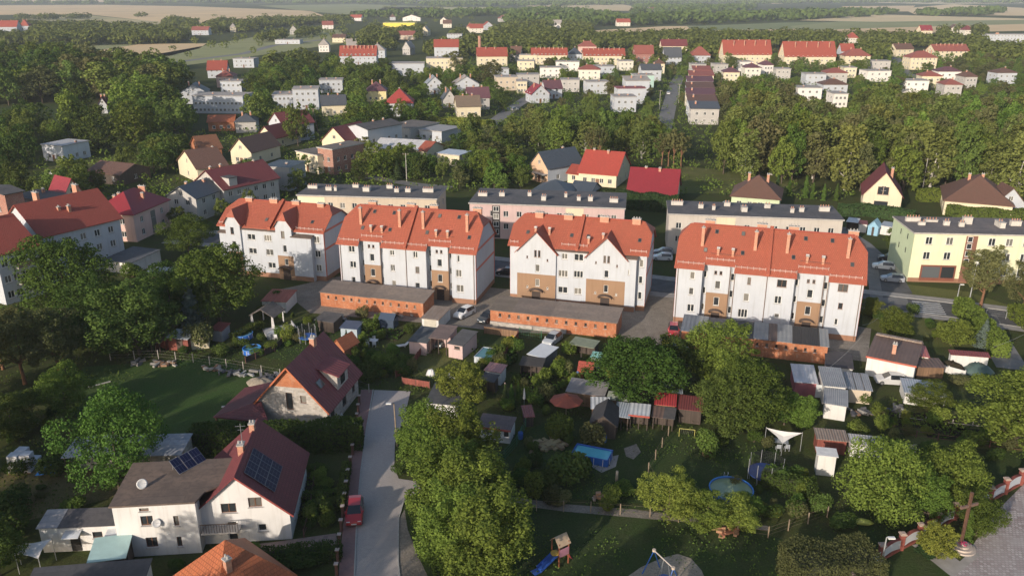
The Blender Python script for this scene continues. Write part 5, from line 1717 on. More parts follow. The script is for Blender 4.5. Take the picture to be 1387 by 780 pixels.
# outbuildings beside it
o1 = shed('long low outbuilding with dark felt roof left of the white villa', (48, 716), (180, 710), (63.5, 690), 2.8, 3.1, P_WH2, None, 'outbuilding', panels=[(0, 0.22, felt((0.30, 0.30, 0.32), 0.1), 0.03), (0.22, 1, felt((0.085, 0.082, 0.09), 0.2), 0.0)], openings=[(5.2, 1.7, 0.9, 0.7, 1)], cat='outbuilding')
for u in (3.1, 7.0):
 o1.part(MB().slab([[(u - 0.75, -1.0, 2.15), (u + 0.75, -1.0, 2.15), (u + 0.75, -0.02, 2.35), (u - 0.75, -0.02, 2.35)]], 0.06), 'awning', plain((0.6, 0.62, 0.64), 0.4))
 o1.part(MB().box(u - 0.45, u + 0.45, -0.05, -0.005, 0.05, 2.0), 'door', DARKM)
shed('turquoise sheet canopy between the outbuilding and the white villa', (117, 762), (170.6, 755), (183, 721), 2.5, 2.9, W_DARK, plain((0.38, 0.54, 0.52), 0.6, 0.1), 'canopy', 'r', front_open=True, cat='canopy')
shed('dark felt garage roof at the bottom edge beside the turquoise canopy', (30, 800), (196, 786), (110, 763), 2.6, 3.0, P_WH2, felt((0.06, 0.062, 0.07), 0.2), 'garage', cat='garage')
o2 = shed('long shed with pale grey roof behind the walnut tree', (82, 620), (245, 616), (106, 590), 3.0, 3.3, W_BLOCK, felt((0.33, 0.34, 0.37), 0.12), 'barn', cat='barn', front_open=True)
# orange hipped roof at the bottom edge
ap = P(304.5, 730.6, 6.8); t = Vector((math.cos(R(-40)), math.sin(R(-40)), 0))
q = ap - t * 3.5 - Vector((-t.y, t.x, 0)) * 3.5
B = Bld('bungalow', 'orange tiled hipped roof cut by the bottom edge', 'house', q[:2], R(-40), 7.0, 7.0)
L, D = B.L, B.D
for sd in 'frbl':
 B.rectfront(sd, 0, 3.0, [((L if sd in 'fb' else D) * k, 1.7, 1.1, 1.1, 2) for k in (0.3, 0.7)])
B.walls([P_CREAM])
rb = MB()
c4 = [(-0.5, -0.5, 2.8), (L + 0.5, -0.5, 2.8), (L + 0.5, D + 0.5, 2.8), (-0.5, D + 0.5, 2.8)]
rx = ry = 3.5
rb.slab([[c4[i], c4[(i + 1) % 4], (rx, ry, 6.8)] for i in range(4)], 0.14)
roof = B.part(rb, 'roof', T_ORANGE)
chimney(roof, rx + 1.6, ry - 0.9, 3.8, 6.3, 0.5, 0.5)
# ---------------------------------------------------------------- houses behind the blocks
FWM = {}
def far_window(w, h, fr):
 key = (round(w, 1), round(h, 1), fr.name)
 if key not in FWM:
  mb = MB()
  t = 0.10
  mb.box(-w / 2, w / 2, -0.05, 0.02, -h / 2, -h / 2 + t); mb.box(-w / 2, w / 2, -0.05, 0.02, h / 2 - t, h / 2)
  mb.box(-w / 2, -w / 2 + t, -0.05, 0.02, -h / 2 + t, h / 2 - t); mb.box(w / 2 - t, w / 2, -0.05, 0.02, -h / 2 + t, h / 2 - t)
  mb.box(-t / 2, t / 2, -0.045, 0.02, -h / 2 + t, h / 2 - t)
  mb.box(-w / 2 + t, w / 2 - t, -0.02, 0.02, -h / 2 + t, h / 2 - t, 1)
  FWM[key] = mb.mesh('window', [fr, GLASS])
 return FWM[key]
def rows(W, n, zs, w=1.1, h=1.25):
 return [(W * (i + 0.75) / (n + 0.5), z, w, h) for i in range(n) for z in zs]
def finish_house(B, he, hr, kind, wall, roof, nf, ns, floors, chim, far, ov=0.45, fr=None, zoff=0.0, door=True, gmat=None, parapet=0.35, name_roof='roof'):
 L, D = B.L, B.D
 fr = fr or WHITE_FR
 zs = [1.6 + zoff + i * 2.75 for i in range(floors)]
 mats = [wall, gmat or wall]
 spec = {'f': rows(L, nf, zs) if nf else [], 'b': [], 'r': rows(D, ns, zs) if ns else [], 'l': rows(D, ns, zs) if ns else []}
 if kind == 'gy' and hr - he > 2.2:
  spec['f'].append((L / 2, he + (hr - he) * 0.30, 1.0, 1.1))
 if kind == 'gx' and hr - he > 2.6:
  for s in 'lr':
   spec[s].append((D / 2, he + (hr - he) * 0.28, 1.0, 1.1))
 for s in 'frbl':
  W = L if s in 'fb' else D
  top = [(W, he), (0, he)]
  if (kind == 'gy' and s in 'fb') or (kind == 'gx' and s in 'lr'):
   top = [(W, he), (W / 2, hr), (0, he)]
  hl = [] if far else [w[:4] for w in spec[s]]
  B.facade(s, [(0, 0), (W, 0)] + top, hl, 1 if (len(top) == 3) else 0)
  for w in spec[s]:
   if far:
    link(far_window(w[2], w[3], fr), 'window', B.root, B.pt(s, w[0], w[1], 0.0), (0, 0, ROTS[s]))
   else:
    B.window(s, w[0], w[1], w[2], w[3], 2, 0, fr)
 if door:
  s = 'f'
  u = L * 0.5 + (0.9 if nf % 2 else 0)
  if not any(abs(w[0] - u) < 1.0 and w[1] < 2.5 for w in spec['f']):
   B.part(MB().box(u - 0.5, u + 0.5, -0.05, 0.0, 0.05, 2.1), 'door', BROWN_FR)
 B.walls(mats)
 if kind == 'gx' or kind == 'gy':
  ro = B.part(gable_roof_mb(0, L, 0, D, he, hr, ov, 0.16, kind[1]), 'roof', roof)
 elif kind == 'hip':
  ro = B.part(hip_roof_mb(0, L, 0, D, he, hr, ov), 'roof', roof)
 elif kind == 'half':
  ro = B.part(gable_roof_mb(0, L, 0, D, he, hr, ov, 0.16, 'x', 0.35), 'roof', roof)
 elif kind == 'mono':
  ro = B.part(MB().slab([[(-ov, -ov, he + 0.2), (L + ov, -ov, he + 0.2), (L + ov, D + ov, hr + 0.2), (-ov, D + ov, hr + 0.2)]], 0.18), 'roof', roof)
  B2 = MB().poly([(0, D, he), (L, D, he), (L, D, hr), (0, D, hr)][::-1]).poly([(0, 0, he), (0, D, he), (0, D, hr)][::-1]).poly([(L, 0, he), (L, D, he), (L, D, hr)])
  B.part(B2, 'upper_wall', wall)
 else:
  ro = B.part(MB().slab([[(-0.25, -0.25, he + 0.2), (L + 0.25, -0.25, he + 0.2), (L + 0.25, D + 0.25, he + 0.3), (-0.25, D + 0.25, he + 0.3)]], 0.28, 0, 1), 'roof', [roof, CONC])
  hr = he
 for (fx, fy, *r) in chim:
  hh = r[0] if r else 0.9
  w = r[1] if len(r) > 1 else 0.6
  zt = hr + hh
  chimney(ro, L * fx, D * fy, he - 0.2, zt, w, 0.5, r[2] if len(r) > 2 else None, pots=2)
 return ro
def house3(label, pL, pM, pR, he, hr, kind, wall, roof, nf=3, ns=2, floors=2, chim=((0.5, 0.5),), name='house', cat='house', far=False, group=None, **k):
 """three eave corners as sighted: front left, front right, back right"""
 a, m, r = P(*pL, he), P(*pM, he), P(*pR, he)
 t = (m - a); L = t.length; t.normalize()
 n = Vector((-t.y, t.x, 0))
 D = max(4.0, (r - m).dot(n))
 B = Bld(name, label, cat, a[:2], math.atan2(t.y, t.x), L, D, group)
 B.ro = finish_house(B, he, hr, kind, wall, roof, nf, ns, floors, chim, far, **k)
 keep(B, max(he, hr))
 return B
STACK = plaster((0.55, 0.52, 0.48), 0.3)
def stacks(B, z, lst):
 """white chimney clusters on a flat roof"""
 for (x, y, w, d, h) in lst:
  mb = MB().box(x - w / 2, x + w / 2, y - d / 2, y + d / 2, z, z + h).box(x - w / 2 - 0.08, x + w / 2 + 0.08, y - d / 2 - 0.08, y + d / 2 + 0.08, z + h, z + h + 0.1, 1)
  n = max(2, int(w / 0.45))
  for i in range(n):
   px = x - w / 2 + w * (i + 0.5) / n
   mb.tube((px, y, z + h + 0.1), (px, y, z + h + 0.5), 0.09, 0.08, 6, 2)
  mb.build('chimney', [STACK, CONC, BRICK_CH], B.ro)
F_BLK = felt((0.085, 0.082, 0.088), 0.45)
B = house3('long cream and beige flat-roofed block behind the slim-chimney block', (402.6, 264.6), (591, 270), (606.4, 255.6), 7.6, 7.6, 'flat', P_BEIGE, F_BLK, 11, 2, 2, (), 'flat_block', 'apartment block', zoff=1.2)
stacks(B, 7.8, [(1.5, 6, 2.2, 0.6, 0.7), (5.8, 4.5, 1.4, 0.6, 0.8), (7.4, 4.4, 0.6, 0.6, 0.8), (11, 8, 1.4, 0.6, 0.7), (14.5, 5, 1.5, 1.6, 0.9), (19, 8, 1.4, 0.7, 0.8), (21.5, 4.6, 1.0, 0.6, 0.8), (24, 5, 1.2, 0.6, 0.8), (28.5, 5.5, 2.4, 0.8, 0.8)])
B.part(MB().box(0.0, 6.2, -0.02, 0.0, 0.2, 7.3), 'wall_panel', P_LIME)
B = house3('long rose flat-roofed block behind the block with steep gables', (636, 275.4), (846, 283), (847.5, 263.3), 7.6, 7.6, 'flat', P_ROSE, F_BLK, 11, 2, 2, (), 'flat_block', 'apartment block', zoff=1.2)
stacks(B, 7.8, [(1.8, 6, 2.0, 0.6, 0.7), (6, 6.5, 1.2, 0.6, 0.8), (12.0, 7.5, 0.8, 0.6, 0.8), (15.5, 4.5, 1.0, 1.6, 0.9), (20, 7.5, 0.6, 0.6, 0.8), (23, 5, 0.8, 0.6, 0.8), (25.5, 5, 1.0, 0.8, 0.9), (30.5, 4.5, 1.8, 0.7, 0.8)])
B.part(MB().box(20.6, 24.4, -0.02, 0.0, 0.2, 7.3), 'wall_panel', P_CREAM)
B.part(MB().box(4.9, 6.6, -0.05, 0.0, 0.2, 7.3), 'stair_panel', plain((0.05, 0.045, 0.045)))
for z in (1.6, 3.3, 5.0, 6.6):
 B.window('f', 5.75, z, 1.2, 1.1, 2, -0.05, None, -0.02)
B = house3('long grey-beige flat-roofed block behind the widest white block', (906.5, 290.3), (1142, 298.7), (1134.5, 281.3), 8.2, 8.2, 'flat', plaster((0.52, 0.47, 0.42), 0.25), F_BLK, 12, 0, 2, (), 'flat_block', 'apartment block', zoff=1.6)
stacks(B, 8.4, [(1.8, 7, 2.4, 0.7, 0.8), (6.5, 5, 1.0, 0.6, 0.8), (9, 4, 0.6, 0.6, 0.8), (12.0, 7.5, 1.2, 0.6, 0.8), (15.0, 4, 1.1, 1.8, 0.9), (20, 7, 1.2, 0.6, 0.8), (24.4, 4, 0.7, 0.6, 0.8), (26.4, 5, 0.9, 0.6, 0.8), (31.0, 6, 2.0, 0.7, 0.9)])
B.part(MB().box(9.3, 13.0, -0.02, 0.0, 0.2, 7.9), 'wall_panel', P_CREAM)
B = house3('pale green and cream three-storey block with a shop on the ground floor', (1239.6, 316), (1420, 320), (1398, 299), 9.2, 9.2, 'flat', P_LIME, felt((0.13, 0.115, 0.115), 0.4), 0, 0, 3, (), 'shop_block', 'apartment block', door=False, gmat=P_MINT)
B.part(MB().box(-0.02, 0.0, 0.02, B.D - 0.02, 0.9, 9.0), 'end_wall', P_MINT)
for u in (2.6, 6.2):
 for z in (7.9, 5.1):
  B.window('f', u, z, 1.2, 1.4, 2, 0, None, -0.02)
for u in (13.5, 16.5, 19.5):
 for z in (7.9, 5.1, 2.2):
  B.window('f', u, z, 1.2, 1.4, 2, 0, None, -0.02)
B.part(MB().box(0.02, 22, -0.03, 0.0, 0.0, 0.8), 'plinth', P_PLINTH)
sh = B.part(MB().box(2.0, 8.2, -0.10, 0.0, 0.3, 3.3), 'shop_front', plain((0.20, 0.07, 0.045)))
MB().box(2.3, 5.4, -0.13, -0.11, 0.9, 3.0).build('pane', glass((0.10, 0.11, 0.12)), sh)
MB().box(5.7, 7.9, -0.13, -0.11, 0.9, 3.0).build('pane', GLASS, sh)
B.part(MB().box(9.0, 11.0, -0.06, 0.0, 0.2, 8.9), 'stair_panel', plain((0.22, 0.10, 0.07)))
for z in (8.3, 7.0, 5.6, 4.2):
 B.window('f', 9.7, z, 0.9, 1.0, 1, -0.06, None, -0.02)
for u in (6.3, 2.9):
 for z in (7.8, 5.2):
  B.part(MB().box(-0.05, 0.0, u - 0.15, u + 0.15, z - 0.5, z + 0.5), 'vent_window', GLASS)
stacks(B, 9.4, [(2.2, 7.5, 2.6, 0.6, 0.8), (2.9, 5.0, 1.2, 0.5, 0.6), (5.6, 7.5, 2.2, 0.6, 0.4), (7.4, 5.2, 1.0, 0.6, 0.8), (9.8, 4.5, 0.9, 0.5, 0.8), (11.6, 6.5, 1.6, 0.8, 1.3), (16.8, 5, 0.9, 2.4, 1.0), (20, 6, 1.8, 0.8, 0.9)])
# left quarter
B = house3('white block with red roof and pink wall bands behind the round dark tree', (3.5, 306), (55.4, 320), (125.8, 286.5), 9.0, 13.8, 'gy', P_WHITE, T_RED2, 2, 5, 3, ((0.42, 0.28, 1.5, 1.5), (0.42, 0.78, 1.5, 1.5), (0.75, 0.5, -1.2, 0.6), (0.7, 0.4, -1.2, 0.5)), 'apartment_block', 'apartment block')
mb = MB()
for z in (4.6, 8.6):
 mb.box(0.4, B.L - 0.4, -0.03, 0.0, z - 0.2, z + 0.2)
mb.box(0.0, 0.4, -0.03, 0.0, 0.9, 8.9).box(B.L - 0.4, B.L, -0.03, 0, 0.9, 8.9)
B.part(mb, 'wall_band', P_PINKB)
B = house3('white block with balconies cut by the left edge', (-60, 330), (-6, 345), (31, 326.5), 9.0, 13.5, 'gy', P_WHITE, T_RED2, 2, 4, 3, ((0.5, 0.4),), 'apartment_block', 'apartment block')
for z in (3.0, 5.9):
 b = B.part(MB().box(B.L, B.L + 1.2, 2.6, 5.6, z, z + 0.15), 'balcony', CONC)
 MB().box(B.L + 1.12, B.L + 1.2, 2.6, 5.6, z + 0.15, z + 1.05).build('rail', plain((0.25, 0.17, 0.13)), b)
B = house3('pink two-storey villa with maroon hipped roof', (125.8, 288.9), (180, 291.5), (227.4, 271.5), 5.9, 9.6, 'hip', P_PINK, T_CRIMSON, 2, 3, 2, ((0.25, 0.35, -0.8), (0.22, 0.5, -0.7), (0.6, 0.75, 0.3, 1.6), (0.78, 0.55, -0.6)), 'villa', 'villa')
B.part(MB().box(B.L, B.L + 0.06, B.D * 0.46, B.D * 0.58, 0.2, 5.2), 'stair_window', GLASS)
house3('pale grey house with slate roof right of the pink villa', (225.8, 265.4), (265, 268.5), (292, 255.8), 5.6, 8.0, 'gy', P_GREY, T_SLATE, 2, 2, 2, ((0.45, 0.3, 0.5), (0.6, 0.8, 0.3)), 'house')
B = house3('long grey-walled house with maroon roof and a small flat dormer', (262, 248), (302.7, 256.5), (355.6, 236.5), 5.8, 9.6, 'gy', P_GREY, T_MAROON, 2, 6, 2, ((0.4, 0.12, 0.5), (0.4, 0.3, 0.6), (0.5, 0.85, 0.3)), 'house')
MB().box(B.L * 0.68, B.L * 0.98, B.D * 0.12, B.D * 0.26, 6.0, 8.0).box(B.L * 0.64, B.L * 1.0, B.D * 0.11, B.D * 0.27, 8.0, 8.15, 1).build('dormer', [P_GREY, F_DARK], B.ro)
house3('plain grey flat-roofed cube beside the conifers', (356.5, 226), (391, 228), (412.3, 219.6), 6.2, 6.2, 'flat', P_GREY, T_SLATE, 0, 3, 2, ((0.6, 0.5, 0.5),), 'house')
house3('house with dark brown roof and two skylights on the slope', (241, 217.5), (267, 229), (298.5, 220), 4.0, 8.0, 'gy', P_CREAM, T_BROWN, 1, 4, 1, ((0.5, 0.9, 0.3),), 'house')
house3('brick house with rusty orange roof behind the brown-roofed house', (258, 196), (272, 203), (291, 196), 4.5, 7.8, 'gy', BRICK_OR, tiles((0.24, 0.10, 0.05)), 1, 2, 1, (), 'house')
house3('cream gabled house with brown roof facing the meadow', (312, 203.8), (340, 206), (357, 194), 4.2, 8.0, 'gy', P_CREAM, T_BROWN, 2, 2, 1, (), 'house')
house3('low house with maroon roof and cream gable by the tall poplars', (348, 185), (372, 187), (394, 178), 3.6, 7.2, 'gy', P_CREAM, T_MAROON, 1, 2, 1, (), 'house')
house3('tall white house with steep dark gable', (364, 166), (384, 170), (398, 160), 6.2, 10.0, 'gy', P_WHITE, T_MAROON, 2, 2, 2, (), 'house')
house3('cream flat-roofed workshop with one brick side', (401, 205), (430, 211), (452, 196), 5.5, 5.5, 'flat', P_CREAM, F_MID, 2, 0, 1, ((0.6, 0.3, 0.8),), 'workshop', 'house')
house3('red brick warehouse with dark flat roof', (430, 200), (450, 203), (474, 192), 7.4, 7.4, 'flat', brick((0.32, 0.11, 0.07)), F_MID, 2, 4, 2, ((0.5, 0.5, 0.6),), 'warehouse', 'house')
house3('cream gabled house with long maroon roof', (436, 190), (470, 193), (496, 183), 4.6, 9.0, 'gy', P_CREAM, T_MAROON, 1, 3, 1, (), 'house')
house3('tall white gable end of a long red brick house', (467, 172), (498, 176), (520, 165), 8.2, 9.4, 'gy', P_WHITE, F_DARK, 0, 4, 2, ((0.5, 0.5, 0.6), (0.5, 0.8, 0.6)), 'house', gmat=P_WHITE)
house3('low grey workshop with wide dark flat roof', (519, 171), (556, 175), (575, 165), 4.4, 4.4, 'flat', P_GREY, F_MID, 4, 2, 1, ((0.3, 0.5, 0.6),), 'workshop', 'house')
house3('white flat annex at the end of the grey workshop', (568, 176), (598, 179), (608, 171), 3.8, 3.8, 'flat', P_WHITE, felt((0.3, 0.3, 0.31), 0.1), 3, 1, 1, (), 'workshop', 'house')
house3('cream farm building with bright pale sheet roof', (506, 200), (566, 203.5), (576, 194), 3.6, 5.6, 'gx', P_CREAM, ribbed((0.55, 0.54, 0.54), 0.6), 6, 0, 1, (), 'farm_building', 'house')
house3('short red-roofed end of the cream farm building', (566.5, 203.5), (578, 204.5), (587, 196), 3.6, 5.6, 'gx', P_CREAM, T_RED, 1, 1, 1, (), 'farm_building', 'house')
house3('low cream garage with pale blue flat roof', (592, 208), (622, 211), (628, 205), 3.4, 3.4, 'flat', P_CREAM, plain((0.45, 0.5, 0.56), 0.5), 3, 1, 1, (), 'garage', 'garage')
house3('dark timber house with low brown roof by the meadow', (118, 232), (162, 237), (180, 225), 3.0, 5.0, 'gx', W_DARK, T_BROWN, 3, 1, 1, (), 'house')
house3('white flat-roofed house with two stacks among dark trees', (56, 196), (84, 198.5), (101, 190), 5.0, 5.0, 'flat', plaster((0.60, 0.62, 0.66), 0.3), felt((0.40, 0.41, 0.44), 0.1), 2, 3, 1, ((0.9, 0.6, 0.9),), 'house')
house3('low house with red roof and two roof windows behind the red block', (66, 261), (86, 266), (100, 258), 4.2, 8.0, 'gx', P_CREAM, T_CRIMSON, 1, 1, 1, (), 'house')
house3('flat dark-roofed store with white parapet behind the red block', (16, 266), (56, 272), (76, 262), 5.0, 5.0, 'flat', W_WHITE, F_DARK, 2, 1, 1, ((0.4, 0.8, 1.2),), 'store', 'house')
house3('dark red brick house cut by the left edge behind the red block', (-30, 256), (6, 264), (17, 258), 8.0, 8.6, 'gy', brick((0.30, 0.09, 0.06)), F_DARK, 2, 3, 2, (), 'house')
# houses at the edge of the wood
B = house3('white house with slate blue roof and timber gable', (719, 222), (742, 227.5), (771.5, 216), 4.6, 8.4, 'gy', P_WHITE, T_SLATE, 2, 2, 1, ((0.45, 0.7, 0.4),), 'house', gmat=plaster((0.62, 0.42, 0.28)))
B.part(MB().box(0, B.L, -1.6, 0, 2.6, 2.8), 'balcony', CONC)
house3('garage with wide blue-grey hipped roof below the slate-roofed house', (720, 260), (770, 264), (768, 252), 2.8, 5.2, 'hip', P_WHITE, T_SLATE, 2, 1, 1, (), 'garage', 'garage')
house3('small outhouse with blue-grey gabled roof beside the wide garage', (773, 258), (800, 261), (798, 252), 2.6, 4.4, 'gx', P_WHITE, T_SLATE, 1, 1, 1, (), 'outhouse', 'garage')
house3('cream house with bright red roof at the edge of the wood', (784, 233), (835, 237), (838, 222), 3.6, 8.4, 'gx', P_CREAM, tiles((0.48, 0.075, 0.05)), 4, 2, 1, ((0.2, 0.5, 0.5), (0.6, 0.45, 0.4)), 'house')
house3('low red-roofed annex left of the bright red roof', (769, 234), (785, 236), (786, 229), 2.8, 4.6, 'gx', P_CREAM, T_RED2, 1, 0, 1, (), 'annex', 'house')
house3('house with wide crimson roof sheltered by a tall thuja hedge', (850, 262), (915, 266), (918, 250), 3.0, 8.2, 'gx', P_CREAM, T_CRIMSON, 3, 1, 1, ((0.3, 0.5, 0.4), (0.6, 0.45, 0.4)), 'house')
B = house3('house with brown hipped roof, small front gable and roof panels', (991, 266), (1056, 271), (1060, 257), 3.2, 7.6, 'hip', P_MINT, T_BROWN, 4, 1, 1, ((0.3, 0.5, 0.5), (0.7, 0.5, 0.5)), 'house')
B = house3('cream house with maroon cross-gable roof at the foot of the birch wood', (1170, 262), (1222, 266), (1229, 252), 4.2, 9.6, 'gy', P_CREAM, T_MAROON, 0, 2, 1, ((0.7, 0.45, 0.2),), 'house', gmat=P_CREAM)
for u in (B.L * 0.42, B.L * 0.57):
 B.window('f', u, 5.2, 1.2, 1.9, 1, 0, BROWN_FR, -0.02)
B.part(MB().box(B.L * 0.3, B.L * 0.66, -0.06, 0, 0.3, 2.6), 'terrace_door', GLASS)
house3('wide house with brown hipped roofs and white gable below the birch wood', (1280, 272), (1372, 280), (1385, 262), 3.4, 8.6, 'hip', P_CREAM, T_BROWN, 5, 2, 1, ((0.35, 0.5, 0.2), (0.55, 0.5, 0.4)), 'house')
q = P(1348, 276, 3.2)
B = Bld('front_gable_house', 'small white front gable with brown roof against the wide brown-roofed house', 'house', q[:2], R(-8), 6.5, 6.0)
B.ro = finish_house(B, 3.4, 7.0, 'gy', P_WHITE, T_BROWN, 2, 0, 1, (), False)
keep(B, 7)
shed('white garden canopy behind the widest block', (1146, 300), (1162, 302), (1149, 294), 2.4, 2.6, W_DARK, CORR_WHITE, 'canopy', front_open=True, cat='canopy')
shed('small shed with red roof edge behind the widest block', (1163, 303), (1176, 304), (1165, 298), 2.3, 2.5, W_WHITE, CORR_MAROON, 'garden_shed')
hut('small blue gabled hut behind the widest block', (1176, 306), (1190, 308), 2.0, 3.2, 3.0, plain((0.25, 0.45, 0.6)), ribbed((0.3, 0.5, 0.6), 0.3))
shed('white shed beside the small blue hut', (1192, 305), (1212, 308), (1195, 299), 2.4, 2.6, W_WHITE, CORR_BLUE, 'garden_shed')

# ---------------------------------------------------------------- the estate and the far side of the town
CUBE_W = [P_WHITE, P_CREAM, P_GREY, plaster((0.68, 0.64, 0.56), 0.2), plaster((0.74, 0.70, 0.66), 0.2)]
F_PALE = felt((0.33, 0.30, 0.28), 0.15)
T_FAR = tiles((0.40, 0.085, 0.055)); T_FAR2 = tiles((0.34, 0.10, 0.075)); T_PUR = tiles((0.17, 0.07, 0.085))
def fh(x0, x1, yb, he, hr, D, kind, wall, roof, label, ang=-6, nf=3, ns=2, floors=2, chim=((0.3, 0.5, 0.8), (0.7, 0.5, 0.8)), name='house', group=None, cat='house', **k):
 a, b = P(x0, yb), P(x1, yb)
 t = (b - a); W = t.length * 0.96
 c = (a + b) / 2
 an = R(ang)
 A = c - Vector((math.cos(an), math.sin(an), 0)) * W / 2
 B = Bld(name, label, cat, A[:2], an, W, D, group)
 B.ro = finish_house(B, he, hr, kind, wall, roof, nf, ns, floors, chim, True, **k)
 keep(B, max(he, hr))
 return B
big = dict(floors=3, ns=3)
fh(719, 769, 88, 7.0, 11.5, 12, 'gx', P_CREAM, T_FAR, 'long cream apartment house with red roof at the west end of the estate row', 0, 9, chim=[(i / 8, 0.4, 0.6) for i in range(1, 8)], **big)
fh(770, 788, 86, 6.5, 11, 12, 'hip', plaster((0.52, 0.56, 0.62)), T_SLATE, 'pale blue villa with dark hipped roof between two long red roofs', 0, 3, chim=((0.5, 0.5, 0.6),))
fh(789, 847, 89, 7.0, 11.5, 12, 'gx', P_CREAM, T_FAR, 'long cream apartment house with red roof right of the dark hipped villa', 0, 10, chim=[(i / 8, 0.4, 0.6) for i in range(1, 8)], **big)
fh(783, 808, 77, 8, 12, 11, 'hip', P_PINK, T_FAR2, 'pinkish villa with red hipped roof behind the long red roofs', 0, 4)
fh(859, 885, 87, 7.5, 13, 12, 'gx', brick((0.30, 0.07, 0.06)), T_FAR2, 'dark red brick house with steep roof', 0, 3, chim=((0.9, 0.5, 0.5),))
fh(895, 931, 72, 6, 11, 12, 'gx', P_CREAM, T_MAROON, 'row of cream gabled houses with brown roofs behind the dark-roofed house', 0, 6, floors=2)
fh(899, 923, 88, 5.5, 12, 11, 'gx', P_WHITE, T_GREY, 'white house with nearly black steep roof', 0, 4, chim=((0.5, 0.5, 0.5),))
fh(935, 962, 87, 6, 12, 12, 'hip', P_WHITE, T_FAR2, 'white villa with pointed red hipped roof', 0, 4, chim=())
fh(978, 1045, 88, 7.5, 17, 15, 'gx', P_CREAM, T_FAR, 'big cream apartment house with tall red roof above the wood, west one', 0, 9, chim=[(i / 9, 0.3 + 0.2 * (i % 2), -0.5 + 0.8 * (i % 2)) for i in range(1, 9)], **big)
fh(1060, 1132, 91, 7.5, 17, 15, 'gx', P_CREAM, T_FAR, 'big cream apartment house with tall red roof above the wood, east one', 0, 10, chim=[(i / 9, 0.3 + 0.2 * (i % 2), -0.5 + 0.8 * (i % 2)) for i in range(1, 9)], **big)
fh(1143, 1178, 91, 7.5, 12, 12, 'hip', P_CREAM, T_FAR2, 'cream villa with red hipped roof and pale side gable', 0, 4, **big)
fh(1138, 1156, 84, 8, 13, 10, 'gx', P_WHITE, T_FAR, 'house with red roof behind the cream hipped villa', 0, 3)
fh(1231, 1268, 95, 8.0, 12, 13, 'hip', P_CREAM, T_FAR2, 'large cream corner house with red hipped roof on the far street', 0, 6, chim=((0.6, 0.5, 0.8), (0.75, 0.5, 0.9), (0.9, 0.5, 0.8)), **big)
fh(1262, 1312, 84, 8, 12.5, 13, 'gx', P_CREAM, T_FAR2, 'long red-roofed house behind the cream corner house', 4, 7, chim=[(i / 8, 0.4, 0.7) for i in range(1, 8)], **big)
fh(1211, 1238, 77, 6, 10, 11, 'gx', P_CREAM, T_BROWN, 'brown-roofed house across the far street', 10, 3)
fh(1332, 1400, 63, 11, 11, 14, 'flat', P_WHITE, F_PALE, 'long white prefabricated slab block near the fields', 0, 14, floors=4, ns=3, chim=((0.3, 0.5, 1.5, 3),))
fh(1247, 1263, 46, 4, 10, 14, 'gx', P_CREAM, T_CRIMSON, 'lone crimson-roofed house beside the fields', 0, 2)
fh(460, 511, 88, 6.5, 13, 14, 'gx', P_WHITE, T_FAR, 'long white school house with bright red roof and many small stacks', 3, 8, chim=[(i / 9, 0.35, 0.3) for i in range(1, 9)], **big)
fh(527, 576, 103, 7.5, 7.5, 14, 'flat', P_WHITE, F_PALE, 'white flat-roofed sports hall beside the school', 4, 4, floors=1, zoff=2.5, chim=())
fh(577, 628, 101, 10, 10, 13, 'flat', P_CREAM, F_PALE, 'three-storey cream flat-roofed school building', 4, 8, **big)
fh(588, 622, 84, 11, 16, 13, 'gx', P_WHITE, T_FAR, 'red roof rising behind the school building', 3, 5, **big)
B = fh(646, 688, 90, 7, 12.5, 14, 'gx', P_CREAM, T_FAR, 'cream house with red roof beside the tall brick chimney', 5, 5, chim=((0.3, 0.4, 0.5), (0.6, 0.4, 0.5)))
q = P(650, 82)
fc = thing('factory_chimney', 'tall round brick chimney beside a red roof', 'chimney', (q.x, q.y, 0))
MB().lathe([(1.6, 0), (1.25, 12), (1.2, 17.5), (1.4, 17.6), (1.4, 18.2), (0.9, 18.2)], 12).build('shaft', brick((0.40, 0.15, 0.09)), fc)
fh(433, 465, 126, 6.5, 6.5, 11, 'flat', P_WHITE, F_PALE, 'white box-shaped house behind the flat white works', 8, 4)
fh(370, 402, 147, 6.0, 6.0, 14, 'flat', P_WHITE, F_PALE, 'broad white flat-roofed works building, lower part', 10, 5)
fh(398, 433, 149, 9.0, 9.0, 13, 'flat', P_WHITE, F_PALE, 'broad white flat-roofed works building, taller part', 10, 4, floors=3)
fh(437, 470, 157, 4.6, 8.2, 10, 'gx', P_CREAM, T_GREY, 'cream cottage with grey roof beside the white van', 14, 3, floors=1)
fh(496, 524, 138, 5, 9, 11, 'hip', P_YELLOW, T_PUR, 'yellowish villa with purple hipped roof', 6, 3, floors=1)
fh(523, 560, 158, 5.5, 11, 12, 'hip', P_WHITE, tiles((0.42, 0.06, 0.05)), 'white villa with vivid red pyramid roof', 4, 3, chim=((0.5, 0.5, 0.3),))
fh(577, 601, 128, 5, 9, 11, 'gy', P_WHITE, tiles((0.34, 0.36, 0.4)), 'white gabled house with pale grey roof', 10, 2)
fh(614, 650, 128, 5, 9, 12, 'gy', P_WHITE, F_PALE, 'white gabled house with broad pale roof', 8, 3)
fh(619, 652, 159, 4.6, 8.4, 11, 'gx', P_CREAM, tiles((0.24, 0.17, 0.12)), 'cream house with tan roof by the hedge-lined street', 10, 3, floors=1)
fh(634, 664, 149, 5.5, 9.5, 10, 'gx', P_GREY, T_PUR, 'grey house with purple roof behind the tan roof', 10, 3)
fh(600, 618, 146, 4, 8, 9, 'gy', P_GREY, T_GREY, 'small grey house with steep grey roof', 10, 2, floors=1)
fh(672, 702, 123, 7, 7, 11, 'flat', P_BEIGE, F_PALE, 'beige flat-roofed house at the end of the diagonal street', 8, 3)
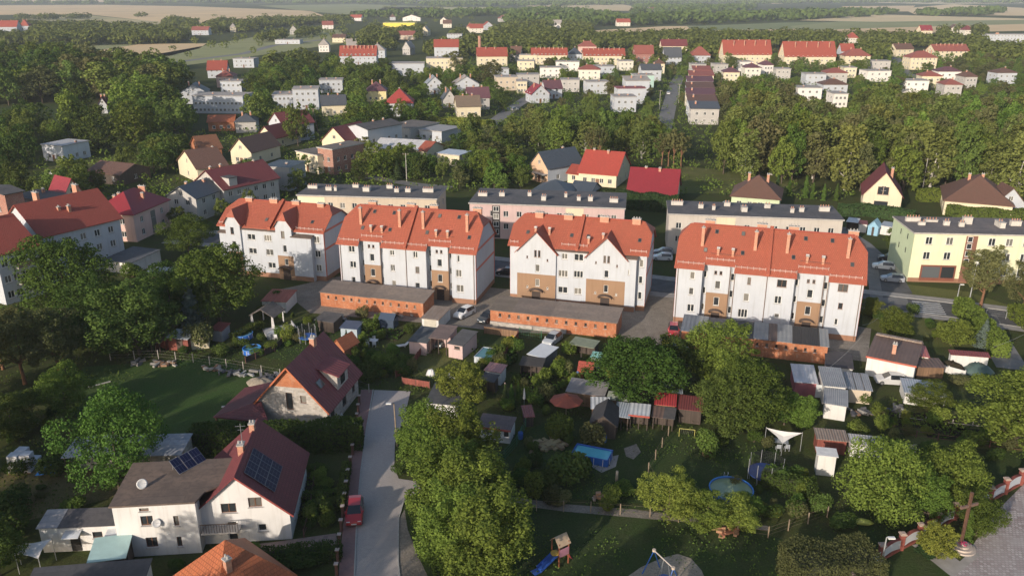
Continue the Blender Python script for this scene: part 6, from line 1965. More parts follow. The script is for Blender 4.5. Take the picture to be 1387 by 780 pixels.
fh(719, 745, 140, 4.4, 8.4, 11, 'gy', P_WHITE, T_CRIMSON, 'white house with purple-red gabled roof at the edge of the wood', 14, 2)
fh(738, 762, 134, 5.0, 8.5, 11, 'gx', P_WHITE, T_PUR, 'house with long purple roof behind the purple-red gable', 10, 2)
fh(831, 862, 152, 6.5, 6.5, 10, 'flat', P_WHITE, F_PALE, 'white stepped row house nearest the wood', 4, 3)
fh(835, 874, 141, 7.2, 7.2, 9, 'mono', P_WHITE, tiles((0.36, 0.09, 0.09)), 'white row house with red sloping roof, second from the wood', 4, 3)
fh(846, 880, 130, 7.5, 9.0, 9, 'mono', P_WHITE, F_PALE, 'white row house with pale sloping roof, third from the wood', 4, 3)
fh(858, 886, 120, 7, 7, 10, 'flat', P_TEAL, F_PALE, 'pale teal row house on the estate street', 4, 3)
fh(868, 896, 110, 6.5, 9.5, 10, 'gx', P_WHITE, T_GREY, 'white row house with grey gabled roof on the estate street', 4, 3)
for i, (x0, x1, yb, w, r, lb) in enumerate(((934, 973, 169, P_GREY, T_GREY, 'grey end house of the terrace facing the wood'), (931, 970, 158, P_WHITE, T_BROWN, 'terrace house with brown roof, second from the wood'), (929, 968, 147, P_CREAM, T_PUR, 'terrace house with purple roof, third from the wood'),
  (929, 966, 137, P_WHITE, T_BROWN, 'terrace house with brown roof, fourth from the wood'), (930, 965, 127, P_WHITE, T_PUR, 'terrace house with dark roof, fifth from the wood'), (933, 966, 118, P_CREAM, T_FAR2, 'terrace house with red roof, last but one'), (938, 962, 110, P_WHITE, T_FAR2, 'terrace house with red roof, farthest from the wood'))):
 fh(x0, x1, yb, 6.2, 8.0, 9, 'mono', w, r, lb, -6, 3, 2, chim=((0.2, 0.6, 0.5),))
cubes = [(700, 724, 96), (731, 760, 106), (752, 785, 97), (783, 813, 109), (806, 833, 104), (838, 858, 96), (758, 785, 125), (700, 731, 117), (700, 714, 127), (794, 826, 128), (936, 956, 101), (968, 986, 101), (979, 1001, 113), (999, 1020, 97), (1033, 1047, 102), (1142, 1159, 106), (1179, 1205, 96), (1172, 1207, 111), (1269, 1300, 112), (1222, 1256, 126), (1247, 1274, 119), (1277, 1301, 132), (1079, 1112, 137), (1113, 1147, 132), (1127, 1147, 146), (1348, 1376, 114), (1090, 1118, 116), (1118, 1147, 114), (1305, 1322, 120), (664, 690, 108), (703, 728, 88), (886, 900, 100), (1008, 1030, 106), (1050, 1070, 108)]
shades = ['white', 'cream', 'grey', 'beige', 'off-white']
near = {3: 'with a view over the wood', 6: 'beside the diagonal street', 22: 'at the upper edge of the wood', 17: 'on the far street corner', 0: 'behind the hedges'}
for i, (x0, x1, yb) in enumerate(cubes):
 rr = random.Random(i * 7 + 3)
 w = rr.randrange(5)
 fl = rr.random() < 0.72
 rf = F_PALE if fl else rr.choice([T_FAR2, T_BROWN, T_PUR])
 fh(x0, x1, yb, 6.2 if yb > 92 else 6.8, 6.2 if fl else 8.6, 10, 'flat' if fl else 'hip', CUBE_W[w], rf, '%s two-storey cube house of the far estate with %s' % (shades[w], 'a flat roof' if fl else 'a low hipped roof'), rr.uniform(-8, 8), 3, 2, group='cube houses of the far estate', chim=((0.3 + 0.4 * rr.random(), 0.5, 0.7),))
# far left and horizon hamlets
fh(261, 333, 154, 7.5, 7.5, 13, 'flat', P_WHITE, F_PALE, 'long white two-storey office with rows of windows', -3, 12, floors=2)
fh(246, 281, 141, 5.5, 9, 12, 'gy', P_WHITE, T_GREY, 'white gabled hall with grey roof left of the long white office', 12, 2)
fh(300, 330, 136, 9, 9, 9, 'flat', P_WHITE, F_PALE, 'white tower block rising behind the long office', -3, 4, floors=3)
fh(282, 308, 106, 5, 10, 12, 'gx', P_WHITE, T_FAR, 'white house with red gabled roof above the pink house', 10, 3)
fh(294, 317, 119, 6, 9, 11, 'hip', P_PINK, T_FAR2, 'pink villa among the western trees', 5, 3)
fh(316, 345, 92, 6, 6, 12, 'flat', P_WHITE, F_PALE, 'white flat house at the road bend', 0, 4)
fh(283, 318, 178, 3.6, 5.5, 9, 'gx', BRICK_OR, T_ORANGE, 'low shed with glowing orange roof', 10, 3, floors=1, chim=())
fh(320, 348, 180, 4, 6.5, 9, 'hip', P_GREY, T_GREY, 'grey-roofed bungalow beside the orange roof', 10, 3, floors=1)
fh(135, 146, 154, 4, 7, 8, 'gy', P_WHITE, T_MAROON, 'tiny white gable among the dark western trees', 15, 1, floors=1)
fh(-6, 24, 48, 10, 17, 16, 'gx', P_WHITE, T_FAR, 'large red-roofed manor at the left edge on the far slope', 10, 4, floors=3)
fh(28, 40, 44, 8, 16, 14, 'hip', P_WHITE, T_FAR, 'red-roofed house beside the manor on the far slope', 10, 3)
fh(260, 283, 48, 6, 10, 14, 'gx', P_WHITE, T_FAR2, 'farm with white walls and red roof by the fields', 5, 4)
fh(518, 563, 38, 7, 7, 30, 'flat', plaster((0.75, 0.62, 0.10), 0.1), plain((0.62, 0.52, 0.10)), 'long yellow warehouse far off', 0, 8, floors=1, chim=())
fh(538, 562, 54, 5, 9, 15, 'gx', P_BEIGE, T_FAR2, 'beige sheds with red roof before the yellow warehouse', 0, 4)
fh(605, 626, 53, 5, 9, 18, 'flat', P_WHITE, F_PALE, 'white flat depot right of the yellow warehouse', 0, 5)
fh(450, 468, 58, 5, 8, 14, 'gx', P_CREAM, T_BROWN, 'cream barn on the far pasture', 0, 3)
fh(372, 407, 60, 4, 4, 14, 'flat', P_WHITE, F_PALE, 'low white depot by the far road', 0, 6, floors=1)
hamlet = [(474, 490, 29), (528, 536, 28), (545, 570, 29), (596, 606, 33), (600, 612, 38), (632, 640, 43), (636, 655, 45), (655, 668, 41), (676, 690, 30), (835, 854, 36), (748, 760, 38), (716, 740, 27), (570, 580, 49), (880, 893, 16), (868, 880, 15), (1287, 1300, 46), (1306, 1318, 48), (940, 945, 12), (437, 452, 40), (393, 402, 47), (312, 320, 44), (1150, 1162, 60), (690, 705, 84), (432, 446, 71), (470, 484, 71), (500, 522, 79), (545, 556, 75)]
for i, (x0, x1, yb) in enumerate(hamlet):
 rr = random.Random(i * 5 + 1)
 fh(x0, x1, yb, 6, 11, 13, rr.choice(['gx', 'gy', 'hip']), rr.choice(CUBE_W), rr.choice([T_FAR, T_FAR2, T_MAROON, T_BROWN, F_PALE]), 'small house of a far hamlet beyond the town', rr.uniform(-15, 15), 3, 1, group='far hamlet houses', chim=((0.5, 0.5, 0.6),))
# ---------------------------------------------------------------- trees, bushes and hedges one by one
def inside(pt, poly):
 x, y = pt; c = False
 for i in range(len(poly)):
  (x1, y1), (x2, y2) = poly[i], poly[i - 1]
  if (y1 > y) != (y2 > y) and x < (x2 - x1) * (y - y1) / (y2 - y1) + x1:
   c = not c
 return c
def T(kind, px, py, H, W, label, var=0, name='deciduous_tree', group=None):
 return tree(name, label, kind, P(px, py), H, W, group, var)
T('near_row', 578, 645, 8.4, 6.4, 'bushy bright-tipped tree at the bend of the paved lane', 0)
T('near_row', 622, 664, 9.6, 7.4, 'bright-tipped tree nearest the summer house in the lane row', 1)
T('near_row', 600, 712, 9.4, 7.2, 'bright-tipped tree in the middle of the lane row', 2)
T('near_row', 648, 728, 9.2, 7.0, 'bright-tipped tree of the lane row on the playground side', 3)
T('near_row', 614, 775, 8.6, 6.4, 'bright-tipped tree standing by the green fence', 1)
T('near_row', 664, 800, 9.4, 7.6, 'lowest bright-tipped tree of the lane row, cut by the bottom edge', 0)
T('near_broad', 163, 668, 11.4, 8.8, 'walnut tree in front of the long grey barn roof', 0)
T('near_lime', 92, 566, 7.0, 6.4, 'yellow-green tree at the left end of the lawn', 1)
T('near_broad', 92, 428, 13.4, 14.0, 'round dark green tree hiding the white block with pink bands', 1)
T('near_broad', 298, 436, 12.5, 13.5, 'broad garden tree in front of the clipped-tower block', 2)
T('near_broad', 256, 345, 8.0, 8.6, 'round tree between the pink villa and the clipped-tower block', 0)
T('near_dark', 190, 480, 11.5, 13.0, 'dense dark tree behind the red-walled shed', 0)
T('near_dark', 140, 470, 10.5, 10.5, 'dark tree left of the densest garden tree', 1)
T('near_dark', 232, 440, 10.0, 9.5, 'dark tree beside the blue spruce', 2)
T('near_pine', 34, 520, 10.5, 8.0, 'pine with reddish trunk at the left edge', 0, 'pine_tree')
T('near_pine', 82, 512, 10.0, 7.0, 'pine with reddish trunk above the yellow-green tree', 1, 'pine_tree')
T('near_pine', 4, 500, 9.5, 7.0, 'pine half cut by the left edge', 2, 'pine_tree')
T('blue_spruce', 262, 448, 9.0, 5.0, 'blue-grey spruce between dark garden trees', 0, 'blue_spruce')
T('near_dark', 20, 590, 5.5, 7.0, 'low dark tree by the left edge below the pines', 1)
T('near_dark', 0, 780, 6.0, 5.5, 'dark tree in the bottom left corner', 2)
T('near_yellow', 622, 548, 6.2, 6.4, 'rounded yellow-green tree beside the felt-roofed garage', 0)
T('near_broad', 868, 545, 8.6, 12.5, 'wide dark green tree overhanging the allotment sheds', 2)
T('near_dark', 905, 520, 7.0, 8.0, 'dark tree right behind the wide allotment tree', 0)
T('near_lime', 972, 520, 9.2, 9.0, 'light green tree in front of the patchwork brick stores', 0)
T('near_broad', 1012, 580, 8.6, 8.6, 'tall leafy tree right of the dark brown shed roof', 0)
T('near_dark', 985, 590, 7.5, 8.0, 'dark tree below the leafy tree by the brick stores', 1)
T('near_lime', 1062, 575, 4.4, 4.2, 'small light tree left of the two-tier corrugated shed', 1)
T('near_lime', 1088, 580, 4.2, 4.0, 'slender young tree beside the two-tier corrugated shed', 2)
T('near_fruit', 1186, 694, 7.6, 9.2, 'spreading yellow-green fruit tree beside the tall white hut', 0)
T('near_fruit', 1284, 682, 6.2, 7.0, 'feathery yellow-green tree right of the spreading fruit tree', 1)
T('near_lime', 1254, 706, 5.6, 4.6, 'upright light green tree between two fruit trees', 1)
T('near_yellow', 1370, 606, 9.5, 10.5, 'large pale yellow-green tree cut by the right edge', 1)
T('near_lime', 1212, 455, 4.6, 5.6, 'light green bushy tree behind the brown workshop', 2)
T('near_yellow', 1288, 468, 4.4, 5.0, 'round yellow-green tree on the lawn by the lane', 0)
T('near_yellow', 1178, 430, 3.6, 3.6, 'small yellowish tree right of the widest white block', 1)
T('blue_spruce', 1330, 470, 4.6, 3.4, 'small pale spruce beside the long diagonal hedge', 1, 'blue_spruce')
T('near_pine', 1328, 416, 10.5, 7.8, 'tall pine in front of the pale green block', 1, 'pine_tree')
T('near_pine', 1384, 428, 9.5, 6.0, 'pine at the right edge in front of the pale green block', 0, 'pine_tree')
T('near_lime', 1258, 553, 3.6, 5.4, 'low leafy fruit tree hiding the pale blue shed', 0)
T('near_yellow', 1268, 756, 3.9, 3.2, 'clipped round-headed tree beside the stone cross steps', 0)
T('near_broad', 1322, 725, 4.6, 4.2, 'dark round-headed tree behind the wooden cross', 1)
T('thuja', 1308, 730, 3.4, 1.6, 'narrow thuja between the cross and the dark round tree', 0, 'thuja')
T('thuja_dark', 1256, 748, 3.0, 2.2, 'dark thuja by the white church wall', 0, 'thuja')
T('near_yellow', 906, 702, 5.4, 5.2, 'yellow-green tree left of the round pool', 1)
T('near_yellow', 956, 716, 4.0, 4.6, 'yellow-green tree below the round pool, middle of three', 0)
T('near_yellow', 996, 716, 3.6, 4.2, 'yellow-green tree covering the round pool rim', 1)
T('near_lime', 1008, 702, 2.8, 3.2, 'small light tree right below the round pool', 0)
SHADE = {'bush': 'mid green', 'bush_dark': 'dark green', 'bush_lime': 'light green', 'bush_yellow': 'yellow-green', 'bush_olive': 'grey-green', }
SPOT = ['between the garages and the red parasol', 'in the garden below the long brick stores', 'around the round pool and the trampoline', 'in the plots below the brown workshop', 'on the rough grass at the left edge', 'around the pavilion and the small pools', 'beside the blue swimming pool', 'on the lawn right of the widest white block', 'in the front garden of the white villa']
bush('round clipped bush left of the weeping shrub', 'bush_lime', P(757, 594), 3.6, 3.4)
bush('weeping shrub above the blue swimming pool', 'bush_olive', P(803, 606), 3.4, 3.4)
bush('large dark bush left of the blue swimming pool', 'bush_dark', P(772, 650), 5.0, 3.6)
bush('round dark bush at the end of the allotment track', 'bush_dark', P(738, 664), 3.4, 2.6)
bush('soft green shrub in a tub on the lawn', 'bush', P(957, 616), 3.2, 3.4)
bush('grey-green willow bush before the pale shed roof', 'ball', P(272, 470), 4.4, 4.0)
for i, (x, y, w, h, k) in enumerate(((770, 600, 1.6, 1.4, 'bush_dark'), (705, 655, 2.4, 1.6, 'bush'), (845, 668, 2.6, 1.4, 'bush_lime'), (822, 690, 2.0, 1.5, 'bush_yellow'), (1045, 700, 2.2, 1.6, 'bush_dark'), (1105, 690, 2.6, 1.8, 'bush_olive'), (1140, 712, 3.0, 1.4, 'bush_dark'), (1075, 650, 2.4, 1.6, 'bush'),
  (1050, 655, 3.0, 2.6, 'bush_dark'), (470, 500, 3.4, 2.4, 'bush_dark'), (500, 512, 4.0, 2.8, 'bush_dark'), (520, 500, 3.6, 2.6, 'bush'), (545, 506, 3.2, 2.0, 'bush_dark'), (500, 450, 3.0, 2.2, 'bush'), (515, 440, 2.4, 2.0, 'bush_lime'), (490, 430, 2.6, 2.0, 'bush_olive'), (562, 475, 2.2, 1.8, 'bush_dark'), (555, 452, 1.8, 1.8, 'bush_dark'),
  (380, 412, 3.2, 2.6, 'bush'), (325, 470, 2.6, 1.4, 'bush'), (300, 480, 3.0, 1.6, 'bush_dark'), (350, 482, 2.2, 1.2, 'bush'), (250, 478, 2.4, 1.2, 'bush_dark'), (738, 520, 2.2, 2.6, 'bush_yellow'), (755, 510, 2.6, 3.0, 'bush_lime'), (770, 480, 3.0, 2.2, 'bush_lime'), (760, 500, 2.4, 1.8, 'bush_yellow'), (712, 540, 1.6, 2.0, 'bush_lime'),
  (850, 480, 3.0, 2.0, 'bush'), (830, 515, 2.4, 2.4, 'bush_yellow'), (740, 560, 1.6, 1.2, 'bush'), (700, 520, 1.6, 1.6, 'bush_dark'), (690, 470, 2.6, 1.6, 'bush'), (30, 640, 3.0, 2.0, 'bush_dark'), (75, 640, 4.0, 2.6, 'bush_dark'), (20, 690, 4.5, 2.4, 'bush_dark'), (100, 690, 3.0, 1.4, 'bush'), (12, 730, 5.0, 3.0, 'bush_dark'),
  (430, 640, 2.6, 1.2, 'bush'), (440, 660, 2.6, 1.2, 'bush_lime'), (430, 690, 2.2, 1.2, 'bush'), (445, 700, 1.6, 1.1, 'bush_dark'), (420, 710, 2.0, 1.0, 'bush_dark'), (1170, 545, 2.2, 1.6, 'bush'), (1160, 590, 2.4, 1.8, 'bush_yellow'), (1210, 600, 1.4, 2.2, 'bush_olive'), (1195, 575, 1.2, 2.0, 'bush_olive'), (1240, 500, 2.2, 2.4, 'bush_lime'),
  (1300, 520, 3.0, 1.4, 'bush_olive'), (1320, 600, 3.0, 1.6, 'bush'), (550, 610, 2.0, 1.4, 'bush'), (542, 640, 1.8, 1.4, 'bush_dark'), (340, 748, 2.4, 1.0, 'bush'), (405, 765, 3.4, 1.4, 'bush_dark'), (430, 760, 3.0, 1.4, 'bush_dark'), (370, 770, 2.4, 1.2, 'bush'), (240, 770, 1.8, 1.0, 'bush'), (1400, 560, 3, 2, 'bush'), (1215, 435, 2.4, 2.0, 'bush_yellow'), (1200, 446, 2.0, 1.6, 'bush'),
  (40, 470, 5, 3, 'bush_dark'), (110, 470, 5, 3, 'bush_dark'), (20, 440, 5, 3.4, 'bush'), (60, 450, 4, 3, 'bush_lime'), (210, 410, 4, 3, 'bush'), (160, 400, 4, 3, 'bush_dark'), (180, 375, 4, 3, 'bush_lime'), (230, 385, 4, 3, 'bush'), (330, 400, 3, 2.4, 'bush_dark'), (350, 372, 3, 2.4, 'bush_dark'))):
 bush(SHADE[k] + ' bush planted singly in the gardens of the villas and allotments', k, P(x, y), w, h, SHADE[k] + ' single garden bushes', i % 2)
for i, (x, y, h, k) in enumerate(((727, 546, 2.4, 'thuja'), (742, 540, 2.0, 'thuja'), (702, 548, 3.2, 'thuja'), (693, 552, 3.4, 'thuja'), (757, 534, 1.6, 'thuja'), (684, 548, 3.0, 'thuja_dark'), (470, 466, 2.4, 'thuja_dark'), (430, 452, 2.6, 'thuja_dark'), (1052, 262, 5, 'thuja_dark'), (1068, 266, 5, 'thuja'), (1090, 268, 6, 'thuja'), (1100, 270, 4.5, 'thuja'), (1115, 272, 4.5, 'thuja'), (1132, 272, 4.5, 'thuja'))):
 tree('thuja', 'slim green thuja standing in a garden', k, P(x, y), h, None, 'garden thujas', i % 2)
for n_, (poly, cnt) in enumerate((([(640, 470), (720, 455), (800, 470), (870, 480), (800, 520), (760, 560), (690, 560), (640, 530)], 46), ([(470, 430), (560, 440), (575, 500), (500, 520), (470, 480)], 26), ([(905, 585), (1040, 600), (1100, 660), (1120, 700), (1060, 715), (1030, 690)], 20), ([(1160, 540), (1220, 560), (1380, 560), (1380, 640), (1240, 640), (1160, 600)], 26), ([(0, 560), (120, 570), (70, 700), (0, 720)], 16), ([(325, 430), (470, 420), (470, 450), (400, 470), (330, 490)], 18), ([(700, 590), (800, 640), (870, 690), (700, 680)], 12), ([(1170, 415), (1270, 430), (1330, 470), (1250, 470), (1175, 445)], 10), ([(410, 650), (455, 640), (450, 715), (408, 720)], 8))):
 rb_ = random.Random(90 + n_); k_ = 0; tr_ = 0
 xs_ = [q[0] for q in poly]; ys_ = [q[1] for q in poly]
 while k_ < cnt and tr_ < 900:
  tr_ += 1
  x, y = rb_.uniform(min(xs_), max(xs_)), rb_.uniform(min(ys_), max(ys_))
  q = P(x, y); w_ = rb_.uniform(0.9, 2.4)
  if not inside((x, y), poly) or any((q.x - f[4]) ** 2 + (q.y - f[5]) ** 2 < (f[6] + w_ * 0.3) ** 2 for f in FOOT):
   continue
  kk = rb_.choice(list(SHADE))
  bush(SHADE[kk] + ' bush ' + SPOT[n_], kk, q, w_, w_ * rb_.uniform(0.6, 1.2), SHADE[kk] + ' bushes ' + SPOT[n_], k_ % 2)
  k_ += 1
# hedges
hedge('tall dark hedge between the white villa and the brick gable villa', [P(272, 612), P(350, 612), P(482, 604)], 2.6, 3.2, 'dark', 0.26, 40, seed=3)
hedge('hedge along the street front of the white villa garden', [P(462, 690), P(470, 640)], 0.8, 1.3, 'dark', 0.2, 60, seed=4)
hedge('low clipped hedge crossing the front garden', [P(412, 678), P(456, 675)], 0.8, 1.0, 'green', 0.2, 60, seed=5)
hedge('hedge below the patterned path', [P(320, 768), P(400, 758), P(455, 754)], 1.6, 1.3, 'dark', 0.2, 50, seed=6)
hedge('thick clipped hedge block by the church wall', [P(1082, 792), P(1160, 786)], 4.2, 3.4, 'olive', 0.17, 75, seed=7)
hedge('long bright green diagonal hedge beside the right-hand lane', [P(1302, 425), P(1330, 455), P(1352, 482)], 2.4, 2.6, 'lime', 0.28, 40, seed=8)
hedge('green hedge at the right edge by the lane', [P(1376, 432), P(1410, 455)], 2.4, 2.4, 'lime', 0.28, 40, seed=9)
hedge('tall thuja hedge in front of the crimson-roofed house', [P(842, 282), P(915, 289)], 2.0, 4.2, 'needle', 0.4, 22, seed=10)
hedge('dark hedge in front of the maroon cross-gable house', [P(1140, 292), P(1175, 292), P(1232, 300)], 2.4, 2.6, 'needle', 0.4, 22, seed=11)
hedge('bright hedge right of the maroon cross-gable house', [P(1246, 272), P(1290, 274)], 2.4, 3.0, 'lime', 0.4, 22, seed=12)
hedge('dark hedge in front of the wide brown-roofed house', [P(1285, 292), P(1340, 297), P(1400, 300)], 2.4, 2.6, 'dark', 0.4, 22, seed=13)
hedge('dark hedge between the slate-roofed garage and the bright red roof', [P(766, 262), P(800, 268), P(840, 272)], 2.2, 2.4, 'needle', 0.4, 22, seed=14)
hedge('clipped light hedge along the estate gardens', [P(556, 166), P(612, 168), P(668, 172)], 2.0, 2.4, 'yellow', 0.6, 10, seed=15)
hedge('overgrown green creeper on a fence by the trampoline', [P(1035, 660), P(1095, 668), P(1100, 690)], 1.0, 1.8, 'dark', 0.2, 60, seed=16)
hedge('hedge beside the fence of the paved lane', [P(560, 690), P(590, 760), P(606, 800)], 1.2, 1.2, 'dark', 0.2, 50, seed=17)
hedge('dark laurel hedge in front of the round pools', [P(318, 462), P(352, 448)], 1.2, 1.4, 'dark', 0.2, 50, seed=18)
hedge('rough hedge under the block villa wall', [P(496, 520), P(506, 500)], 1.0, 1.2, 'dark', 0.2, 50, seed=19)

# ---------------------------------------------------------------- scattered trees of woods and gardens
def clear(p, H, W, share=0.22):
 """no crown on a house, and none that would hide most of a house behind it"""
 bx, by, d = proj((p.x, p.y, 0))
 ty = proj((p.x, p.y, H))[1]
 hw = FOCAL * W / 2 / d
 for (x0, x1, y0, y1, cx, cy, r, dep) in FOOT:
  if (p.x - cx) ** 2 + (p.y - cy) ** 2 < (r + W * 0.2) ** 2:
   return False
  if d < dep:
   ox = min(x1, bx + hw) - max(x0, bx - hw); oy = min(y1, by) - max(y0, ty)
   if ox > 0 and oy > 0 and ox * oy > share * (x1 - x0) * (y1 - y0):
    return False
 return True
for (a, b, top) in (((905, 158), (915, 110), 0), ((672, 162), (745, 118), 0), ((1250, 108), (1213, 78), 0)):     # keep the estate streets open
 for k in range(7):
  q = P(a[0] + (b[0] - a[0]) * k / 6, a[1] + (b[1] - a[1]) * k / 6)
  r = proj(q)
  FOOT.append((r[0] - 6, r[0] + 6, r[1] - 5, r[1] + 3, q.x, q.y, 5.0, r[2]))
def scatter(poly_px, step, hs, kinds, label, group, name, seed, share=0.22, ratio=0.8, cap=999):
 rnd = random.Random(seed)
 poly = [P(x, y)[:2] for x, y in poly_px]
 xs = [p[0] for p in poly]; ys = [p[1] for p in poly]
 y = min(ys); n = 0; row = 0
 while y < max(ys):
  x = min(xs) + (row % 2) * step / 2
  while x < max(xs):
   q = Vector((x + rnd.uniform(-0.42, 0.42) * step, y + rnd.uniform(-0.42, 0.42) * step, 0))
   x += step
   if not inside((q.x, q.y), poly):
    continue
   H = rnd.uniform(*hs); W = H * ratio * rnd.uniform(0.8, 1.2)
   if not clear(q, H, W, share) or n >= cap:
    continue
   k = rnd.choice(kinds)
   W = min(W, H * 1.1)
   lb, gr, nm = (label, group, name) if not isinstance(label, dict) else (label[k][0], label[k][1], label[k][2])
   tree(nm, lb, k, q, H, W, gr, rnd.randrange(3))
   n += 1
  y += step * 0.87; row += 1
 return n
WOOD = {'birch': ('birch with drooping yellowish crown in the wood above the blocks', 'birches of the wood', 'birch_tree'), 'mid_broad': ('broad green tree growing among the birches of the wood', 'broad trees of the wood', 'woodland_tree'),
  'mid_olive': ('grey-green willow standing in the birch wood', 'willows of the wood', 'willow_tree'), 'mid_lime': ('pale green tree growing among the birches of the wood', 'pale trees of the wood', 'woodland_tree')}
COUNT = {}
COUNT['wood'] = scatter([(915, 226), (960, 238), (1000, 246), (1090, 256), (1150, 262), (1250, 262), (1300, 262), (1400, 272), (1400, 192), (1250, 188), (1160, 188), (1060, 184), (960, 190), (930, 196)], 7.4, (12.5, 17.5), ['birch', 'birch', 'birch', 'birch', 'mid_lime', 'mid_olive', 'mid_broad'], WOOD, None, None, 5, 0.10, 0.56)
COUNT['wood1'] = scatter([(684, 202), (720, 206), (800, 210), (850, 216), (915, 226), (930, 200), (880, 190), (800, 186), (690, 184)], 7.0, (8.0, 12.0), ['mid_broad', 'birch', 'mid_lime', 'mid_broad'], WOOD, None, None, 25, 0.30, 0.72)
COUNT['wood2'] = scatter([(960, 190), (1060, 184), (1160, 188), (1400, 192), (1400, 158), (1250, 158), (1170, 148), (1080, 150), (985, 120), (975, 160)], 8.0, (9, 13), ['mid_broad', 'mid_lime', 'mid_olive', 'birch'], WOOD, None, None, 6, 0.15, 0.7)
COUNT['west'] = scatter([(-40, 146), (40, 142), (110, 142), (180, 142), (244, 144), (248, 128), (215, 120), (130, 112), (110, 98), (-40, 96)], 13.5, (15, 21), ['mid_broad', 'mid_dark', 'mid_lime', 'mid_olive'], 'tall dark tree of the western park wood', 'trees of the western park', 'park_tree', 7, 0.2, 0.85)
COUNT['west2'] = scatter([(90, 214), (180, 206), (238, 196), (310, 176), (330, 164), (240, 152), (150, 152), (100, 168)], 10, (11, 17), ['mid_broad', 'mid_dark', 'mid_lime'], 'leafy tree west of the gabled houses', 'trees west of the gabled houses', 'garden_tree', 8, 0.2, 0.85)
COUNT['west3'] = scatter([(-40, 246), (40, 236), (110, 226), (60, 205), (100, 190), (40, 176), (-40, 190)], 10, (7, 12), ['mid_dark', 'mid_broad', 'mid_lime'], 'garden tree by the meadow at the left edge', 'trees by the western meadow', 'garden_tree', 9, 0.2, 0.85)
COUNT['mid'] = scatter([(420, 246), (520, 246), (610, 252), (640, 262), (700, 240), (690, 205), (640, 190), (590, 214), (520, 214), (470, 222), (415, 232)], 6.4, (4.5, 8.5), ['mid_broad', 'mid_dark', 'mid_lime', 'spruce', 'mid_olive'], {'mid_broad': ('leafy tree in the gardens behind the long cream block', 'garden trees behind the long cream block', 'garden_tree'), 'mid_dark': ('dark tree in the gardens behind the long cream block', 'dark trees behind the long cream block', 'garden_tree'),
 'mid_lime': ('light green tree in the gardens behind the long cream block', 'light trees behind the long cream block', 'garden_tree'), 'mid_olive': ('grey-green tree in the gardens behind the long cream block', 'grey-green trees behind the long cream block', 'garden_tree'), 'spruce': ('dark spruce in the gardens behind the long cream block', 'spruces behind the long cream block', 'spruce')}, None, None, 10, 0.3)
COUNT['mid2'] = scatter([(180, 300), (240, 310), (330, 290), (420, 262), (410, 232), (350, 244), (300, 262), (240, 290)], 6.5, (4.5, 8), ['mid_broad', 'mid_dark'], 'garden tree beside the pale grey house', 'trees beside the pale grey house', 'garden_tree', 11, 0.2)
COUNT['mid3'] = scatter([(0, 300), (60, 300), (150, 250), (240, 240), (300, 232), (240, 205), (180, 218), (110, 240), (0, 250)], 7.5, (5, 9.5), ['mid_dark', 'mid_broad'], 'dark garden tree behind the pink villa', 'trees behind the pink villa', 'garden_tree', 12, 0.2)
COUNT['edge'] = scatter([(1145, 330), (1210, 345), (1216, 315), (1150, 305)], 6.5, (4, 6.5), ['mid_dark', 'mid_broad'], 'dark tree behind the widest white block', 'trees behind the widest white block', 'garden_tree', 13, 0.5)
COUNT['edge2'] = scatter([(690, 262), (720, 262), (720, 225), (650, 225), (640, 250)], 7.5, (4, 8), ['mid_broad', 'mid_lime'], 'tree on the slope left of the slate-roofed house', 'trees left of the slate-roofed house', 'garden_tree', 14, 0.2)
COUNT['town'] = scatter([(330, 176), (430, 186), (520, 196), (640, 200), (720, 150), (660, 112), (560, 105), (430, 95), (330, 110)], 10.4, (6, 12), ['mid_broad', 'mid_dark', 'mid_lime'], 'tree among the houses in the middle of the town', 'trees in the middle of the town', 'town_tree', 15, 0.16, 0.8)
COUNT['estate'] = scatter([(690, 186), (880, 186), (960, 186), (985, 120), (1080, 150), (1170, 148), (1250, 158), (1400, 158), (1400, 86), (1160, 84), (960, 80), (800, 84), (690, 84)], 14.6, (5, 9.5), ['mid_broad', 'mid_lime', 'mid_olive'], 'garden tree between the cube houses of the far estate', 'garden trees of the far estate', 'estate_tree', 16, 0.14, 0.85)
for x, y, H, W, lb in ((165, 142, 20, 27, 'huge round park tree above the white office, left half'), (212, 142, 19, 24, 'huge round park tree above the white office, right half'), (60, 118, 24, 22, 'tall pale park tree at the upper left')):
 tree('park_tree', lb, 'mid_broad', P(x, y), H, W, None, 1)
for x, y, H, W, k, lb in ((404, 198, 15, 8.5, 'mid_broad', 'tall poplar beside the steep dark gable'), (352, 172, 14, 11, 'mid_broad', 'big tree left of the steep dark gable'), (562, 150, 9, 10, 'mid_lime', 'round tree right of the vivid red pyramid roof'), (620, 100, 14, 16, 'mid_olive', 'big tree in front of the school building'), (664, 118, 14, 13, 'mid_olive', 'big tree below the tall brick chimney')):
 tree('town_tree', lb, k, P(x, y), H, W, None, 2)
for i, (x, y, H) in enumerate(((800, 222, 11), (812, 224, 12), (905, 226, 11), (912, 228, 12), (896, 226, 10), (922, 228, 11))):
 tree('thin_tree', 'thin bare-stemmed tree at the front edge of the wood', 'bare_trunk', P(x, y), H, 5.0, 'bare-stemmed trees at the wood edge', i % 2)

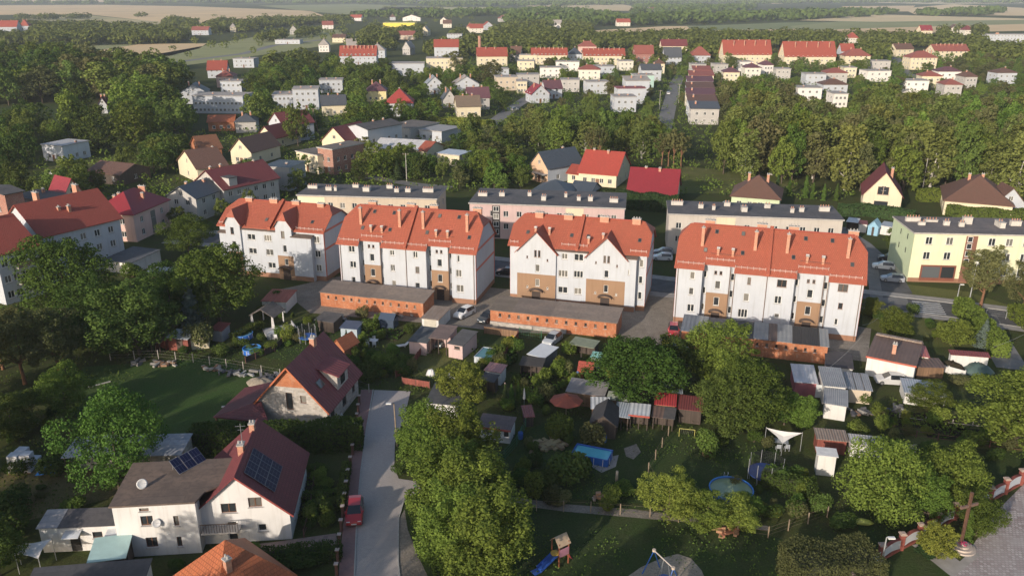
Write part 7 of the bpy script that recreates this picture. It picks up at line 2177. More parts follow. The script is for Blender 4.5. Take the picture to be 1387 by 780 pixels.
# far woods that read as one mass
def far_mass(name, label, polys, step, hs, seed, share=0.3, quads=110, size=2.2, leaf='mid'):
 rng = np.random.default_rng(seed); rnd = random.Random(seed)
 base = []
 for k in range(3):
  blobs = [(0, 0, 4.6, 4.2, 4.2, 4.4)] + [(2.6 * math.cos(a), 2.6 * math.sin(a), 4.0 + 2.2 * rng.random(), 2.3, 2.3, 2.6) for a in (0.3, 1.6, 2.9, 4.2, 5.5)]
  p, d = blob_points(rng, blobs, quads, 0.75)
  base.append((p, d))
 C, N, S = [], [], []
 for px in polys:
  poly = [P(x, y)[:2] for x, y in px]
  xs = [p[0] for p in poly]; ys = [p[1] for p in poly]
  y = min(ys); row = 0
  while y < max(ys):
   st = step * max(1.0, y / 900.0)
   x = min(xs) + (row % 2) * st / 2
   while x < max(xs):
    q = Vector((x + rnd.uniform(-0.45, 0.45) * st, y + rnd.uniform(-0.45, 0.45) * st, 0))
    x += st
    H = rnd.uniform(*hs)
    u = proj(q)
    if not (-60 < u[0] < 1450) or not inside((q.x, q.y), poly) or not inside((u[0], proj(q + Vector((0, 0, H * 0.4)))[1]), px):
     continue
    if not clear(q, H, H * 0.8, share):
     continue
    s = H / 9.5; w = s * rnd.uniform(0.9, 1.4) * (st / step) ** 0.8
    p, d = base[rnd.randrange(3)]
    a = rnd.random() * 6.28; ca, sa = math.cos(a), math.sin(a)
    rot = np.array([[ca, -sa, 0], [sa, ca, 0], [0, 0, 1]])
    C.append((p @ rot.T) * np.array([w, w, s]) + np.array([q.x, q.y, 0])); N.append(d @ rot.T); S.append(np.full(len(p), size * (w + s) / 2))
   y += st * 0.87; row += 1
 C = np.concatenate(C); N = np.concatenate(N); S = np.concatenate(S)
 N = N + rng.normal(size=N.shape) * 0.4 + np.array([0, 0, 0.2])
 C[:, 2] = np.maximum(C[:, 2], 0.1)
 o = link(leaf_mesh(name, C, N, S * (0.7 + 0.6 * rng.random(len(C))), LEAF[leaf], rng), name)
 tag(o, label, 'wood', None, 'stuff')
 return len(C)
COUNT['far1'] = far_mass('far_wood', 'dark far-off woods and tree belts between the town and the fields', [
 [(-60, 64), (60, 64), (130, 62), (240, 60), (262, 50), (215, 38), (130, 34), (40, 34), (-60, 36)], [(-60, 96), (120, 92), (205, 100), (240, 86), (190, 78), (130, 80), (-60, 66)],
 [(20, 28), (118, 26), (118, 22), (30, 23)], [(180, 24), (196, 24), (194, 20), (182, 20)], [(215, 40), (262, 44), (262, 30), (230, 26)], [(275, 46), (345, 44), (350, 32), (300, 28), (276, 34)], [(345, 40), (425, 34), (480, 32), (480, 24), (350, 28)], [(350, 58), (380, 56), (440, 46), (470, 44), (430, 40), (350, 50)],
 [(478, 58), (520, 60), (580, 54), (570, 38), (500, 40)], [(430, 76), (470, 72), (560, 68), (600, 60), (470, 60), (400, 70)], [(560, 78), (640, 78), (690, 74), (800, 68), (800, 44), (740, 38), (690, 38), (620, 42), (600, 56)], [(690, 100), (720, 82), (840, 70), (800, 64), (690, 74), (640, 90)],
 [(800, 68), (960, 66), (1100, 66), (1230, 66), (1330, 66), (1340, 52), (1230, 50), (1100, 47), (960, 46), (800, 50)], [(1300, 90), (1400, 92), (1400, 64), (1310, 62)], [(1276, 66), (1330, 66), (1330, 40), (1270, 40)], [(330, 100), (430, 92), (440, 78), (380, 80), (330, 86)], [(660, 40), (800, 42), (800, 34), (690, 30)], [(840, 100), (1000, 82), (1000, 66), (860, 66)], [(1130, 90), (1230, 90), (1220, 64), (1140, 64)]],
 11.5, (9, 15), 21, 0.12, 120, 1.9)
COUNT['shrubs'] = far_mass('garden_shrubs', 'low shrubs and hedges filling the town gardens', [[(330, 190), (430, 200), (640, 215), (700, 230), (1000, 236), (1160, 238), (985, 120), (1170, 150), (1400, 160), (1400, 70), (700, 72), (500, 90), (330, 100)], [(0, 300), (240, 300), (430, 262), (620, 262), (700, 262), (690, 205), (420, 190), (240, 170), (0, 190)], [(845, 258), (930, 266), (1090, 275), (1160, 280), (1160, 255), (1000, 248), (930, 236), (850, 236)]], 5.2, (1.6, 3.4), 23, 0.2, 22, 1.9, 'lime')
COUNT['singles'] = far_mass('hedgerow_trees', 'single trees and hedgerows dotted over the far fields', [[(200, 92), (330, 80), (480, 60), (480, 20), (280, 20), (200, 50)], [(480, 60), (800, 44), (800, 6), (480, 8)]], 60, (5, 10), 24, 0.2, 60, 2.0)
COUNT['far2'] = far_mass('horizon_wood', 'blue-grey belts of woodland along the horizon', [
 [(480, 24), (560, 26), (690, 22), (690, 14), (560, 17), (480, 18)], [(690, 36), (860, 36), (1040, 30), (1060, 20), (940, 18), (860, 24), (760, 12), (690, 14)], [(860, 20), (1000, 16), (1037, 8), (860, 8)], [(1037, 30), (1080, 28), (1160, 24), (1215, 20), (1215, 14), (1120, 16), (1040, 16)], [(1244, 22), (1355, 22), (1350, 13), (1250, 14)],
 [(170, 5), (420, 5), (560, 6), (560, 1), (180, 1)], [(570, 9), (700, 9), (860, 7), (1000, 4), (1000, -1), (700, 0), (570, 3)], [(-40, 6), (170, 6), (170, 3), (-40, 3)], [(1000, 7), (1200, 4), (1400, 5), (1400, 1), (1000, 1)], [(0, -4), (700, -4.5), (1400, -5), (1400, -6.5), (0, -6)], [(700, -2), (1010, -2), (1010, -4), (700, -4)]],
 22, (12, 18), 22, 0.4, 60, 3.6)
print('planted', COUNT, len(TREES))
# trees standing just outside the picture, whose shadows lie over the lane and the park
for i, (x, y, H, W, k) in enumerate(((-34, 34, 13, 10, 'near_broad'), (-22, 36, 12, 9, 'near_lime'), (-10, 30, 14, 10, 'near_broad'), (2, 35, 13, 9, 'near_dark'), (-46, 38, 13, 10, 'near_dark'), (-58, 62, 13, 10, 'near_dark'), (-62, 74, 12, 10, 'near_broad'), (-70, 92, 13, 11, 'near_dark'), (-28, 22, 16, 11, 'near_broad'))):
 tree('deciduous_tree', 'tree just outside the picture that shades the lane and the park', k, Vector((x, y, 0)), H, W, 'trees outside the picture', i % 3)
# ---------------------------------------------------------------- vehicles
TYRE = plain((0.02, 0.02, 0.02), 0.8, 0.1); RIM = plain((0.4, 0.4, 0.42), 0.35, 0.1, 2, 0.7)
CARGLASS = gloss((0.015, 0.018, 0.022), 0.06)
CST = {'hatch': [(-2.02, .38, .72, .76, .72, .66), (-1.98, .24, .92, .98, .81, .70), (-1.72, .22, .94, 1.36, .84, .62), (-1.1, .2, .94, 1.47, .85, .60), (0.2, .2, .92, 1.45, .85, .60), (1.0, .2, .88, .97, .85, .70), (1.70, .22, .76, .82, .83, .70), (1.95, .28, .62, .66, .75, .64), (2.0, .38, .52, .54, .68, .6)],
 'van': [(-2.3, .4, 1.0, 1.9, .86, .80), (-2.26, .25, 1.05, 2.0, .92, .84), (-1.6, .22, 1.05, 2.05, .94, .84), (0.2, .22, 1.05, 2.05, .94, .84), (0.9, .22, 1.05, 1.98, .94, .82), (1.6, .22, 1.0, 1.12, .92, .78), (2.2, .26, .85, .92, .86, .74), (2.3, .4, .6, .62, .76, .66)]}
CARM = {}
def car_meshes(kind, paint):
 key = (kind, paint.name)
 if key in CARM:
  return CARM[key]
 st = CST[kind]
 body, gl = MB(), {'windscreen': MB(), 'rear_window': MB(), 'side_window': MB()}
 ring = lambda s: [(s[0], -s[4], s[1]), (s[0], -s[4], s[2]), (s[0], -s[5], s[3]), (s[0], s[5], s[3]), (s[0], s[4], s[2]), (s[0], s[4], s[1])]
 for i in range(len(st) - 1):
  a, b = ring(st[i]), ring(st[i + 1])
  for k in range(6):
   j = (k + 1) % 6
   f = [a[k], b[k], b[j], a[j]]
   cab = min(st[i][3] - st[i][2], st[i + 1][3] - st[i + 1][2]) > 0.3
   dz = st[i + 1][3] - st[i][3]
   if k == 2 and dz < -0.3: gl['windscreen'].poly(f)
   elif k == 2 and dz > 0.25: gl['rear_window'].poly(f)
   elif k in (1, 3) and cab: gl['side_window'].poly(f)
   else: body.poly(f)
 body.poly(ring(st[0])); body.poly(ring(st[-1])[::-1])
 w = MB().tube((0, -0.09, 0), (0, 0.09, 0), 0.31, 0.31, 14); r = MB().tube((0, -0.1, 0), (0, 0.1, 0), 0.19, 0.19, 10)
 hl = MB().box(-0.05, 0.06, -0.17, 0.17, -0.06, 0.07)
 CARM[key] = (body.mesh('body', paint), {k: m.mesh(k, CARGLASS) for k, m in gl.items() if m.f}, w.mesh('wheel', TYRE), r.mesh('rim', RIM), hl.mesh('headlight', plain((0.7, 0.7, 0.68), 0.2)), MB().box(-0.03, 0.03, -0.12, 0.12, -0.1, 0.1).mesh('tail_light', plain((0.35, 0.02, 0.02), 0.3)), MB().box(0, 0.02, -0.26, 0.26, -0.06, 0.06).mesh('number_plate', WHITE_FR))
 return CARM[key]
def car(label, px, py, heading, color, kind='hatch', s=1.0, name='parked_car', cat='car', z=0.03):
 paint = gloss(color, 0.28)
 bd, gl, wh, ri, hl, tl, npl = car_meshes(kind, paint)
 q = P(px, py)
 o = thing(name, label, cat, (q.x, q.y, z), heading)
 o.scale = (s, s, s)
 link(bd, 'body', o)
 for k, m in gl.items():
  link(m, k, o)
 xf = 1.25 if kind == 'hatch' else 1.45
 for sx in (-1, 1):
  for sy in (-1, 1):
   wo_ = link(wh, 'wheel', o, (xf * sx, 0.76 * sy, 0.31)); link(ri, 'rim', wo_)
 e = CST[kind][-2][0]; r0 = CST[kind][1][0]
 for sy in (-1, 1):
  link(hl, 'headlight', o, (e - 0.06, 0.55 * sy, 0.64)); link(tl, 'tail_light', o, (r0, 0.66 * sy, 0.8))
  MB().box(0.55, 0.72, 0.86 * sy - 0.09, 0.86 * sy + 0.09, 0.9, 1.03).build('mirror', paint, o)
 link(npl, 'number_plate', o, (CST[kind][-1][0], 0, 0.45))
 return o
lane_h = math.atan2(*(lambda d: (d.y, d.x))(P(478, 720) - P(483, 660)))
car('red car parked on the red pavement of the lane', 481, 699, lane_h, (0.36, 0.018, 0.022))
car('white car parked between the two brick store rows', 629, 428, R(-125), (0.66, 0.66, 0.66), s=1.02)
car('dark car parked at the corner of the gabled block stores', 660, 434, R(-120), (0.03, 0.04, 0.05))
car('silver car behind the white-roofed garage', 748, 464, R(-120), (0.42, 0.44, 0.46))
car('silver hatchback standing side-on below the brown workshop', 1205, 519, R(172), (0.50, 0.50, 0.50), s=1.0)
car('dark car inside the open carport', 597, 466, R(-105), (0.10, 0.14, 0.16))
car('red car beside the recycling bins', 912, 452, R(-100), (0.45, 0.03, 0.04))
car('white car parked beside the pale green block', 1196, 364, R(160), (0.62, 0.63, 0.65))
car('silver car parked beside the pale green block', 1208, 381, R(165), (0.30, 0.32, 0.36))
car('black car parked behind the white car by the pale green block', 1204, 353, R(160), (0.03, 0.03, 0.035))
car('white car in the gap behind the gabled block', 897, 352, R(170), (0.62, 0.63, 0.65))
car('grey car in the gap behind the gabled block', 898, 345, R(170), (0.22, 0.23, 0.26))
car('pale blue car near the brown hipped house', 984, 280, R(80), (0.35, 0.42, 0.5))
car('black car seen between two white blocks', 686, 372, R(170), (0.02, 0.02, 0.025))
car('white van parked beside the cream cottage', 478, 158, R(10), (0.6, 0.6, 0.6), 'van', 1.1, 'parked_van', 'van')
car('white car on the estate street', 905, 128, R(85), (0.6, 0.6, 0.62))
car('dark car on the estate street', 908, 115, R(85), (0.05, 0.05, 0.06))
car('silver car on the diagonal street', 697, 150, R(40), (0.4, 0.4, 0.42))
car('white car on the meadow behind the low dark house', 79, 238, R(10), (0.62, 0.63, 0.65))

# ---------------------------------------------------------------- posts, lamps, fences
WOODP = plain((0.26, 0.20, 0.14), 0.9, 0.3, 3); GALV = plain((0.42, 0.43, 0.44), 0.5, 0.15, 2, 0.5)
def lamp(label, px, py, h, lean, mat=GALV, globe=False, name='street_lamp'):
 q = P(px, py)
 o = thing(name, label, 'lamp post', (q.x, q.y, 0))
 MB().tube((0, 0, 0), (lean * 0.2, 0, h), 0.11, 0.06, 8).build('pole', mat, o)
 MB().bar((lean * 0.2, 0, h), (lean * 0.2 + lean * 0.9, -0.3, h + 0.15), 0.06, 0.06).build('arm', mat, o)
 mb = MB()
 if globe:
  mb.lathe([(0.02, h + 0.05), (0.2, h + 0.15), (0.24, h + 0.35), (0.14, h + 0.5), (0.02, h + 0.55)], 12, (lean * 0.2, 0))
 else:
  mb.box(lean * 1.1 - 0.3, lean * 1.1 + 0.3, -0.45, -0.18, h + 0.08, h + 0.22)
 mb.build('lamp_head', plain((0.68, 0.68, 0.66), 0.4), o)
 return o
lamp('wooden lamp post with white lamp head by the paved lane', 538, 604, 5.6, -0.6, WOODP)
lamp('grey lamp post by the white church wall', 1190, 782, 4.4, 0.3)
lamp('tall lamp post with a round head before the pale green block', 1311, 416, 7.6, 0.3, GALV, True)
lamp('short grey post on the lawn by the zebra crossing', 1295, 411, 3.4, 0.2, GALV)
def utility_pole(label, px, py, h, a_frame=False):
 q = P(px, py)
 o = thing('utility_pole', label, 'pole', (q.x, q.y, 0))
 if a_frame:
  for s in (-1, 1):
   MB().tube((s * 1.3, 0, 0), (0, 0, h), 0.12, 0.1, 6).build('leg', WOODP, o)
 else:
  MB().tube((0, 0, 0), (0, 0, h), 0.14, 0.09, 7).build('pole', plain((0.38, 0.36, 0.33), 0.9), o)
 MB().bar((-0.8, 0, h - 0.3), (0.8, 0, h - 0.3), 0.08, 0.1).build('crossarm', WOODP, o)
 for x in (-0.7, 0, 0.7):
  MB().tube((x, 0, h - 0.25), (x, 0, h + 0.02), 0.05, 0.04, 6).build('insulator', plain((0.5, 0.45, 0.4), 0.3), o)
 return o, Vector((q.x, q.y, h))
ends = []
for lb, x, y, h, af in (('concrete pole in front of the birch wood', 1250, 254, 8, 0), ('wooden A-frame pole behind the cream gabled house', 427, 184, 10, 1), ('pole beside the estate street', 893, 150, 9, 0), ('pole beside the terrace', 919, 140, 9, 0), ('pole behind the long cream block', 551, 246, 8, 0), ('pole near the sports hall', 468, 104, 10, 0), ('pole by the school hedge', 487, 104, 10, 0), ('pole at the far street corner', 1254, 100, 10, 0)):
 ends.append(utility_pole(lb, x, y, h, af)[1])
for a, b, lb in ((P(1168, 455, 6), P(1120, 500, 3), 'overhead cable from the widest block to the flat garage'), (P(1168, 440, 6.5), P(1190, 430, 5), 'short overhead cable right of the widest block'), (P(1345, 470, 5), P(1410, 440, 6), 'overhead cable near the right edge')):
 mb = MB(); prev = None
 for i in range(9):
  t = i / 8; q = a.lerp(b, t) - Vector((0, 0, 1.2 * t * (1 - t)))
  if prev is not None: mb.tube(prev, q, 0.018, 0.018, 4, 0, False)
  prev = q
 tag(mb.build('overhead_cable', plain((0.25, 0.25, 0.25))), lb, 'cable')
def fence(label, px, h=1.3, step=2.4, post=GALV, rails=3, panel=None, pw=0.10, name='fence', cap=None, mesh=False, rt=0.010):
 pts = along([P(x, y) for x, y in px], step)
 o = thing(name, label, 'fence', (pts[0].x, pts[0].y, 0))
 org = pts[0]
 pm = MB().box(-pw / 2, pw / 2, -pw / 2, pw / 2, 0, h + 0.12).mesh('post', post)
 for p in pts:
  q = link(pm, 'post', o, p - org)
  if cap:
   MB().box(-pw * 0.75, pw * 0.75, -pw * 0.75, pw * 0.75, h + 0.12, h + 0.2).build('cap', cap, q)
 for a, b in zip(pts[:-1], pts[1:]):
  a, b = a - org, b - org
  mb = MB()
  if panel:
   mb.bar(a + Vector((0, 0, h / 2 + 0.05)), b + Vector((0, 0, h / 2 + 0.05)), 0.05, h - 0.1)
  elif mesh:
   for k in range(4): mb.bar(a + Vector((0, 0, h * (0.1 + 0.3 * k))), b + Vector((0, 0, h * (0.1 + 0.3 * k))), 0.02, 0.02)
   n = max(3, int((b - a).length / 0.28))
   for k in range(1, n):
    q = a.lerp(b, k / n); mb.bar(q + Vector((0, 0, 0.08)), q + Vector((0, 0, h)), 0.018, 0.018)
  else:
   for k in range(rails): mb.bar(a + Vector((0, 0, h * (0.3 + 0.7 * k / max(1, rails - 1)))), b + Vector((0, 0, h * (0.3 + 0.7 * k / max(1, rails - 1)))), rt, rt)
  mb.build('panel' if panel or mesh else 'rails', panel or post, o)
 return o
GREENF = plain((0.03, 0.14, 0.07), 0.5); CPOST = plain((0.34, 0.31, 0.28), 0.9, 0.2); BRPOST = plain((0.13, 0.06, 0.045), 0.8)
fence('fence of brown pillars and dark bars along the red pavement', [(487, 548), (481, 600), (472, 650), (465, 700), (458, 760), (455, 800)], 1.2, 2.6, BRPOST, 3, None, 0.26, mesh=True, cap=plain((0.4, 0.33, 0.3)))
fence('wire fence on concrete posts along the top of the lawn', [(150, 488), (215, 486), (262, 491), (330, 502), (380, 512)], 1.3, 3.0, CPOST, 3)
fence('brown board fence beside the carport drive', [(536, 512), (552, 504), (572, 478)], 1.1, 2.2, BRPOST, 0, W_RED)
fence('low brown fence at the foot of the carport drive', [(545, 520), (582, 526)], 1.0, 2.2, BRPOST, 0, W_RED)
fence('brown board fence right of the covered pool', [(680, 490), (702, 458)], 1.1, 2.2, BRPOST, 0, W_RED)
fence('brown fence behind the covered pool lawn', [(656, 452), (701, 458)], 1.2, 2.2, BRPOST, 0, W_BOARD)
fence('green mesh fence at the foot of the gabled block stores', [(704, 457), (733, 462)], 1.6, 2.5, GREENF, 3, mesh=True)
fence('green mesh fence curving round the summer house garden', [(660, 640), (684, 622), (700, 604), (712, 580)], 1.3, 2.5, GREENF, 3, mesh=True)
fence('green mesh fence beside the lane trees', [(563, 672), (580, 720), (600, 770), (612, 800)], 1.4, 2.5, GREENF, 3, mesh=True)
fence('low brown rail fence across the right-hand plots', [(1212, 588), (1270, 596), (1340, 606), (1390, 612)], 0.8, 2.6, BRPOST, 2, rt=0.04)
fence('pale rail fence along the right-hand plots', [(1218, 566), (1290, 574), (1345, 580)], 0.5, 3.0, CPOST, 1, rt=0.06)
fence('wire fence between the allotments and the park', [(690, 690), (800, 694), (880, 700), (1040, 728), (1120, 700)], 1.2, 3.0, WOODP, 3)
fence('fence of thin posts between the lawn pools and the sheds', [(905, 690), (878, 640), (905, 590)], 1.2, 3.0, WOODP, 2)
fence('low white board fence by the dark soil heap', [(1262, 500), (1306, 512)], 1.1, 2.2, W_WHITE, 0, W_WHITE)
fence('dark fence in front of the covered garden of the round pools', [(333, 492), (372, 476), (382, 466)], 1.0, 2.0, BRPOST, 0, W_DARK)
fence('picket fence along the meadow left of the steep trees', [(470, 520), (500, 532)], 1.2, 2.0, CPOST, 2)
fence('wire fence beside the right-hand lane', [(1335, 428), (1362, 432), (1387, 436)], 1.1, 2.5, GALV, 3)
fence('wooden fence along the right side of the white villa garden', [(428, 640), (420, 700), (412, 728)], 0.9, 2.2, BRPOST, 2, rt=0.05)

# ---------------------------------------------------------------- pools, play things, garden furniture
BLUE = plain((0.02, 0.11, 0.42), 0.45, 0.1); POOLW = water((0.14, 0.52, 0.64))
def rect_pool(label, bl, br, D, h, side, wtr, cover=None, rim=None):
 A, Bq = P(*bl, h), P(*br, h)
 t = (Bq - A); L = t.length; t.normalize(); an = math.atan2(t.y, t.x)
 q = A + Vector((t.y, -t.x, 0)) * D
 o = thing('swimming_pool', label, 'pool', (q.x, q.y, 0), an)
 mb = MB()
 for a in (((0, 0), (L, 0)), ((L, 0), (L, D)), ((L, D), (0, D)), ((0, D), (0, 0))):
  mb.bar((a[0][0], a[0][1], h / 2), (a[1][0], a[1][1], h / 2), 0.05, h)
 mb.build('pool_wall', side, o)
 mr = MB()
 for a in (((0, 0), (L, 0)), ((L, 0), (L, D)), ((L, D), (0, D)), ((0, D), (0, 0))):
  mr.tube((a[0][0], a[0][1], h), (a[1][0], a[1][1], h), 0.07, 0.07, 8)
 mr.build('rim', rim or side, o)
 MB().box(0.03, L - 0.03, 0.03, D - 0.03, 0.02, h - (0.16 if not cover else 0.02)).build('cover' if cover else 'water', cover or wtr, o)
 for i in range(4):
  x = L * (i + 0.5) / 4
  MB().bar((x, -0.12, 0), (x, -0.05, h), 0.05, 0.05).build('leg', WHITE_FR, o)
 for i in range(2):
  y = D * (i + 0.5) / 2
  MB().bar((L + 0.12, y, 0), (L + 0.05, y, h), 0.05, 0.05).build('leg', WHITE_FR, o)
 return o
rect_pool('rectangular blue framed pool with turquoise water', (782, 600.5), (830, 609.7), 2.3, 0.9, BLUE, POOLW)
rect_pool('grey-walled pool under a teal cover beside the pink garage', (655, 470), (675, 473), 3.6, 1.0, plain((0.42, 0.47, 0.52)), POOLW, plain((0.10, 0.24, 0.28), 0.5))
def round_pool(label, px, py, r, h, wtr, ladder=False):
 q = P(px, py, h)
 o = thing('round_pool', label, 'pool', (q.x, q.y, 0))
 MB().lathe([(r, 0), (r, h), (r - 0.04, h), (r - 0.04, 0.05)], 28).build('pool_wall', BLUE, o, True)
 mr = MB()
 for i in range(28):
  a, b = 2 * math.pi * i / 28, 2 * math.pi * (i + 1) / 28
  mr.tube((r * math.cos(a), r * math.sin(a), h), (r * math.cos(b), r * math.sin(b), h), 0.07, 0.07, 6, 0, False)
 mr.build('rim', plain((0.05, 0.22, 0.60), 0.4), o)
 MB().lathe([(r - 0.05, 0.03), (r - 0.05, h - 0.15)], 28).build('water', wtr, o)
 for i in range(10):
  a = 2 * math.pi * i / 10
  MB().bar((1.04 * r * math.cos(a), 1.04 * r * math.sin(a), 0), (1.01 * r * math.cos(a), 1.01 * r * math.sin(a), h), 0.05, 0.05).build('leg', WHITE_FR, o)
 if ladder:
  for s in (-0.2, 0.2):
   MB().tube((s, r + 0.3, 0), (s, r + 0.1, h + 0.5), 0.025).tube((s, r + 0.1, h + 0.5), (s, r - 0.2, h + 0.4), 0.025).build('ladder_rail', GALV, o)
  for z in (0.3, 0.6, 0.9):
   MB().bar((-0.2, r + 0.24, z), (0.2, r + 0.24, z), 0.05, 0.03).build('ladder_rung', GALV, o)
 return o
round_pool('round blue framed pool with murky green water', 990.5, 661, 2.25, 0.95, water((0.24, 0.30, 0.17)), True)
round_pool('round pale blue pool beside the maroon shed roof', 328.4, 451, 1.5, 0.8, water((0.20, 0.40, 0.52)))
round_pool('round blue pool behind the dark garden fence', 341, 471, 1.3, 0.75, water((0.10, 0.32, 0.50)))
NETM = plain((0.03, 0.03, 0.035), 0.9)
def trampoline(label, px, py, r, ring, netm):
 q = P(px, py)
 o = thing('trampoline', label, 'trampoline', (q.x, q.y, 0))
 MB().lathe([(r - 0.35, 0.78), (r, 0.78), (r, 0.85), (r - 0.35, 0.85)], 24).build('frame_pad', ring, o)
 MB().lathe([(0.05, 0.79), (r - 0.35, 0.79), (r - 0.35, 0.81)], 24).build('jumping_mat', NETM, o)
 net = MB()
 for i in range(8):
  a = 2 * math.pi * i / 8
  x, y = r * math.cos(a), r * math.sin(a)
  MB().tube((x, y, 0), (x, y, 2.5), 0.035, 0.035, 6).build('net_pole', GALV, o)
  MB().tube((x * 0.9, y * 0.9, 0), (x * 0.9, y * 0.9, 0.8), 0.03, 0.03, 6).build('leg', GALV, o)
  b = 2 * math.pi * (i + 1) / 8
  x2, y2 = r * math.cos(b), r * math.sin(b)
  for k in range(9):
   net.bar((x, y, 0.9 + 0.19 * k), (x2, y2, 0.9 + 0.19 * k), 0.015, 0.02)
  for k in range(1, 7):
   net.bar((x + (x2 - x) * k / 7, y + (y2 - y) * k / 7, 0.9), (x + (x2 - x) * k / 7, y + (y2 - y) * k / 7, 2.45), 0.012, 0.012)
 net.build('net', netm, o)
 return o
trampoline('trampoline with bright blue ring left of the brick gable villa roof', 417, 462, 1.35, plain((0.03, 0.16, 0.55), 0.5), NETM)
trampoline('trampoline with dark blue skirt and net on the allotment lawn', 1036, 648, 1.9, plain((0.02, 0.05, 0.18), 0.6), NETM)
# parasol
q = P(766.6, 562)
o = thing('parasol', 'big red-brown octagonal garden parasol', 'parasol', (q.x, q.y, 0))
MB().tube((0, 0, 0), (0, 0, 2.6), 0.05, 0.05).build('pole', WOODP, o)
cm = MB()
for i in range(8):
 a, b = 2 * math.pi * i / 8, 2 * math.pi * (i + 1) / 8
 cm.slab([[(2.1 * math.cos(a), 2.1 * math.sin(a), 2.05), (2.1 * math.cos(b), 2.1 * math.sin(b), 2.05), (0.2 * math.cos(b), 0.2 * math.sin(b), 2.75), (0.2 * math.cos(a), 0.2 * math.sin(a), 2.75)]], 0.03)
cm.lathe([(0.35, 2.76), (0.12, 2.95), (0.02, 3.0)], 8)
cm.build('canopy', plain((0.30, 0.075, 0.045), 0.8, 0.15), o)
for i, (x, y) in enumerate(((684, 540), (710, 548))):
 q = P(x, y)
 o = thing('folded_parasol', ['closed pale pink parasol on the terrace', 'closed white parasol by the tiny maroon hut'][i], 'parasol', (q.x, q.y, 0))
 MB().tube((0, 0, 0), (0, 0, 2.4), 0.03).build('pole', GALV, o)
 MB().lathe([(0.05, 0.8), (0.18, 0.9), (0.14, 1.6), (0.05, 2.3), (0.02, 2.4)], 10).build('canopy', plain([(0.55, 0.40, 0.38), (0.62, 0.60, 0.58)][i], 0.8), o)
def sail(label, px, hs, mat, name='shade_sail'):
 pts = [P(x, y, h) for (x, y), h in zip(px, hs)]
 c = sum(pts, Vector()) / len(pts)
 o = thing(name, label, 'shade sail', (c.x, c.y, 0))
 mb = MB(); n = 6
 cc = Vector((c.x, c.y, 0)); mid = c - cc - Vector((0, 0, 0.25))
 m = len(pts)
 for i in range(m):
  a, b = pts[i] - cc, pts[(i + 1) % m] - cc
  prev = None
  for k in range(n + 1):
   t = k / n
   e = a.lerp(b, t); e = e.lerp(mid, 0.18 * math.sin(math.pi * t))
   if prev is not None:
    f = [prev, e, mid]
    if (f[1] - f[0]).cross(f[2] - f[0]).z < 0: f = f[::-1]
    mb.slab([[p[:] for p in f]], 0.02)
   prev = e
 mb.build('cloth', mat, o)
 for p in pts:
  q = p - cc
  MB().tube((q.x, q.y, 0), (q.x, q.y, q.z + 0.1), 0.04, 0.035, 6).build('mast', GALV, o)
 return o
SAILW = plain((0.62, 0.60, 0.58), 0.7, 0.08)
sail('white triangular shade sail on the allotment lawn', [(1038, 579), (1087, 586), (1060, 600)], [2.6, 2.4, 1.6], SAILW)
sail('white square awning beside the low outbuilding', [(22, 736), (70, 729), (52, 756), (20, 750)], [2.3, 2.4, 2.2, 2.2], SAILW)
sail('small white gazebo cloth near the grey block shed', [(600, 512), (609, 503), (616, 512)], [1.0, 1.2, 0.9], SAILW, 'garden_tarp')
# playground tower with slide
q = P(757, 768)
o = thing('play_tower', 'playground tower with tan roof, yellow panel and blue slide', 'play tower', (q.x, q.y, 0), R(35))
for x in (0, 1.1):
 for y in (0, 1.1):
  MB().box(x - 0.05, x + 0.05, y - 0.05, y + 0.05, 0, 2.5).build('post', plain((0.30, 0.10, 0.05)), o)
MB().box(-0.05, 1.15, -0.05, 1.15, 1.0, 1.08).build('deck', W_BOARD, o)
gable_roof_mb(0, 1.1, 0, 1.1, 2.4, 3.0, 0.15, 0.06).build('roof', plain((0.45, 0.33, 0.22)), o)
MB().box(0.0, 1.1, -0.06, -0.03, 1.1, 1.9).build('side_panel', plain((0.45, 0.20, 0.26)), o)
MB().lathe([(0.42, 0), (0.42, 0.06)], 14).build('round_panel', plain((0.62, 0.40, 0.06)), o).location = (-0.1, 0.5, 1.3)
sb = MB(); sb.slab([[(-1.9, 0.2, 0.22), (-0.02, 0.2, 1.12), (-0.02, 0.9, 1.12), (-1.9, 0.9, 0.22)]], 0.06)
for y in (0.2, 0.9): sb.bar((-1.9, y, 0.32), (-0.02, y, 1.22), 0.05, 0.25)
sb.box(-2.6, -1.88, 0.2, 0.9, 0.14, 0.2)
sb.build('slide', plain((0.03, 0.10, 0.42), 0.35), o)
lb = MB()
for k in range(5): lb.bar((1.2 + 0.12 * (4 - k), 0.2, 0.22 * k + 0.1), (1.2 + 0.12 * (4 - k), 0.9, 0.22 * k + 0.1), 0.05, 0.05)
lb.bar((1.75, 0.2, 0), (1.15, 0.2, 1.1), 0.05, 0.06).bar((1.75, 0.9, 0), (1.15, 0.9, 1.1), 0.05, 0.06)
lb.build('ladder', plain((0.42, 0.05, 0.05)), o)
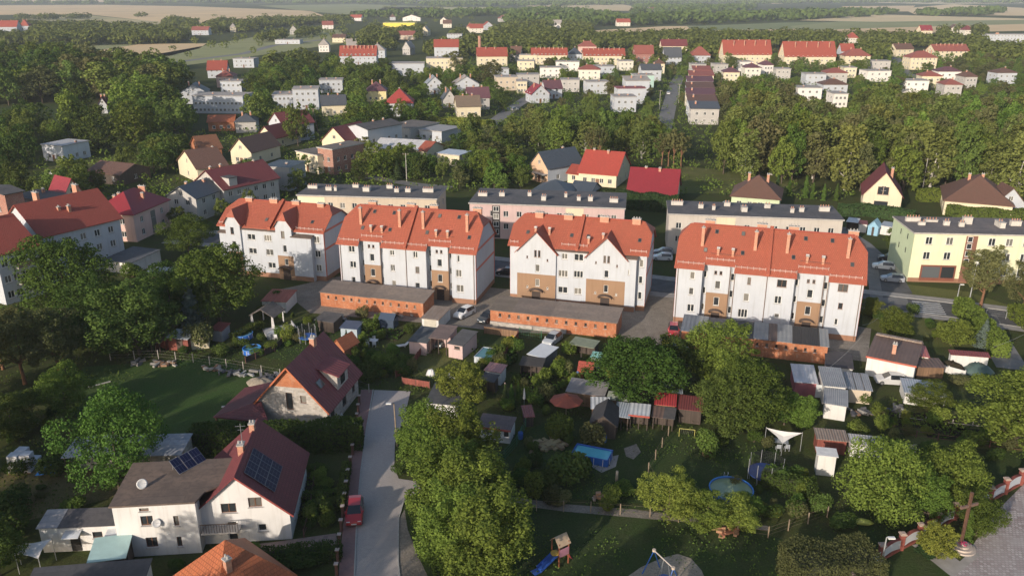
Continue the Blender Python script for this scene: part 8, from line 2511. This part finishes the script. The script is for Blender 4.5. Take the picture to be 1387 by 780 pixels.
# swing
a, b = P(886, 745, 2.4), P(912, 769, 2.4)
o = thing('swing_frame', 'blue swing frame with a basket seat over the sand pit', 'swing', (a.x, a.y, 0))
d = b - a; dn = d.normalized(); s = Vector((-dn.y, dn.x, 0))
MB().tube((0, 0, 2.4), (d.x, d.y, 2.4), 0.06, 0.06).build('top_bar', plain((0.55, 0.48, 0.42)), o)
for e in (Vector((0, 0, 0)), Vector((d.x, d.y, 0))):
 for k in (-1, 1):
  f = e + s * (1.0 * k) + (dn * (-0.25 if e.length < 0.1 else 0.25))
  MB().tube((f.x, f.y, 0), (e.x, e.y, 2.4), 0.055, 0.05).build('leg', plain((0.03, 0.12, 0.42), 0.4), o)
 MB().lathe([(0.16, 2.3), (0.16, 2.52)], 10, (e.x, e.y)).build('joint', plain((0.55, 0.45, 0.36)), o)
c = dn * (d.length * 0.62)
bm = MB()
for i in range(16):
 p, r_ = 2 * math.pi * i / 16, 2 * math.pi * (i + 1) / 16
 bm.tube((c.x + 0.55 * math.cos(p), c.y + 0.55 * math.sin(p), 0.5), (c.x + 0.55 * math.cos(r_), c.y + 0.55 * math.sin(r_), 0.5), 0.06, 0.06, 6, 0, False)
for k in range(-3, 4):
 w = math.sqrt(max(0.01, 0.3 - (k * 0.15) ** 2)); bm.bar((c.x + k * 0.15, c.y - w, 0.48), (c.x + k * 0.15, c.y + w, 0.48), 0.02, 0.02)
bm.build('basket_seat', plain((0.03, 0.10, 0.35)), o)
for k in (-1, 1):
 for m in (-1, 1):
  MB().tube((c.x + 0.5 * k, c.y + 0.3 * m, 0.5), (c.x + dn.x * 0.3 * k, c.y + dn.y * 0.3 * k, 2.4), 0.015, 0.015, 4).build('rope', GALV, o)
# goal, poles, clutter
q = P(930, 592)
o = thing('goal', 'small yellow-green football goal on the allotment lawn', 'goal', (q.x, q.y, 0), R(-12))
GY = plain((0.45, 0.42, 0.12), 0.5)
for x in (-0.9, 0.9):
 MB().tube((x, 0, 0), (x, 0, 1.1), 0.035).build('post', GY, o); MB().tube((x, 0, 1.1), (x, 0.7, 0), 0.025).build('stay', GY, o)
MB().tube((-0.9, 0, 1.1), (0.9, 0, 1.1), 0.035).build('crossbar', GY, o)
nb = MB()
for k in range(9): nb.bar((-0.9 + 0.225 * k, 0, 1.1), (-0.9 + 0.225 * k, 0.7, 0), 0.01, 0.01)
nb.build('net', plain((0.5, 0.5, 0.48)), o)
def prop(name, label, cat, px, py, mb, mats, rz=0.0, group=None, smooth=False, z=0.0):
 q = P(px, py)
 o = mb.build(name, mats, None, smooth, (q.x, q.y, z), rz)
 return tag(o, label, cat, group)
# wrapped blocks on pallets
q = P(12, 642)
for i, (x, y, z) in enumerate(((0, 0, 0), (1.25, 0.1, 0), (0.1, 1.25, 0), (1.35, 1.3, 0), (0.05, 0.1, 1.1), (1.25, 0.3, 1.1), (0.2, 1.3, 1.1))):
 o = thing('block_pallet', ['white wrapped pallet of blocks, front corner of the stack by the left edge', 'white wrapped pallet of blocks next to the blue sheet', 'white wrapped pallet at the back of the stack', 'white wrapped pallet behind the blue sheet', 'white wrapped pallet on top at the front', 'white wrapped pallet on top, right', 'white wrapped pallet on top at the back'][i], 'pallet', (q.x + x, q.y + y, z), R(-3 + 4 * (i % 3)))
 mb = MB()
 for a in range(3):
  for b in range(3):
   for c in range(3):
    mb.box(0.38 * a, 0.38 * a + 0.37, 0.36 * b, 0.36 * b + 0.35, 0.13 + 0.3 * c, 0.13 + 0.3 * c + 0.29)
 mb.build('blocks', plain((0.56, 0.57, 0.60), 0.6, 0.1), o)
 MB().box(0, 1.13, 0, 0.1, 0, 0.12).box(0, 1.13, 0.5, 0.6, 0, 0.12).box(0, 1.13, 0.97, 1.07, 0, 0.12).build('base', W_BOARD, o)
tb = MB(); tb.slab([[(0, 0, 0.15), (1.2, 0.1, 0.3), (1.4, 1.1, 0.9), (0.2, 1.2, 0.7)]], 0.04); tb.slab([[(0, 0, 0.15), (0.2, 1.2, 0.7), (-0.3, 1.3, 0.1), (-0.3, 0.1, 0.05)]], 0.04); tb.slab([[(1.2, 0.1, 0.3), (1.6, 0, 0.04), (1.8, 1.0, 0.05), (1.4, 1.1, 0.9)]], 0.04)
prop('tarpaulin', 'crumpled bright blue sheet beside the wrapped pallets', 'tarpaulin', 50, 645, tb, plain((0.03, 0.16, 0.50), 0.4, 0.15))
# recycling bins
for x, c, lb in ((902, (0.55, 0.48, 0.04), 'yellow recycling container at the yard edge'), (916, (0.03, 0.12, 0.45), 'blue recycling container at the yard edge'), (926, (0.04, 0.20, 0.10), 'green recycling container at the yard edge')):
 q = P(x, 473)
 o = thing('recycling_bin', lb, 'bin', (q.x, q.y, 0), R(-15))
 MB().prism([(-0.6, -0.5), (0.6, -0.5), (0.6, 0.5), (-0.6, 0.5)], 0.1, 1.3).build('body', plain(c, 0.5), o)
 MB().slab([[(-0.65, -0.55, 1.38), (0.65, -0.55, 1.38), (0.55, 0, 1.65), (-0.55, 0, 1.65)], [(-0.55, 0, 1.65), (0.55, 0, 1.65), (0.65, 0.55, 1.38), (-0.65, 0.55, 1.38)]], 0.08).build('lid', plain(dk(c, 0.9), 0.5), o)
 for a in (-0.5, 0.5):
  MB().tube((a, -0.45, 0.08), (a, -0.35, 0.08), 0.08, 0.08, 8).build('wheel', TYRE, o)
 MB().box(-0.2, 0.2, -0.52, -0.5, 0.7, 1.0).build('notice', WHITE_FR, o)
# garden tables and chairs
def table_set(lb, px, py, c, n=3):
 q = P(px, py); m = plain(c, 0.5)
 o = thing('garden_table', lb + ', table', 'table', (q.x, q.y, 0), R(-15))
 MB().box(-0.9, 0.9, -0.5, 0.5, 0.68, 0.73).build('table_top', m, o)
 for x in (-0.8, 0.8):
  for y in (-0.4, 0.4): MB().box(x - 0.03, x + 0.03, y - 0.03, y + 0.03, 0, 0.68).build('leg', m, o)
 for k in range(n):
  cx, cy, rz = ((-0.5, -0.95, 0), (0.5, -0.95, 0), (0.1, 0.95, math.pi), (-1.4, 0, -math.pi / 2))[k]
  ch = thing('garden_chair', lb + ', %s chair' % ('front', 'side', 'rear', 'end')[k], 'chair', o.location + Vector((cx, cy, 0)), rz)
  MB().box(-0.25, 0.25, -0.25, 0.25, 0.40, 0.45).build('seat', m, ch); MB().slab([[(-0.25, -0.26, 0.9), (0.25, -0.26, 0.9), (0.25, -0.2, 0.9), (-0.25, -0.2, 0.9)]], 0.45).build('backrest', m, ch)
  for x in (-0.22, 0.22):
   for y in (-0.22, 0.22): MB().box(x - 0.02, x + 0.02, y - 0.02, y + 0.02, 0, 0.4).build('leg', m, ch)
table_set('white plastic garden set below the brick stores', 504, 466, (0.66, 0.66, 0.66))
table_set('pale garden set on the fenced deck', 372, 456, (0.55, 0.56, 0.58), 2)
table_set('grey garden set under the shade sail', 1056, 604, (0.4, 0.42, 0.45), 2)
# decks, rubble heaps, boards
prop('deck', 'pale paved terrace with low wall by the pavilion', 'terrace', 363, 460, MB().box(0, 4.6, 0, 4.2, 0, 0.25).box(0, 4.6, -0.12, 0, 0, 0.8).box(4.6, 4.72, -0.12, 4.2, 0, 0.8), plain((0.36, 0.36, 0.37), 0.8), R(28))
rr = random.Random(4)
def heap(label, px, py, n, c, spread, cat='rubbish heap', name='junk_heap', long=1.2):
 q = P(px, py)
 o = thing(name, label, cat, (q.x, q.y, 0))
 for i in range(n):
  L_, w_, h_ = long * rr.uniform(0.4, 1.2), rr.uniform(0.15, 0.5), rr.uniform(0.1, 0.35)
  cc = rr.choice(c)
  m = MB().box(-L_ / 2, L_ / 2, -w_ / 2, w_ / 2, 0, h_).build('piece', plain(cc, 0.8, 0.2), o)
  m.location = (rr.uniform(-spread, spread), rr.uniform(-spread, spread) * 0.5, rr.uniform(0.0, 0.25)); m.rotation_euler = (rr.uniform(-0.2, 0.2), rr.uniform(-0.2, 0.2), rr.uniform(0, 3.1))
 return o
GREYS = [(0.10, 0.10, 0.11), (0.16, 0.15, 0.14), (0.24, 0.23, 0.22), (0.07, 0.07, 0.08)]
BRS = [(0.26, 0.15, 0.09), (0.28, 0.25, 0.22), (0.17, 0.11, 0.07), (0.34, 0.32, 0.29)]
heap('heap of dark slabs under the wire fence, left', 197, 492, 12, GREYS, 1.6)
heap('heap of white and brown timber by the wire fence', 226, 494, 16, BRS, 1.5)
heap('heap of bricks by the wire fence', 285, 500, 18, BRS, 1.3, long=0.6)
heap('heap of dark slabs by the wire fence, right', 309, 505, 10, GREYS, 1.6)
heap('white boards lying by the wire fence', 330, 508, 9, [(0.34, 0.34, 0.33), (0.2, 0.19, 0.18)], 1.4)
heap('grey timber pile behind the villa', 362, 512, 14, GREYS, 1.6, long=2.2)
heap('brushwood pile on the lawn above the pool', 740, 604, 26, [(0.26, 0.19, 0.11), (0.32, 0.26, 0.14)], 1.6, long=2.4, name='brushwood_pile')
heap('brown log pile below the allotment fence', 983, 722, 14, [(0.28, 0.12, 0.07), (0.36, 0.2, 0.12)], 1.0)
heap('reddish stone edging by the allotment path', 813, 676, 12, [(0.42, 0.24, 0.14), (0.35, 0.28, 0.22)], 0.9, long=0.5)
heap('colourful junk beside the playhouse', 790, 507, 14, [(0.4, 0.1, 0.05), (0.1, 0.2, 0.4), (0.45, 0.4, 0.3)], 1.4, long=0.7)
heap('garden toys at the end of the covered pool lawn', 694, 459, 8, [(0.5, 0.2, 0.05), (0.55, 0.4, 0.05), (0.5, 0.35, 0.33)], 0.8, long=0.7)
heap('scrap beside the two-tier corrugated shed', 1168, 560, 12, GREYS + BRS, 1.6)
heap('planks and slabs by the pale blue shed', 1212, 556, 10, GREYS, 1.5)
heap('timber offcuts by the red car', 918, 460, 16, BRS + GREYS, 1.3)
heap('clutter under the pale grey barn roof', 105, 632, 10, BRS, 1.4)
heap('clutter below the white villa canopy', 120, 775, 8, BRS, 1.2)
heap('junk behind the dark timber shed', 458, 432, 12, BRS + [(0.5, 0.5, 0.05), (0.05, 0.15, 0.4)], 1.4)
heap('junk between cream garage and brick stores', 545, 428, 12, BRS, 1.8)
def mound(label, px, py, r, h, mat, name, cat):
 mb = MB(); n = 18; ring = []
 rs = random.Random(px)
 prof = [(r, 0), (r * 0.85, h * 0.35), (r * 0.55, h * 0.8), (r * 0.2, h), (0.02, h)]
 mb.lathe(prof, n)
 mb.v = [(x * (1 + 0.15 * math.sin(3 * math.atan2(y, x) + px)), y * 0.7 * (1 + 0.12 * math.cos(2 * math.atan2(y, x))), z * (1 + 0.2 * rs.uniform(-1, 1))) for x, y, z in mb.v]
 prop(name, label, cat, px, py, mb, mat, 0, None, True)
mound('sand heap behind the brick gable villa', 352, 519, 1.9, 0.7, G_SAND, 'sand_heap', 'heap')
mound('dark soil heap behind the white board fence', 1287, 500, 2.4, 1.2, G_SOIL, 'soil_heap', 'heap')
mound('stack under a dark green tarpaulin', 1322, 503, 2.2, 1.3, plain((0.06, 0.10, 0.09), 0.5, 0.2), 'tarpaulin_heap', 'heap')
mound('white wrapped bale by the carport drive', 584, 508, 0.7, 0.9, plain((0.6, 0.6, 0.6), 0.5), 'wrapped_bale', 'bale')
mound('white plastic sack at the corner of the brick gable villa', 458, 563, 0.6, 0.8, plain((0.6, 0.6, 0.62), 0.5), 'sack', 'sack')
for i, (x, y, c, lb) in enumerate(((705, 594, (0.02, 0.10, 0.40), 'blue water barrel by the summer house'), (818, 598, (0.05, 0.15, 0.4), 'blue barrel by the black gabled hut'), (930, 478, (0.5, 0.5, 0.5), 'white barrel near the recycling bins'), (1140, 562, (0.03, 0.08, 0.35), 'blue barrel in front of the two-tier corrugated shed'), (1042, 552, (0.05, 0.3, 0.3), 'teal barrel under the leafy tree'), (835, 655, (0.4, 0.33, 0.26), 'stump post on the allotment lawn'))):
 prop('water_barrel' if i < 5 else 'wooden_post', lb, 'barrel' if i < 5 else 'post', x, y, MB().lathe([(0.28, 0), (0.32, 0.3), (0.32, 0.6), (0.28, 0.9), (0.25, 0.9), (0.25, 0.8)], 14) if i < 5 else MB().tube((0, 0, 0), (0, 0, 1.6), 0.16, 0.14, 8), plain(c, 0.5), 0, None, True)
prop('planter_tub', 'wooden tub holding the soft green shrub', 'planter', 957, 617, MB().lathe([(0.45, 0), (0.6, 0.7), (0.55, 0.7), (0.5, 0.6)], 12), W_BOARD)
lad = MB()
for s in (0, 0.5): lad.bar((s, 0, 0.1), (s, 3.4, 0.9), 0.07, 0.07)
for k in range(9): lad.bar((0, 0.3 + 0.36 * k, 0.15 + 0.085 * k), (0.5, 0.3 + 0.36 * k, 0.15 + 0.085 * k), 0.05, 0.05)
prop('ladder', 'yellowish wooden ladder leaning beyond the walnut tree', 'ladder', 88, 600, lad, plain((0.36, 0.26, 0.14)), R(-10))
prop('plank', 'long pale board lying on the lawn', 'board', 120, 525, MB().box(0, 2.8, 0, 0.25, 0, 0.1), plain((0.42, 0.40, 0.37)), R(38))
prop('plank', 'white board beside the porch roof of the brick gable villa', 'board', 300, 552, MB().box(0, 1.8, 0, 0.3, 0, 0.12), plain((0.55, 0.52, 0.5)), R(5))
prop('garden_lounger', 'white lounger on the grass near the cream garage', 'lounger', 545, 470, MB().box(-0.9, 0.5, -0.35, 0.35, 0.25, 0.35).slab([[(0.5, -0.35, 0.35), (1.1, -0.35, 0.8), (1.1, 0.35, 0.8), (0.5, 0.35, 0.35)]], 0.06).box(-0.8, -0.7, -0.3, 0.3, 0, 0.25).box(0.3, 0.4, -0.3, 0.3, 0, 0.25), plain((0.62, 0.62, 0.62)), R(20))
prop('garden_bench', 'pale bench in the plot right of the white lean-to', 'bench', 1230, 611, MB().box(-0.9, 0.9, -0.22, 0.22, 0.4, 0.46).box(-0.9, 0.9, 0.2, 0.26, 0.46, 0.85).box(-0.8, -0.7, -0.2, 0.2, 0, 0.4).box(0.7, 0.8, -0.2, 0.2, 0, 0.4), plain((0.45, 0.38, 0.33)), R(-8))
prop('greenhouse', 'small dark glass greenhouse at the foot of the long brick stores', 'greenhouse', 527, 442, MB().box(-1.2, 1.2, -1.0, 1.0, 0, 1.5).slab([[(-1.3, -1.1, 1.52), (1.3, -1.1, 1.52), (1.3, 0, 2.3), (-1.3, 0, 2.3)], [(-1.3, 0, 2.3), (1.3, 0, 2.3), (1.3, 1.1, 1.52), (-1.3, 1.1, 1.52)]], 0.04), [gloss((0.06, 0.08, 0.12), 0.15)], R(-15))
prop('rowing_boat', 'upturned yellow-green kayak under the fruit trees', 'boat', 1166, 710, MB().lathe([(0.05, -1.2), (0.3, -0.7), (0.38, 0), (0.3, 0.7), (0.05, 1.2)], 10), plain((0.32, 0.36, 0.08), 0.5), 0, None, True, 0.35).rotation_euler = (R(90), 0, R(75))
# vegetable beds
for i, (x, y, w, d, a) in enumerate(((520, 452, 6, 4, -15), (740, 525, 4, 3, -15), (720, 510, 3, 4, -15), (1250, 570, 9, 4, -10), (1300, 588, 8, 3, -10), (805, 500, 5, 3, -15), (660, 430, 0.1, 0.1, 0), (425, 655, 3, 2, 0), (424, 690, 3, 2.4, 0))):
 if w < 1: continue
 q = P(x, y)
 o = tag(thing('vegetable_bed', None, None, (q.x, q.y, 0), R(a)), kind='structure')
 MB().box(-w / 2, w / 2, -d / 2, d / 2, 0, 0.08).build('soil', G_SOIL, o)
 rngb = np.random.default_rng(i)
 k = int(w * d * 16)
 c = np.stack([(rngb.random(k) - 0.5) * w, (np.round(rngb.random(k) * d / 0.6) * 0.6 - d / 2), 0.1 + 0.25 * rngb.random(k)], axis=1) + rngb.normal(size=(k, 3)) * 0.05
 link(leaf_mesh('crop', c, rngb.normal(size=(k, 3)) * 0.5 + np.array([0, 0, 1.0]), 0.3 * (0.6 + 0.8 * rngb.random(k)), LEAF['lime' if i % 2 else 'green'], rngb), 'crop', o)

# ---------------------------------------------------------------- church wall and cross
PW_RED = plain((0.22, 0.06, 0.045), 0.8, 0.2); PW_CAP = plain((0.40, 0.31, 0.26), 0.9, 0.2)
wp = [(1150, 800), (1166, 778), (1191.5, 759), (1219, 744), (1244, 731), (1268, 716), (1292, 703), (1316, 692), (1339, 680), (1360, 668), (1381, 656), (1404, 645), (1430, 632)]
o0 = P(*wp[0])
cw = thing('church_wall', 'white panelled wall with red pillars around the church forecourt', 'wall', (o0.x, o0.y, 0))
pill = MB().box(-0.22, 0.22, -0.22, 0.22, 0, 1.75).mesh('pillar', PW_RED)
pcap = MB().box(-0.30, 0.30, -0.30, 0.30, 1.75, 1.87).box(-0.2, 0.2, -0.2, 0.2, 1.87, 1.95).mesh('cap', PW_CAP)
pts = [P(*p) - o0 for p in wp]
for p in pts:
 link(pcap, 'cap', link(pill, 'pillar', cw, p))
for a, b in zip(pts[:-1], pts[1:]):
 d = (b - a); L_ = d.length
 n = 8
 pan, cop = MB(), MB()
 for k in range(n):
  x0, x1 = 0.23 + (L_ - 0.46) * k / n, 0.23 + (L_ - 0.46) * (k + 1) / n
  z0, z1 = (1.25 + 0.22 * math.sin(math.pi * k / n), 1.25 + 0.22 * math.sin(math.pi * (k + 1) / n))
  pan.slab([[(x0, -0.1, z0), (x1, -0.1, z1), (x1, 0.1, z1), (x0, 0.1, z0)]], 1.0)
  cop.slab([[(x0, -0.16, z0 + 0.08), (x1, -0.16, z1 + 0.08), (x1, 0.16, z1 + 0.08), (x0, 0.16, z0 + 0.08)]], 0.076)
 cop.box(0.23, L_ - 0.23, -0.15, 0.15, 0, 0.25)
 po = pan.build('panel', P_WHITE, cw, False, a, math.atan2(d.y, d.x))
 cop.build('coping', PW_RED, po)
q = P(1302, 742)
o = thing('wayside_cross', 'tall brown wooden cross by the church forecourt', 'cross', (q.x, q.y + 0.2, 0.5), R(20))
cx = MB().box(-0.12, 0.12, -0.10, 0.10, 0, 5.6).build('upright', plain((0.11, 0.055, 0.035), 0.8, 0.2), o)
MB().box(-1.05, -0.123, -0.09, 0.09, 4.0, 4.25).box(0.123, 1.05, -0.09, 0.09, 4.0, 4.25).build('crossbeam', plain((0.16, 0.10, 0.08), 0.8, 0.2), o)
o = thing('stone_steps', 'round stone steps at the foot of the cross', 'steps', (q.x, q.y, 0))
for k, r in enumerate((1.25, 0.95, 0.65)):
 MB().lathe([(r, 0.16 * k + 0.005), (r, 0.16 * k + 0.165)], 24).build('step', plain((0.42, 0.36, 0.32), 0.9, 0.15), o)
fl = np.random.default_rng(3)
c = np.stack([fl.normal(size=60) * 0.18, fl.normal(size=60) * 0.15, 0.1 + 0.25 * fl.random(60)], axis=1)
o = thing('flower_bouquet', 'pink flowers laid on the steps of the cross', 'flowers', (q.x, q.y - 0.25, 0.49))
lf = leafy((0.45, 0.04, 0.16), (0.6, 0.10, 0.25), 0.2)
LEAF['pink'] = lf
link(leaf_mesh('blossoms', c, fl.normal(size=(60, 3)) + np.array([0, 0, 1.0]), np.full(60, 0.16), lf, fl), 'blossoms', o)
MB().lathe([(0.12, -0.01), (0.18, 0.2)], 8).build('pot', CONC, o)

# ---------------------------------------------------------------- long grass and weeds, one mass
def weeds(name, label, polys, dens, size, leaf, seed, zmax=0.25):
 rng = np.random.default_rng(seed); C = []
 for px in polys:
  poly = np.array([P(x, y)[:2] for x, y in px])
  lo, hi = poly.min(0), poly.max(0)
  n = int((hi - lo).prod() * dens)
  xy = lo + (hi - lo) * rng.random((n, 2))
  ok = np.zeros(n, bool); j = len(poly) - 1
  for i in range(len(poly)):
   a, b = poly[i], poly[j]
   cnd = ((a[1] > xy[:, 1]) != (b[1] > xy[:, 1])) & (xy[:, 0] < (b[0] - a[0]) * (xy[:, 1] - a[1]) / (b[1] - a[1] + 1e-9) + a[0])
   ok ^= cnd; j = i
  xy = xy[ok]
  dn = np.sin(xy[:, 0] * 0.9 + seed) + np.sin(xy[:, 1] * 0.7) + np.sin((xy[:, 0] + xy[:, 1]) * 0.31)
  xy = xy[dn + rng.normal(size=len(xy)) * 0.8 > 0.2]
  C.append(np.column_stack([xy, zmax * rng.random(len(xy)) + 0.04]))
 C = np.concatenate(C)
 N = rng.normal(size=C.shape) * np.array([1, 1, 0.35]) + np.array([0, -0.3, 0.35])
 o = link(leaf_mesh(name, C, N, size * (0.5 + rng.random(len(C))), LEAF[leaf], rng), name)
 tag(o, label, 'grass', None, 'stuff')
weeds('rough_grass', 'long rough grass and weeds over the park and the plots', [[(560, 690), (900, 690), (1060, 735), (1080, 800), (590, 800)], [(690, 610), (905, 600), (1050, 600), (1090, 700), (880, 690), (690, 680)], [(1100, 690), (1240, 640), (1400, 610), (1400, 640), (1250, 715), (1120, 790)], [(150, 490), (390, 515), (470, 440), (330, 430), (200, 470)]], 9.0, 0.17, 'green', 31)
weeds('tall_weeds', 'dark tall weeds and nettles in the shaded corners of the plots', [[(640, 520), (860, 470), (1060, 500), (1090, 600), (700, 600)], [(1180, 540), (1400, 540), (1400, 620), (1180, 620)], [(0, 580), (100, 560), (110, 690), (0, 720)], [(470, 440), (660, 470), (560, 540), (480, 520)], [(0, 400), (240, 400), (240, 500), (0, 560)]], 5.0, 0.24, 'dark', 32, 0.5)
# ---------------------------------------------------------------- the air between here and the horizon
hz = MB().box(-11000, 11000, -300, 19000, -1.0, 58.0)
hm = bpy.data.materials.new('air')
hm.use_nodes = True
hm.node_tree.nodes.clear()
ho = hm.node_tree.nodes.new('ShaderNodeOutputMaterial')
hv = hm.node_tree.nodes.new('ShaderNodeVolumePrincipled')
hv.inputs['Color'].default_value = (0.80, 0.88, 1.0, 1)
hv.inputs['Density'].default_value = 0.00011
hv.inputs['Anisotropy'].default_value = 0.0
hm.node_tree.links.new(hv.outputs[0], ho.inputs['Volume'])
tag(hz.build('haze', hm), kind='stuff')
